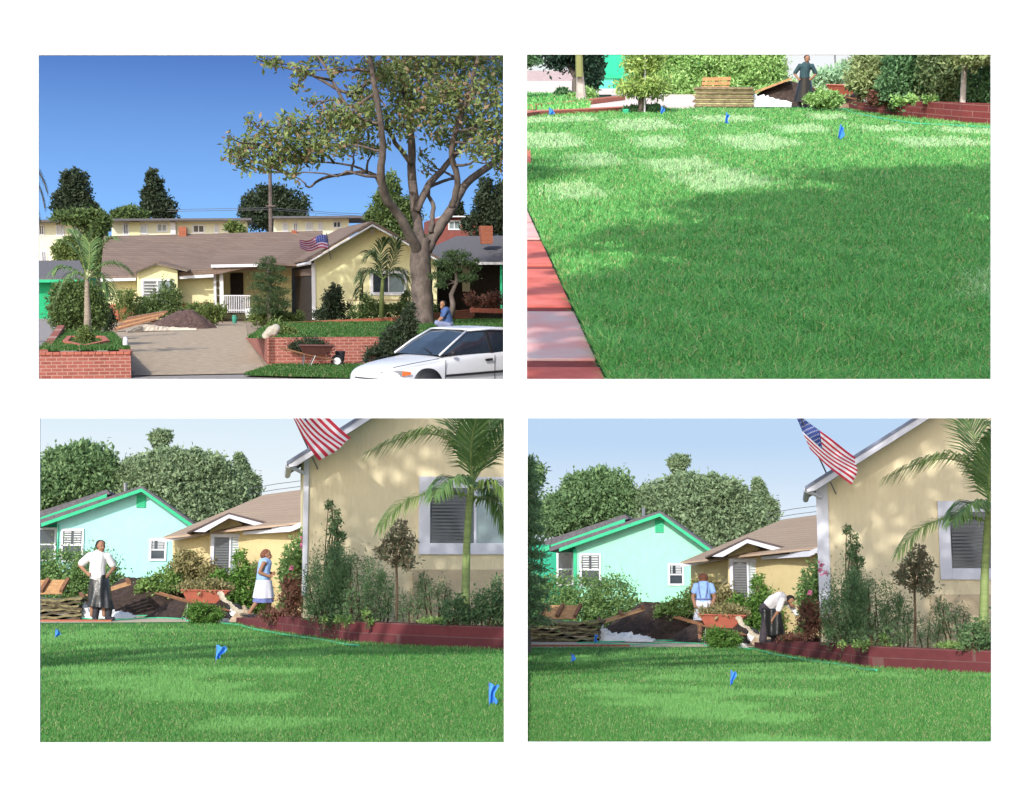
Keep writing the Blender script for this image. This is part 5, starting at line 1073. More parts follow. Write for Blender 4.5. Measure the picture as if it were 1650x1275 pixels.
M['us_red_d'] = mat('flag_red_dull', (.20, .02, .06), .8, .1, 8); M['us_white_d'] = mat('flag_white_dull', (.33, .27, .36), .8, .1, 8)

def white_car(D, C, yaw):
    C = Vector(C); t = D.thing('white_car', 'white two-door car with orange indicator parked at the kerb in front of the house', 'car', C)
    f = Vector((-math.cos(yaw), -math.sin(yaw), 0)); l = Vector((-f.y, f.x, 0))
    P = lambda x, y, z: C + f * x + l * y + Vector((0, 0, z))
    st_ = [(2.10, .50, .30, .46, .58), (2.05, .66, .22, .50, .66), (1.85, .76, .19, .54, .735), (1.55, .81, .18, .60, .79), (1.27, .83, .18, .64, .825), (.95, .84, .18, .70, .86), (.70, .845, .18, .78, .90),
           (.2, .85, .18, .84, .92), (-.5, .85, .18, .87, .94), (-1.1, .84, .19, .88, .96), (-1.6, .81, .20, .87, .99), (-1.95, .76, .24, .82, .98), (-2.1, .66, .32, .70, .90)]
    mb = MB(); n = 0; rows = []
    for x, w_, zb, zs, zt in st_:
        half = [(0, zb), (w_ * .9, zb), (w_ * .985, zb + .10), (w_, (zb + zs) / 2), (w_ * .985, zs), (w_ * .88, zs + (zt - zs) * .62), (w_ * .55, zt - .008), (0, zt + .012)]
        sec = half + [(-y, z) for y, z in half[1:-1]][::-1]; rows.append(sec); mb.v += [tuple(P(x, y, z)) for y, z in sec]
    k = len(rows[0])
    for i in range(len(rows) - 1): mb.f += [(i * k + j, i * k + (j + 1) % k, (i + 1) * k + (j + 1) % k, (i + 1) * k + j) for j in range(k)]
    mb.f += [tuple(range(k))[::-1], tuple(range((len(rows) - 1) * k, len(rows) * k))]
    b = D.part('body', mb, M['car_white'], t, True); s_ = b.modifiers.new('s', 'SUBSURF'); s_.levels = s_.render_levels = 2
    # glasshouse
    def ring(x0, x1, w0, w1, z, fr=0): return [P(x0, -w0, z), P(x0 + .06, 0, z), P(x0, w0, z), P((x0 + x1) / 2, w1, z), P(x1, w0, z), P(x1 - .06, 0, z), P(x1, -w0, z), P((x0 + x1) / 2, -w1, z)]
    lo = ring(.86, -1.86, .70, .765, .89); md = ring(.46, -1.50, .64, .70, 1.13); hi = ring(.04, -1.02, .55, .60, 1.335)
    g = MB().add(lo + md + hi, [(i, (i + 1) % 8, 8 + (i + 1) % 8, 8 + i) for i in range(8)] + [(8 + i, 8 + (i + 1) % 8, 16 + (i + 1) % 8, 16 + i) for i in range(8)] + [tuple(range(16, 24))])
    D.part('window', g, mat('car_glass', (.02, .03, .045), .06, .3, 2, spec=.9), t)
    rf = MB(); rf.grid(lambda a, c: P(.07 - 1.13 * a, (c - .5) * 2 * (.565 + .03 * math.sin(math.pi * a)), 1.35 + .035 * math.sin(math.pi * a) * (1 - (2 * c - 1) ** 2 * .6) - .012 * (abs(2 * c - 1) > .9)), 12, 10)
    o = D.part('roof', rf, M['car_white'], t, True); sm_ = o.modifiers.new('t', 'SOLIDIFY'); sm_.thickness = .03; sm_.offset = -1
    for sg in (-1, 1):
        D.part('pillar', MB().tube([P(.88, .70 * sg, .89), P(.48, .655 * sg, 1.13), P(.06, .565 * sg, 1.345)], .022, 8), M['car_white'], t, True)
        D.part('pillar', MB().tube([P(.06, .57 * sg, 1.345), P(-.5, .625 * sg, 1.365), P(-1.03, .57 * sg, 1.345), P(-1.5, .65 * sg, 1.13), P(-1.88, .70 * sg, .92)], [.02, .02, .025, .045, .06], 8), M['car_white'], t, True)
        D.part('pillar', MB().bar(P(-.42, .775 * sg, .90), P(-.40, .612 * sg, 1.35), .07, .015), M['dark'], t)
    for x in (1.27, -1.33):
        for sg in (-1, 1):
            D.part('wheel_arch', MB().tube([P(x, .70 * sg, .31), P(x, .853 * sg, .31)], .355, 26), M['dark'], t, True)
            w_ = D.part('wheel', MB().tube([P(x, .66 * sg, .285), P(x, .868 * sg, .285)], [.295, .295], 26), M['boot'], t, True)
            hb = MB().tube([P(x, .86 * sg, .285), P(x, .876 * sg, .285)], [.19, .165], 20)
            for q in range(7): a = q * 2 * math.pi / 7; hb.bar(P(x, .878 * sg, .285), P(x + .15 * math.cos(a), .873 * sg, .285 + .15 * math.sin(a)), .04, .012)
            D.part('rim', hb, M['steel'], w_)
    D.part('headlight', MB().grid(lambda a, c: P(2.075 - .20 * a - .05 * a * a, .40 + .36 * a, .50 + .11 * c + .03 * a), 8, 4), M['lamp'], t, True)
    D.part('indicator', MB().grid(lambda a, c: P(1.845 - .17 * a, .762 + .055 * a, .53 + .10 * c * (1 - .5 * a) + .03 * a), 6, 4), M['orange'], t, True)
    D.part('headlight', MB().grid(lambda a, c: P(2.075 - .20 * a - .05 * a * a, -.40 - .36 * a, .50 + .11 * c + .03 * a), 8, 4), M['lamp'], t, True)
    for sg in (-1, 1):
        s2 = MB(); s2.bar(P(.86, .865 * sg, .50), P(-.95, .872 * sg, .53), .02, .045); D.part('rub_strip', s2, M['dark'], t)
        s3 = MB(); s3.bar(P(.86, .846 * sg, .28), P(.84, .846 * sg, .80), .008, .012); s3.bar(P(-.42, .858 * sg, .28), P(-.44, .848 * sg, .86), .008, .012); D.part('door_gap', s3, M['dark'], t)
        D.part('door_handle', MB().bar(P(-.17, .868 * sg, .77), P(-.36, .868 * sg, .775), .03, .045), M['dark'], t, bevel=.01)
        D.part('mirror', MB().ball(P(.66, .86 * sg, .93), .05, 10, 8), M['dark'], t, True)
    for sg in (-1, 1): D.part('bonnet_gap', MB().tube([P(1.98, .66 * sg, .70), P(1.55, .735 * sg, .765), P(.95, .78 * sg, .835)], .007, 6), M['dark'], t)
    D.part('wiper', MB().tube([P(.87, .45, .93), P(.72, .0, 1.005)], .009, 6), M['dark'], t)
    D.part('bumper_gap', MB().tube([P(2.09, -.4, .47), P(2.115, 0, .47), P(2.09, .4, .47)], .012, 6), M['dark'], t)
    D.part('grille', MB().ext([P(2.10, -.30, .30), P(2.10, .30, .30), P(2.11, .30, .38), P(2.11, -.30, .38)], f * .012), M['dark'], t)
    return t
def far_windows(D, t, d, L):
    for (u0, v0, u1, v1, m) in L: window(D, t, d, u0, v0, u1, v1, None, ((0, .5, m), (.5, 1, m)), .12, 'white', mull=.08)
def top_left(D):
    g, at = D.g, D.at; pic = 'upper left picture'
    sheet(D, 'ground', [(-26, 33.2), (26, 33.2), (60, 150), (-60, 150)], -.04, M['drive_t'])
    sheet(D, 'road', [(-26, 20), (26, 20), (26, 33.2), (-26, 33.2)], -.045, M['road'])
    sheet(D, 'driveway', [g(205, 604), g(432, 600), g(400, 545), g(396, 522), g(185, 522), g(190, 545)], -.02, mat('driveway_pale_tan', (.37, .29, .21), 1, .28, 4, bump=.8))
    sheet(D, 'side_drive', [g(40, 566), g(64, 566), g(95, 524), g(92, 500), g(40, 500)], -.01, M['road'])
    kb = MB().box((-12, 32.95, -.12), (-3.2, 33.2, .04)); kb.box((.6, 32.95, -.12), (12, 33.2, .04)); D.solo('kerb', kb, M['road'], None, None, (0, 33, 0), kind='structure')
    def turf(name, poly, n, h, w_, label, seed):
        me = MB().add(poly, [tuple(range(len(poly)))]); D.solo('lawn', me, M['lawn_l'], None, None, poly[0], kind='structure')
        rs = rng(seed); p = [Vector(q) for q in poly]; P = []
        for i in range(n):
            a, b, c, d_ = p; s_, r_ = rs.random(2); q = a.lerp(b, s_).lerp(d_.lerp(c, s_), r_); P.append((q.x, q.y, q.z))
        D.solo('grass', MB().quads(blades(rs, np.array(P), h, w_, .8)), M['grass_l'], label, 'grass', poly[0], kind='stuff')
    turf('a', [at(60, 566, 33), at(210, 564, 33), at(182, 538, 43), at(97, 535, 43)], 14000, .09, .03, 'grass inside the left brick planter of the ' + pic, 1)
    turf('b', [g(392, 605), g(660, 611.5), g(660, 588), g(440, 590)], 12000, .08, .03, 'grass strip between road and brick wall in the ' + pic, 2)
    turf('c', [at(400, 545, 37), at(830, 552, 37), at(830, 515, 66), at(440, 520, 66)], 30000, .10, .045, 'raised front lawn behind the brick wall in the ' + pic, 3)
    # left planter
    A_, B_, C_, E_ = at(40, 600, 32), at(211, 600, 32), at(184, 552, 43), at(94, 552, 43)
    z = 0
    brick_wall(D, 'brick_planter', [(E_.x, E_.y), (A_.x - .25, A_.y), (A_.x, A_.y - .0)], .50, .18, M['brick_l'], 'left return of the square brick planter in the ' + pic, 'planter wall') if 0 else None
    t = D.thing('brick_planter', 'square red brick planter by the street at the lower left of the ' + pic, 'planter wall', A_)
    mb = MB(); mb.box((A_.x, A_.y, -.1), (B_.x, A_.y + .2, .5)); D.part('front_wall', mb, M['brick_l'], t)
    D.part('side_wall', MB().ext([(B_.x - .2, B_.y + .2, -.1), (B_.x, B_.y + .2, -.1), (C_.x, C_.y, -.1), (C_.x - .2, C_.y, -.1)], (0, 0, .6)), M['brick_l'], t)
    D.part('side_wall', MB().ext([at(64, 600, 33), at(64, 600, 33) + Vector((.2, 0, 0)), E_ + Vector((.2, 0, 0)), E_], (0, 0, .52)), M['brick_l'], t)
    cm = MB()
    for k in range(15): x0 = A_.x + (B_.x - A_.x) * k / 15; cm.box((x0 + .006, A_.y - .02, .503), (x0 + (B_.x - A_.x) / 15 - .006, A_.y + .22, .56))
    D.part('cap_bricks', cm, M['cap_l'], t); cm = MB()
    for k in range(34): p = (B_ + Vector((-.1, .2, 0))).lerp(C_ - Vector((.1, 0, 0)), (k + .5) / 34); cm.box((p.x - .12, p.y - .14, .503), (p.x + .12, p.y + .14, .56))
    D.part('cap_bricks', cm, M['cap_l'], t); cm = MB()
    for k in range(34): p = at(64, 600, 33).lerp(E_, (k + .5) / 34) + Vector((.1, 0, 0)); cm.box((p.x - .12, p.y - .14, .425), (p.x + .12, p.y + .14, .49))
    D.part('cap_bricks', cm, M['cap_l'], t)
    mb = MB(); q = [at(105, 553, 35.2), at(136, 560, 34.2), at(172, 552, 35.2), at(165, 545, 38), at(112, 545, 38)]
    for i in range(5): a, b = q[i], q[(i + 1) % 5]; mb.bar(a, b, .12, .12)
    D.solo('brick_edging', mb, M['cap_l'], 'small brick ring around the round lime bush in the ' + pic, 'edging', q[0]); 
    shrub(D, 'round_bush', 'round lime green bush inside the left planter in the ' + pic, 'bush', [(138, 548, 12, 16), (137, 556, 13, 11), (138, 540, 7, 9)], 35.4, 2600, .07, M['lf_yel'], 101, shell=.8)
    D.solo('canister', MB().tube([at(202, 556, 33), at(202, 548, 33), at(202, 543, 33)], [.06, .06, .035], 10), M['white'], 'small white canister standing on the planter corner in the ' + pic, 'canister', at(202, 556, 33))
    pd = 41.5; t = D.thing('palm_tree', 'young feather palm in the left planter of the ' + pic, 'palm', at(141, 545, pd))
    D.part('trunk', MB().tube([at(141, 545, pd), at(141, 510, pd), at(140, 465, pd), at(140, 445, pd)], [.13, .10, .07, .06], 9), mat('bark_young_palm', (.30, .25, .20), .9, .3, 6, bump=.5, stretch=(1, 1, 4)), t, True); rnd = random.Random(7)
    for pts, dr in (([(140, 450), (135, 410), (115, 390), (92, 388)], .4), ([(140, 450), (120, 425), (100, 450), (88, 492)], .5), ([(140, 450), (165, 415), (190, 420), (212, 440)], .5), ([(140, 450), (155, 400), (170, 380), (190, 385)], .4), ([(140, 450), (148, 410), (140, 390), (150, 375)], .2), ([(140, 450), (165, 430), (172, 450), (178, 480)], .5), ([(140, 450), (128, 400), (125, 375), (112, 372)], .3), ([(140, 450), (110, 430), (105, 425), (84, 440)], .5)):
        Q, ra = frond(None, [at(p[0], p[1], pd + rnd.uniform(-.3, .3)) for p in pts], .50, .035, dr, rnd, 30); D.part('frond', MB().quads(Q), M['lf_palm'], t); D.part('frond_stalk', MB().tube(ra, .014, 5), M['palm_trunk_g'], t)
    shrub(D, 'hedge', 'big dense hedge bush behind the young palm in the ' + pic, 'hedge', [(110, 490, 24, 36), (145, 485, 22, 34), (125, 505, 36, 28), (100, 510, 14, 22), (155, 510, 13, 22), (125, 470, 26, 14)], 47, 16000, .11, M['lf_green'], 102, nclump=50)
    shrub(D, 'dark_bush', 'dark leafy bush right of the big hedge in the ' + pic, 'bush', [(172, 508, 9, 20), (178, 520, 9, 12)], 52, 1600, .11, M['lf_con'], 103)
    # green garage + blue car
    hd = 80; t = D.thing('green_garage', 'bright green garage with dark grey roof at the left edge of the ' + pic, 'garage', g(95, 510))
    D.part('wall', MB().ext([at(40, 520, hd), at(40, 448, hd), at(137, 448, hd), at(137, 520, hd)], (0, 5, 0)), mat('garage_green', (.02, .38, .17), .85, .1, 3), t)
    D.part('roof', MB().ext([at(40, 452, hd - .6), at(140, 452, hd - .6), at(128, 424, hd + 4), at(40, 424, hd + 4)], (0, .05, .15)), M['roof_gr'], t)
    D.part('fascia', MB().bar(at(40, 453, hd - .65), at(140, 453, hd - .65), .08, .16), M['green_trim'], t)
    far_car(D, g(60, 503) + Vector((-.6, 0, 0)), 4.4, 'dark blue car standing before the green garage in the ' + pic, mat('car_paint_navy', (.015, .025, .06), .2, .1, 3, spec=.7), .5)
    # main house, left part
    d = 74.; t = D.thing('yellow_house', 'long low yellow house with brown roof and little front gable in the ' + pic, 'house', g(255, 515))
    D.part('wall', MB().ext([at(166, 494, d), at(166, 448, d), at(346, 442, d), at(346, 494, d)], (0, 8, 0)), M['yellow'], t)
    D.part('brick_base', MB().ext([at(165, 520, d - .08), at(165, 491, d - .08), at(346, 488, d - .08), at(346, 520, d - .08)], (0, 8, 0)), M['brick_ol'], t)
    D.part('roof', MB().ext([at(162, 450, d - .8), at(345, 443, d - .8), at(425, 426, d - .8), at(520, 432, d + 1), at(520, 375, d + 9), at(167, 384, d + 9)], (0, .06, .12)), M['roof_br'], t)
    for q in ((162, 451.5, 219, 450), (289, 447.5, 344, 444.5), (340, 429, 426, 427.5)): D.part('fascia', MB().bar(at(q[0], q[1], d - .9), at(q[2], q[3], d - .9), .06, .15), M['white'], t)
    D.part('porch_beam', MB().ext([at(341, 443, d - .7), at(341, 429, d - .7), at(345, 429, d - .7), at(345, 443, d - .7)], (0, .3, 0)), M['roof_br'], t)
    gw = MB().ext([at(221, 515, d - 1.1), at(221, 437, d - 1.1), at(252, 425, d - 1.1), at(286, 436, d - 1.1), at(286, 515, d - 1.1)], (0, 1.0, 0)); D.part('gable_wall', gw, M['yellow'], t)
    gr = MB(); gr.bar(at(217, 439, d - 1.3), at(252, 425, d - 1.3), .10, .14, (0, 1, 0)); gr.bar(at(252, 425, d - 1.3), at(302, 436.5, d - 1.3), .10, .14, (0, 1, 0)); D.part('gable_fascia', gr, M['white'], t)
    grf = MB(); grf.ext([at(215, 438, d - 1.5), at(252, 423, d - 1.5), at(252, 424.5, d - 1.5), at(215, 439.5, d - 1.5)], (0, 3, .1)); grf.ext([at(252, 423, d - 1.5), at(305, 435, d - 1.5), at(305, 436.5, d - 1.5), at(252, 424.5, d - 1.5)], (0, 3, .1)); D.part('gable_roof', grf, M['roof_br'], t)
    window(D, t, d - 1.1, 228, 450, 281, 500, None, ((0, .5, 'slat_pale'), (.5, 1, 'glass_pale')), .10, 'white', slats=((0, .46, 'slat_dark', 0, 1, 9),))
    D.part('chimney', MB().box(tuple(at(288, 382, d + 8.5)), tuple(at(301, 366, d + 9.1))), M['brick_ol'], t)
    D.part('chimney', MB().box(tuple(at(470, 382, d + 8.5)), tuple(at(478, 372, d + 9.1))), M['brick_ol'], t)
    # porch
    D.part('porch_wall', MB().ext([at(346, 515, d + 3), at(346, 430, d + 3), at(470, 430, d + 3), at(470, 515, d + 3)], (0, .3, 0)), M['yellow'], t)
    D.part('door', MB().box(tuple(at(372, 505, d + 2.95)), tuple(at(392, 440, d + 2.99))), M['dk_wood'], t)
    D.part('post', MB().box(tuple(at(354.5, 508, d - .4)), tuple(at(359.5, 430, d - .2))), M['white'], t); D.part('post', MB().box(tuple(at(345, 508, d - .4)), tuple(at(348, 430, d - .2))), M['white'], t)
    sc_ = MB()
    for v in (440, 452, 464, 476): sc_.box(tuple(at(348, v + .7, d - .35)), tuple(at(354.5, v, d - .3)))
    D.part('lattice', sc_, M['white'], t)
    rl = D.thing('porch_railing', 'white porch railing before the entrance in the ' + pic, 'railing', g(380, 510)); 
    for i in range(15): D.part('baluster', MB().bar(at(361 + i * 2.9, 504, d - .7), at(361 + i * 2.9, 477, d - .7), .035), M['white'], rl)
    D.part('rail', MB().bar(at(359, 476.5, d - .7), at(404, 476.5, d - .7), .05), M['white'], rl); D.part('rail', MB().bar(at(359, 500, d - .72), at(404, 500, d - .72), .05), M['white'], rl)
    D.solo('plant_pot', MB().tube([at(402, 512, 68), at(402, 503, 68), at(402, 497, 68)], [.16, .22, .22], 12), M['white'], 'pale pot near the porch railing in the ' + pic, 'pot', at(402, 512, 68))
    D.solo('green_pot', MB().tube([at(378, 521, 66), at(378, 514, 66), at(378, 508, 66)], [.10, .13, .11], 10), mat('pot_green', (.05, .25, .18), .7, .1, 5), 'small green pot at the driveway end in the ' + pic, 'pot', at(378, 521, 66))
    # garage wing
    d = 70.; t = D.thing('garage_wing', 'yellow garage wing with tall front gable and white rake boards in the ' + pic, 'garage', g(600, 515))
    D.part('wall', MB().ext([at(506, 520, d), at(506, 416, d), at(600, 361.5, d), at(704, 417, d), at(704, 520, d)], (0, .4, 0)), M['yellow'], t)
    a0, a1 = at(506, 520, d + .41), at(458, 520, 82); a0.z = a1.z = -.05; h0 = at(506, 424, d + .41).z
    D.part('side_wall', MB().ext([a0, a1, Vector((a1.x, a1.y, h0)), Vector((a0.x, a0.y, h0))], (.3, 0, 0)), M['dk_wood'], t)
    D.part('door_beam', MB().ext([at(505, 432, d - .02) + Vector((-.03, .4, 0)), at(457, 438, 81.5), at(457, 447, 81.5), at(505, 444, d) + Vector((-.03, .4, 0))], (.05, -.12, 0)), mat('beam_brown', (.14, .10, .08), .9, .2, 4), t)
    D.part('corner_board', MB().box(tuple(at(503, 515, d - .06)), tuple(at(508, 424, d - .003))), M['white'], t)
    D.part('roof', MB().ext([at(498, 420, d - .7), at(600, 360, d - .7), at(545, 372, 88), at(430, 432, 88)], (0, 0, .12)), M['roof_br'], t)
    D.part('roof', MB().ext([at(600, 360, d - .7), at(708, 419, d - .7), at(680, 415, 88), at(560, 368, 88)], (0, 0, .12)), M['roof_br'], t)
    rk = MB(); rk.bar(at(499, 421.5, d - .75), at(600, 363, d - .75), .08, .2, (0, 1, 0)); rk.bar(at(600, 363, d - .75), at(706, 420, d - .75), .08, .2, (0, 1, 0)); D.part('rake_board', rk, M['white'], t)
    D.part('gutter', MB().tube([at(499, 424, d - .7), at(450, 434, 84)], .09, 7), M['white'], t)
    D.part('gable_vent', MB().box(tuple(at(598, 378, d - .05)), tuple(at(603, 368, d - .003))), M['white'], t)
    window(D, t, d, 596, 436, 656, 476, None, ((0, .5, 'glass_dark'), (.5, 1, 'glass_pale')), .16, 'white')
    D.part('sill_board', MB().box(tuple(at(560, 484, d - .05)), tuple(at(704, 482, d - .003))), M['stucco_tan_low'], t)
    # flag on the roof edge
    t = D.thing('flag_on_pole', 'dark striped flag flying above the garage roof in the ' + pic, 'flag', at(525, 415, 69)); D.part('pole', MB().tube([at(533, 418, 69.6), at(526, 376, 69)], .03, 6), M['steel'], t)
    A2, B2, C2, E2 = at(527, 379, 69), at(529, 402, 69), at(484, 402, 69.4), at(482, 388, 69.4); rd, wh, bl = MB(), MB(), MB()
    def fp(s_, h): 
        q = A2.lerp(B2, h).lerp(E2.lerp(C2, h), s_); return q + Vector((0, .12 * math.sin(8 * s_ + 3 * h), .09 * math.sin(7 * s_)))
    for k in range(9): s0 = .42 if k < 5 else 0.; (rd if k % 2 == 0 else wh).grid(lambda a, b: fp(s0 + (1 - s0) * a, (k + b) / 9), 12, 1)
    bl.grid(lambda a, b: fp(.42 * a, b * 5 / 9), 6, 4); D.part('red_stripes', rd, M['us_red_d'], t); D.part('white_stripes', wh, M['us_white_d'], t); cn = D.part('canton', bl, M['us_blue'], t)
    stt = MB(); 
    for r in range(4):
        for c in range(5): stt.ball(fp(.42 * (c + .5) / 5, (r + .6) / 8.4) - Vector((0, .02, 0)), .025, 5, 3)
    D.part('stars', stt, M['us_white_d'], cn)
    # planters and low walls right
    pts = [at(466, 529, 61), at(520, 526, 62), at(632, 521, 62), at(690, 515, 64), at(757, 507, 68), at(765, 500, 74)]
    mb = MB(); n = len(pts); vs = []; 
    for p in pts: vs += [Vector((p.x, p.y, p.z - .3)), Vector((p.x, p.y + .3, p.z - .3)), Vector((p.x, p.y + .3, p.z + .26)), Vector((p.x, p.y, p.z + .26))]
    fs = [(4 * i + k, 4 * i + 4 + k, 4 * i + 4 + (k + 1) % 4, 4 * i + (k + 1) % 4) for i in range(n - 1) for k in range(4)] + [(0, 1, 2, 3), (4 * n - 1, 4 * n - 2, 4 * n - 3, 4 * n - 4)]
    D.solo('brick_planter', mb.add(vs, fs), M['brick_ol'], 'long low red planter wall under the garage gable in the ' + pic, 'planter wall', pts[0])
    d = 36; zt = at(500, 544, d).z
    D.solo('brick_wall', MB().box((at(433, 590, d).x, d, -.1), (at(612, 590, d).x, d + .22, zt)), M['brick_l'], 'front brick retaining wall left of the white car in the ' + pic, 'wall', at(433, 587, d), bevel=.01)
    a, b = at(431, 587, d), at(396, 545, 50)
    D.solo('brick_wall', MB().add([a, b, b + Vector((.2, 0, 0)), a + Vector((.2, 0, 0)), Vector((a.x, a.y, zt)), Vector((b.x, b.y, .12)), Vector((b.x + .2, b.y, .12)), Vector((a.x + .2, a.y, zt))], [(0, 1, 2, 3), (4, 7, 6, 5), (0, 4, 5, 1), (1, 5, 6, 2), (2, 6, 7, 3), (3, 7, 4, 0)]), M['brick_l'], 'side brick wall sloping back along the driveway in the ' + pic, 'wall', a)
    sb = MB(); rr_ = random.Random(8); p = at(437, 545, 36.2)
    for q in ((-.07, 0, .12), (.08, .02, .13), (0, 0, .2), (.12, 0, .24), (-.12, .02, .05)): sb.ball((p.x + q[0], 36.22 + q[1], zt + q[2]), (.12, .09, .11), 10, 7, .14, rr_)
    D.solo('stone', remesh(sb, .025, 1), mat('stone_white', (.42, .39, .33), .9, .4, 8, bump=.6), 'knobbly white stone on the corner of the brick wall in the ' + pic, 'rock', (p.x, 36.22, zt), smooth=True)
    shrub(D, 'round_bush', 'round olive bush behind the white stone in the ' + pic, 'bush', [(458, 538, 15, 11), (445, 528, 13, 12), (465, 542, 10, 8)], 38.5, 2600, .07, M['lf_yel'], 104, shell=.8)
    shrub(D, 'ivy', 'dark ivy hanging over the brick wall behind the wheelbarrow in the ' + pic, 'plants', [(500, 555, 26, 9), (480, 560, 14, 10), (512, 562, 14, 9)], 35.9, 2200, .07, M['lf_con'], 105)
    shrub(D, 'dark_bush', 'dark leafy bush between brick wall and white car in the ' + pic, 'bush', [(640, 545, 26, 22), (655, 530, 16, 22), (625, 565, 26, 14), (662, 515, 9, 20), (600, 575, 14, 8)], 35.2, 7500, .08, M['lf_con'], 106)
    bw = at(505, 585, 34.4); wheelbarrow(D, (bw.x, 34.4, 0), .05, 'dark wheelbarrow with a white wheel against the brick wall in the ' + pic, mat('barrow_dark', (.10, .04, .035), .6, .2, 6), .82)
    D.solo('bucket', MB().tube([at(548, 583, 34.8), at(548, 566, 34.8)], [.10, .13], 14), M['boot'], 'dark bucket beside the wheelbarrow wheel in the ' + pic, 'bucket', at(548, 583, 34.8))
    # soil and sod
    mound(D, 'soil_heap', mat('soil_l', (.10, .062, .055), 1, .4, 6, bump=.8), 'dark soil heap on the driveway in the ' + pic, 'soil heap', at(294, 525, 64).x, 64, 1.5, 1.5, .85, 31, n=40)
    crumpled(D, 'plastic_sheet', mat('sheet_tan', (.55, .47, .38), .7, .15, 5), 'pale torn sheeting at the foot of the soil heap in the ' + pic, 'plastic sheet', g(265, 531), [(g(212, 533).x, 58.5, .3, .08), (g(240, 530).x, 60, .4, .25), (g(280, 530).x, 60.5, .3, .12), (g(320, 530).x, 60.5, .2, .08)], 9)
    t = D.thing('sod_stack', 'slanting pile of turf rolls and boards on the driveway in the ' + pic, 'turf stack', at(225, 530, 60)); rnd = random.Random(12)
    for k in range(7):
        a = at(184 + k * 3, 532 - k * 3.0, 60) + Vector((0, .2 * k, 0)); b = at(250 + k * 2.5, 514 - k * 1.8, 60.5) + Vector((0, .2 * k, 0)); D.part('turf_roll', MB().bar(a, b, .45, .075), M['wood'] if k in (1, 4) else mat('turf_red', (.26, .14, .09), 1, .35, 6), t)
    # plants by the house
    for nm, lb, L, dd, n, lm, sd_ in (('window_bush', 'leafy bush under the front window in the ' + pic, [(235, 493, 22, 16), (265, 490, 24, 18), (215, 488, 12, 16), (280, 482, 10, 16), (250, 502, 36, 10)], 70.5, 7000, 'lf_green', 107),
        ('thin_bush', 'thin dry bush at the left wall corner in the ' + pic, [(200, 495, 10, 22), (190, 485, 6, 14), (208, 480, 6, 14)], 69, 1300, 'lf_yel', 108),
        ('banana_plant', 'upright leafy plant against the pale window in the ' + pic, [(264, 468, 4, 14), (277, 465, 4, 14), (272, 478, 8, 10)], 71.5, 900, 'lf_green', 109),
        ('right_bush', 'low bushes right of the soil heap in the ' + pic, [(330, 502, 20, 12), (315, 497, 12, 8), (345, 508, 16, 12), (355, 500, 9, 10)], 67, 3600, 'lf_yel', 110),
        ('dark_shrub', 'dark conical shrub at the garage corner in the ' + pic, [(530, 495, 12, 24), (545, 490, 10, 22), (537, 478, 7, 16), (520, 508, 16, 10), (555, 505, 14, 14)], 66.5, 6500, 'lf_con', 111),
        ('border_plants', 'mixed border plants along the garage gable in the ' + pic, [(580, 503, 16, 12), (605, 500, 14, 14), (632, 503, 16, 12), (590, 492, 7, 16), (650, 498, 10, 16), (655, 482, 6, 10), (695, 500, 12, 8)], 66, 6500, 'lf_green', 112),
        ('driveway_bush', 'low bush under the tiered pine by the driveway in the ' + pic, [(432, 512, 28, 12), (455, 515, 20, 10), (415, 505, 12, 12), (478, 512, 14, 10)], 63, 5200, 'lf_yel', 113)):
        shrub(D, nm, lb, 'bush', L, dd, n, .13, M[lm], sd_)
    def pads(name, label, base, trunk, P_, d, n, seed, sz=.14):
        t = D.thing(name, label, 'pine', base); mb = MB(); mb.tube([at(u, v, d) for u, v in trunk], [.14 - .10 * i / (len(trunk) - 1) for i in range(len(trunk))], 7); rnd = random.Random(seed)
        for l in P_: 
            k = min(trunk, key=lambda q: abs(q[1] - l[1] - 4)); mb.tube(*limb(rnd, at(k[0], k[1], d), at(l[0], l[1] + l[3] * .5, d), .05, .02, .12, 4), n=5)
        D.part('trunk', mb, M['bark_t'], t, True); D.part('needle_pads', MB().quads(cloud(rng(seed), lobes_px(D, P_, d, depth=.9), n, .10, aspect=.3, shell=.7, clump=.2, nclump=60, up=.6)), M['lf_pine'], t)
    pads('tiered_pine', 'tiered cloud-pruned pine beside the garage door in the ' + pic, at(434, 520, 62), [(436, 520), (433, 490), (436, 465), (432, 440), (434, 418)], [(434, 419, 12, 5), (425, 430, 13, 5), (444, 433, 14, 5), (428, 446, 20, 6), (446, 452, 16, 6), (420, 462, 17, 6), (444, 470, 20, 6), (428, 482, 25, 8), (450, 490, 18, 8), (425, 500, 22, 6)], 62, 8500, 114)
    pads('cloud_tree', 'cloud-pruned tree with flat pads right of the big trunk in the ' + pic, at(728, 512, 56), [(727, 512), (730, 490), (727, 475), (736, 455), (734, 430), (737, 410)], [(737, 411, 20, 7), (718, 425, 18, 7), (757, 424, 16, 7), (710, 446, 16, 7), (752, 448, 16, 7), (730, 435, 12, 6), (712, 460, 11, 5), (765, 432, 8, 6)], 56, 6500, 115)
    pd = 64; t = D.thing('palm_tree', 'palm with drooping fronds before the garage gable in the ' + pic, 'palm', at(615, 512, pd)); D.part('trunk', MB().tube([at(615, 512, pd), at(615, 480, pd), at(617, 450, pd)], [.13, .10, .09], 8), M['palm_trunk_g'], t, True); rnd = random.Random(17)
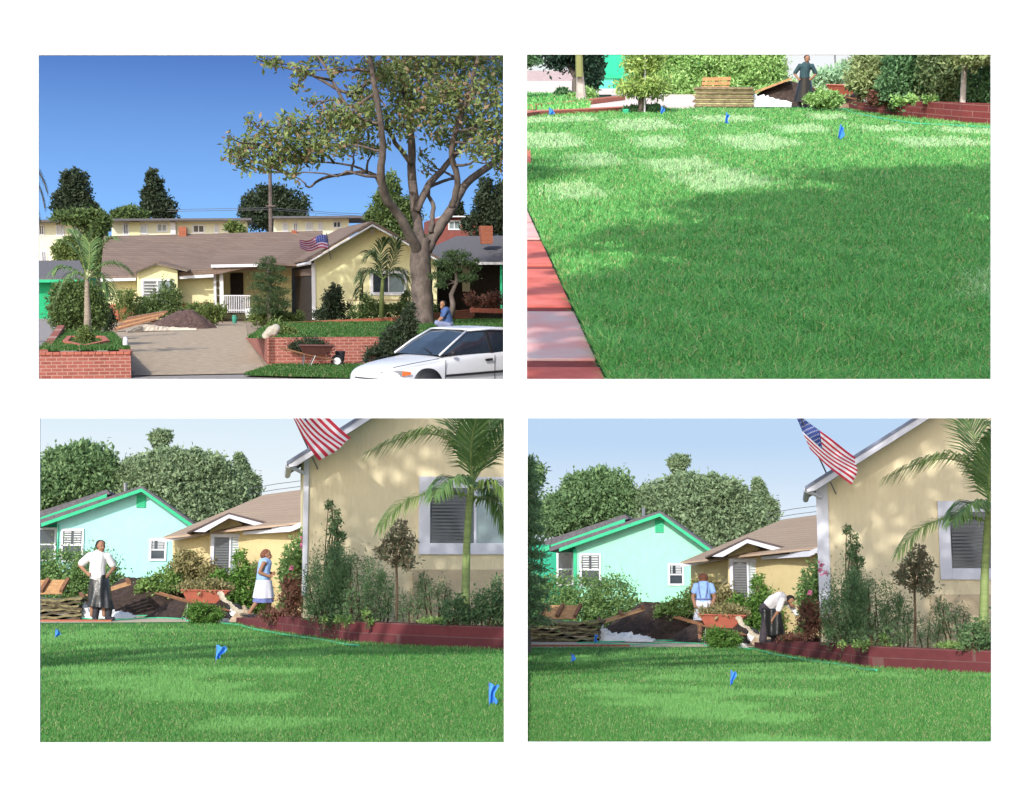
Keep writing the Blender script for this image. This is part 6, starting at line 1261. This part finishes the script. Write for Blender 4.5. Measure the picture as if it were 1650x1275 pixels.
    for pts, dr in (([(617, 450), (610, 420), (612, 400), (622, 385)], .2), ([(617, 450), (595, 425), (585, 445), (578, 480)], .5), ([(617, 450), (635, 435), (655, 445), (662, 490)], .5), ([(617, 450), (640, 420), (640, 395), (635, 385)], .3), ([(617, 450), (600, 435), (590, 430), (580, 450)], .5), ([(617, 450), (630, 430), (650, 430), (660, 455)], .5), ([(617, 450), (605, 410), (600, 405), (592, 415)], .4)):
        Q, ra = frond(None, [at(p[0], p[1], pd + rnd.uniform(-.5, .5)) for p in pts], .85, .05, dr, rnd, 34); D.part('frond', MB().quads(Q), M['lf_pine'], t); D.part('frond_stalk', MB().tube(ra, .02, 5), M['palm_trunk_g'], t)
    # neighbour on the right
    d = 72; t = D.thing('grey_roof_house', 'neighbour house with grey roof and brick chimney at the right of the ' + pic, 'house', at(780, 505, d))
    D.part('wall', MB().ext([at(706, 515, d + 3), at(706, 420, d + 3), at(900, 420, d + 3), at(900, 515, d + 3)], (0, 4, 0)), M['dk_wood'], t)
    D.part('roof', MB().ext([at(690, 424, d - .5), at(900, 424, d - .5), at(900, 382, d + 9), at(735, 384, d + 9), at(700, 400, d + 5)], (0, .05, .12)), M['roof_gr'], t)
    D.part('fascia', MB().bar(at(764, 424.5, d - .6), at(900, 424.5, d - .6), .06, .14), M['white'], t)
    D.part('chimney', MB().ext([at(777, 393, d + 3), at(774, 364, d + 3), at(794, 364, d + 3), at(794, 393, d + 3)], (0, .7, 0)), M['brick_ol'], t)
    D.part('post', MB().box(tuple(at(806, 500, d - .3)), tuple(at(809, 425, d - .2))), M['green_trim'], t)
    D.part('wall_panel', MB().box(tuple(at(745, 470, d + 2.9)), tuple(at(757, 430, d + 2.95))), M['cream'], t)
    shrub(D, 'hedge', 'low brownish hedge before the neighbour garage in the ' + pic, 'hedge', [(770, 483, 18, 10), (800, 483, 20, 11), (825, 485, 14, 11)], 68, 3800, .13, M['lf_red'], 116)
    D.solo('brick_kerb', MB().bar(at(758, 500, 66), at(835, 502, 66), .3, .22), M['cap_l'], 'low brick kerb under the brownish hedge in the ' + pic, 'kerb', at(758, 500, 66))
    # apartments behind
    d = 125
    for nm, lb, u0, u1, v0, v1, wins in (('apartment_block', 'pale two-storey apartment block at the left edge of the ' + pic, 20, 146, 358, 450, [(62, 362, 72, 380, 'glass_dark'), (90, 362, 104, 382, 'slat_pale'), (116, 364, 126, 382, 'glass_dark'), (66, 404, 76, 424, 'glass_dark')]),
            ('apartment_block', 'long cream apartment block above the middle of the brown roof in the ' + pic, 180, 397, 356, 420, [(198, 360, 208, 380, 'glass_dark'), (226, 362, 238, 378, 'slat_pale'), (252, 360, 270, 374, 'glass_pale'), (310, 362, 330, 376, 'glass_dark'), (345, 362, 352, 376, 'glass_dark'), (362, 360, 376, 374, 'glass_pale')]),
            ('apartment_block', 'long cream apartment block right of the telephone pole in the ' + pic, 441, 562, 352, 420, [(455, 358, 464, 374, 'slat_pale'), (472, 358, 480, 374, 'glass_dark'), (492, 357, 504, 372, 'slat_pale'), (512, 358, 520, 374, 'slat_pale'), (536, 356, 550, 368, 'glass_dark')])):
        t = D.thing(nm, lb, 'apartment block', at((u0 + u1) / 2, 470, d), 'apartment blocks behind the yellow house'); D.part('wall', MB().ext([at(u0, 470, d), at(u0, v0, d), at(u1, v0, d), at(u1, 470, d)], (0, 10, 0)), M['cream'], t)
        D.part('roof', MB().ext([at(u0 - 8, v0, d - 1.2), at(u1 + (44 if u0 > 400 else 8), v0 - 1, d - 1.2), at(u1 + (44 if u0 > 400 else 8), v0 - 4.5, d - 1.2), at(u0 - 8, v0 - 3.5, d - 1.2)], (0, 12, 0)), M['roof_gr'], t); far_windows(D, t, d, wins)
        if 100 < u0 < 400: D.part('wall_panel', MB().box(tuple(at(275, 380, d - .3)), tuple(at(283, 358, d - .01))), M['white'], t); D.part('wall_panel', MB().box(tuple(at(208, 381, d - .12)), tuple(at(226, 358, d - .01))), M['yellow'], t); D.part('chimney', MB().box(tuple(at(288, 384, d - .8)), tuple(at(301, 367, d - .2))), M['brick_ol'], t)
    t = D.thing('brick_building', 'red brick building with white roof line at the right of the ' + pic, 'building', at(725, 440, 115)); D.part('wall', MB().ext([at(700, 430, 115), at(700, 352, 115), at(775, 352, 115), at(775, 430, 115)], (0, 8, 0)), mat('brick_dull', (.22, .07, .06), .9, .15, 2), t)
    D.part('roof', MB().ext([at(710, 350, 114.4), at(772, 350, 114.4), at(772, 348, 114.4), at(710, 348, 114.4)], (0, 9, 0)), M['white'], t); far_windows(D, t, 115, [(722, 355, 742, 371, 'glass_pale')])
    # far trees
    T = [('conifer', 'broad dark cypress above the left apartment block in the ' + pic, 118, [(122, 295, 14, 18), (112, 310, 14, 18), (132, 315, 14, 24), (105, 332, 17, 18), (125, 335, 22, 18), (140, 342, 14, 14)], 150, 9000, 'lf_con'),
         ('green_tree', 'mid green tree below the broad cypress in the ' + pic, 150, [(130, 352, 26, 10), (150, 375, 18, 30), (165, 360, 12, 16), (155, 410, 14, 30), (110, 350, 20, 8)], 120, 8500, 'lf_green'),
         ('conifer', 'tall pointed dark conifer above the middle apartments in the ' + pic, 254, [(246, 285, 6, 10), (248, 300, 10, 14), (250, 318, 15, 14), (256, 335, 22, 14), (240, 335, 12, 12), (268, 345, 14, 8)], 150, 8000, 'lf_con'),
         ('green_tree', 'low rounded tree left of the pointed conifer in the ' + pic, 210, [(210, 346, 20, 9), (196, 350, 14, 8), (226, 350, 12, 6)], 145, 2500, 'lf_green'),
         ('conifer', 'wide dark tree behind the telephone pole in the ' + pic, 445, [(420, 325, 20, 20), (445, 330, 22, 22), (470, 330, 24, 20), (410, 350, 18, 20), (455, 355, 36, 16), (430, 315, 12, 12), (482, 345, 12, 14)], 150, 13000, 'lf_con'),
         ('green_tree', 'bushy green tree behind the garage gable in the ' + pic, 640, [(625, 340, 24, 24), (640, 360, 26, 26), (660, 345, 18, 24), (612, 355, 16, 18), (628, 310, 14, 24), (650, 385, 28, 20)], 100, 13000, 'lf_green'),
         ('green_tree', 'dark tree behind the neighbour roof at the right edge of the ' + pic, 790, [(785, 340, 18, 30), (800, 355, 22, 30), (782, 305, 8, 18), (765, 365, 18, 18), (805, 325, 14, 26), (818, 340, 16, 40)], 105, 12000, 'lf_con'),
         ('conifer', 'thin conifer tip beside the brick building in the ' + pic, 736, [(736, 335, 7, 12), (733, 345, 9, 8)], 150, 1200, 'lf_con'),
         ('garden_bush', 'light green bush before the left apartment block in the ' + pic, 118, [(118, 405, 22, 20), (105, 415, 16, 18), (130, 420, 18, 18), (120, 392, 12, 8)], 95, 6000, 'lf_yel'),
         ('garden_bush', 'small bush against the right end of the middle apartments in the ' + pic, 378, [(378, 368, 10, 8), (385, 374, 10, 6)], 110, 1200, 'lf_yel')]
    for i, (nm, lb, u, L, dd, n, lm) in enumerate(T): tree(D, nm, lb, 'tree', at(u, 470, dd), lobes_px(D, L, dd), n, .0028 * dd, M[lm], M['bark'], .25, 130 + i, clump=.2, nclump=50)
    t = D.thing('telephone_pole', 'wooden telephone pole with crossarm above the roofs in the ' + pic, 'utility pole', at(437, 460, 112)); D.part('pole', MB().tube([at(437, 460, 112), at(435, 262, 112)], [.19, .13], 8), M['bark_t'], t); D.part('crossarm', MB().bar(at(428, 332, 111.8), at(444, 332, 111.8), .12), M['bark_t'], t)
    wr = MB()
    for v0, v1 in ((335, 341), (338, 345)): wr.tube([at(270, v0 + 3, 118), at(435, v0, 112), at(540, v0 + 8, 116), at(640, v1 + 6, 122)], .02, 4)
    D.solo('power_line', wr, M['steel'], 'thin power lines running from the telephone pole in the ' + pic, 'wire', at(435, 335, 112))
    # crouching gardener
    p = at(722, 548, 44); p = Vector((p.x, 44, .38)); t = D.thing('person', 'gardener in a blue shirt crouching on the lawn behind the white car', 'person', p); b = MB(); fc = (-.6, -.5, -.5)
    caps(b, [(0, 0, .34), (-.03, 0, .55), (-.08, -.02, .78)], [.15, .14, .14]); caps(b, [(-.08, -.15, .8), (-.08, .15, .8)], [.06, .06]); caps(b, [(-.1, 0, .82), (-.15, -.03, .92)], [.055, .05]); head(b, (-.18, -.04, .99), fc)
    for k in (-1, 1): caps(b, [(-.08, .17 * k, .8), (-.2, .2 * k, .58), (-.36, .12 * k, .42)], [.052, .043, .03]); hand(b, (-.36, .12 * k, .42), (-.42, .1 * k, .33), spread=(0, 1, 0)); caps(b, [(0, .1 * k, .32), (-.34, .14 * k, .40), (-.08, .14 * k, .07)], [.1, .075, .045])
    D.part('body', remesh(b, .014, 2, p), M['skin_a'], t, True); face_parts(D, t, p, (-.18, -.04, .99), fc); q = MB(); q.ball((-.155, .0, 1.045), (.11, .11, .095), 12, 8); D.part('hair', remesh(q, .014, 1, p), M['hair_dk'], t, True)
    q = MB(); caps(q, [(0, 0, .38), (-.03, 0, .56), (-.08, -.02, .78)], [.17, .165, .16]); caps(q, [(-.08, -.15, .8), (-.08, .15, .8)], [.075, .075]); 
    for k in (-1, 1): caps(q, [(-.08, .17 * k, .8), (-.17, .2 * k, .64)], [.072, .065])
    D.part('shirt', remesh(q, .015, 1, p), mat('shirt_blue', (.06, .11, .28), .85, .15, 8), t, True); q = MB(); caps(q, [(.02, 0, .36), (0, 0, .24)], [.17, .16])
    for k in (-1, 1): caps(q, [(0, .1 * k, .32), (-.34, .14 * k, .40), (-.08, .14 * k, .10)], [.12, .095, .06])
    D.part('trousers', remesh(q, .015, 1, p), mat('jeans_pale', (.22, .25, .40), .85, .15, 8), t, True)
    for k in (-1, 1): q = MB(); caps(q, [(-.05, .14 * k, .05), (-.2, .14 * k, .04)], [.05, .042]); D.part('shoe', remesh(q, .014, 1, p), M['boot'], t, True)
    # the big street tree
    d = 57.; base = at(684, 548, d); t = D.thing('street_tree', 'big street tree with forking trunk and olive brown leaves in the ' + pic, 'tree', base); mb = MB(); rnd = random.Random(33); k = d / F
    def br(P_, R1, dy=0., nn=9):
        pts = [at(u, v, d + dy * i) for i, (u, v) in enumerate(P_)]; fine = []; rr = []
        for i in range(len(pts) - 1):
            for j in range(5):
                f_ = j / 5; a = pts[max(i - 1, 0)]; b_ = pts[i]; c_ = pts[i + 1]; e_ = pts[min(i + 2, len(pts) - 1)]
                q = .5 * ((2 * b_) + (c_ - a) * f_ + (2 * a - 5 * b_ + 4 * c_ - e_) * f_ ** 2 + (3 * b_ - a - 3 * c_ + e_) * f_ ** 3); fine.append(q + Vector((rnd.uniform(-1, 1), rnd.uniform(-1, 1), 0)) * .03); rr.append((R1[i] + (R1[i + 1] - R1[i]) * f_) * k * (.72 if nn < 14 else .9))
        fine.append(pts[-1]); rr.append(R1[-1] * k); mb.tube(fine, rr, nn); return fine
    br([(686, 556), (683, 540), (681, 505), (680, 460), (678, 420), (680, 385)], [28, 23, 20, 19, 19, 15], nn=14)
    B = [br([(677, 412), (664, 385), (641, 345), (622, 318), (614, 285), (616, 230), (606, 150), (590, 60), (575, -20)], [13, 12, 10, 10, 9, 7, 6, 4, 3], -.5),
         br([(620, 312), (608, 288), (592, 278), (560, 280), (520, 288), (498, 302), (488, 292), (465, 280)], [6, 5, 4, 3.6, 3.2, 2.4, 1.6, 1], .4),
         br([(592, 278), (570, 268), (530, 262), (480, 262)], [3, 2.5, 2, 1], .5),
         br([(679, 400), (670, 340), (664, 280), (661, 200), (650, 120), (655, 40), (640, -40)], [12, 11, 10, 8, 6, 5, 3], .3),
         br([(664, 265), (640, 235), (625, 210), (600, 200)], [6, 5, 4, 3], -.4),
         br([(686, 405), (704, 372), (728, 335), (752, 295), (795, 262), (835, 225)], [14, 13, 11, 9, 8, 6], .3),
         br([(728, 335), (738, 290), (728, 250), (738, 200), (760, 140), (775, 60), (790, -30)], [8, 7, 7, 6, 5, 4, 3], -.4),
         br([(670, 340), (690, 300), (712, 275), (745, 235), (765, 200), (800, 160)], [9, 8, 7, 6, 5, 3], .5),
         br([(694, 375), (698, 335), (690, 305), (720, 290), (735, 288)], [6, 5, 4, 3.5, 3], .5),
         br([(650, 120), (600, 130), (560, 150), (500, 120), (440, 105), (415, 96)], [5, 5, 4, 3, 2, 1.2], .5),
         br([(606, 150), (560, 170), (520, 100), (480, 70), (430, 40)], [4, 4, 3, 2.5, 1.5], .5)]
    crown = [(385, 250, 22, 14), (368, 222, 6, 8), (403, 195, 7, 14), (392, 235, 18, 16), (420, 235, 24, 26), (425, 205, 10, 10), (450, 225, 26, 26), (475, 205, 26, 22), (500, 235, 34, 24), (475, 255, 30, 16), (470, 280, 14, 9), (520, 200, 26, 22), (540, 235, 30, 18), (545, 185, 26, 20), (435, 265, 20, 12), (395, 268, 12, 10),
             (440, 100, 20, 9), (490, 115, 18, 12), (480, 140, 10, 8), (500, 165, 10, 10), (545, 115, 14, 14), (520, 92, 24, 8), (575, 190, 24, 22), (580, 150, 20, 18), (600, 110, 26, 22), (575, 225, 22, 18), (610, 190, 26, 28), (645, 150, 30, 30), (650, 105, 34, 24), (690, 130, 34, 30), (650, 200, 26, 24), (700, 180, 34, 28), (720, 220, 28, 18), (740, 130, 34, 34), (745, 180, 30, 28), (785, 150, 30, 34), (790, 205, 28, 28), (770, 245, 26, 14), (800, 110, 26, 30), (805, 260, 14, 22), (700, 95, 40, 14), (760, 95, 40, 14), (680, 250, 8, 8), (690, 270, 10, 10), (820, 180, 20, 50),
             (570, 50, 40, 30), (640, 40, 50, 36), (710, 30, 50, 40), (780, 40, 50, 40), (640, -50, 60, 40), (720, -50, 60, 40), (690, -120, 60, 40), (780, -60, 50, 40),
             (600, 240, 20, 12), (560, 200, 22, 16), (630, 120, 30, 24), (670, 170, 24, 24), (720, 150, 30, 24), (760, 210, 26, 18), (800, 230, 20, 18), (590, 170, 20, 16)]
    lo = []
    for i, l in enumerate(crown):
        dy = (rnd.random() - .5) * (7 if l[1] > 80 else 9); p = at(l[0], l[1], d + dy); q = (d + dy) / F; lo.append((p.x, p.y, p.z, l[2] * q, l[2] * q * 1.1, l[3] * q))
    hi_ = []
    for q in range(40):
        p = at(rnd.uniform(500, 670), rnd.uniform(368, 505), 70) + D.sunv * rnd.uniform(15, 20); r_ = rnd.uniform(.4, .8); v_ = 450 - (p.z - 2.2) / p.y * F
        if v_ < 45: hi_.append((p.x, p.y, p.z, r_, r_, r_ * .7))
    for l in lo + hi_:
        best = min((p for b_ in B for p in b_), key=lambda p: (Vector(l[:3]) - p).length + max(0, p.z - l[2]) * .6)
        mb.tube(*limb(rnd, best, Vector(l[:3]), .07, .02, .14, 6), n=5)
        for j in range(4): 
            e = Vector(l[:3]) + Vector((rnd.uniform(-1, 1) * l[3], rnd.uniform(-1, 1) * l[4], rnd.uniform(-1, 1) * l[5])); mb.tube(*limb(rnd, Vector(l[:3]), e, .025, .006, .15, 4), n=4)
    D.part('trunk', mb, M['bark_t'], t, True)
    Q = cloud(rng(140), lo, 22000, .25, aspect=.42, clump=.30, nclump=5 * 1.0 * len(lo), shell=.35, up=-.1); Q2 = cloud(rng(141), hi_, 4600, .27, aspect=.5, clump=.3, nclump=200, shell=.3); D.part('crown', MB().quads(keep(D, Q)).quads(Q2), M['lf_mag'], t)
    fr_ = at(45, 300, 50); t = D.thing('palm_frond_tree', 'palm fronds hanging in at the left edge of the ' + pic, 'palm', Vector((fr_.x, 50, 0))); rnd = random.Random(5)
    for pts in ([(40, 250), (55, 262), (68, 280), (76, 310)], [(40, 270), (58, 285), (68, 305), (72, 335)], [(40, 300), (52, 310), (60, 330), (62, 350)]):
        Q, ra = frond(None, [at(p_[0], p_[1], 50) for p_ in pts], .45, .04, .6, rnd, 26); D.part('frond', MB().quads(Q), M['lf_con'], t); D.part('frond_stalk', MB().tube(ra, .02, 5), M['bark'], t)
    D.part('trunk', MB().tube([Vector((fr_.x - .3, 50, 0)), at(40, 240, 50)], [.2, .12], 8), M['bark'], t)
    white_car(D, (3.54, 27.3, -.16), R_(33))
    ds = 190; zb = at(437, 430, ds).z; zt_ = at(437, -60, ds).z
    D.solo('sky', MB().grid(lambda a, b: ((a - .5) * 110, ds + 18 * (1 - (2 * a - 1) ** 2) - 18, zb - 12 + (zt_ - zb + 12) * b), 24, 4), skymat('sky_tl', (.062, .145, .40), (.17, .36, .70), at(437, 350, ds).z - zb, at(437, 95, ds).z - zb), None, None, (0, ds, zb), kind='structure', smooth=True)
BL = Dio('BL', 438, 911, 1.2, 1.0, 0, 0, ('right', 'top')); BL.uc0 = 438
bottom(BL, 'left'); crop_all(BL, ('shade_tree',))
BR = Dio('BR', 438, 911, 1.2, 1.0, 835, 40, ('left', 'top')); BR.uc0 = 438
bottom(BR, 'right'); crop_all(BR, ('shade_tree',))
TR = Dio('TR', 1223, 105, 1.2, 16.0, 0, 0, ('left', 'bottom'))
top_right(TR); crop_all(TR, ('shade_tree',))
TL = Dio('TL', 437, 450, 2.2, 4.0, 0, 0, ('right', 'bottom'))
top_left(TL); crop_all(TL, ('white_car',))
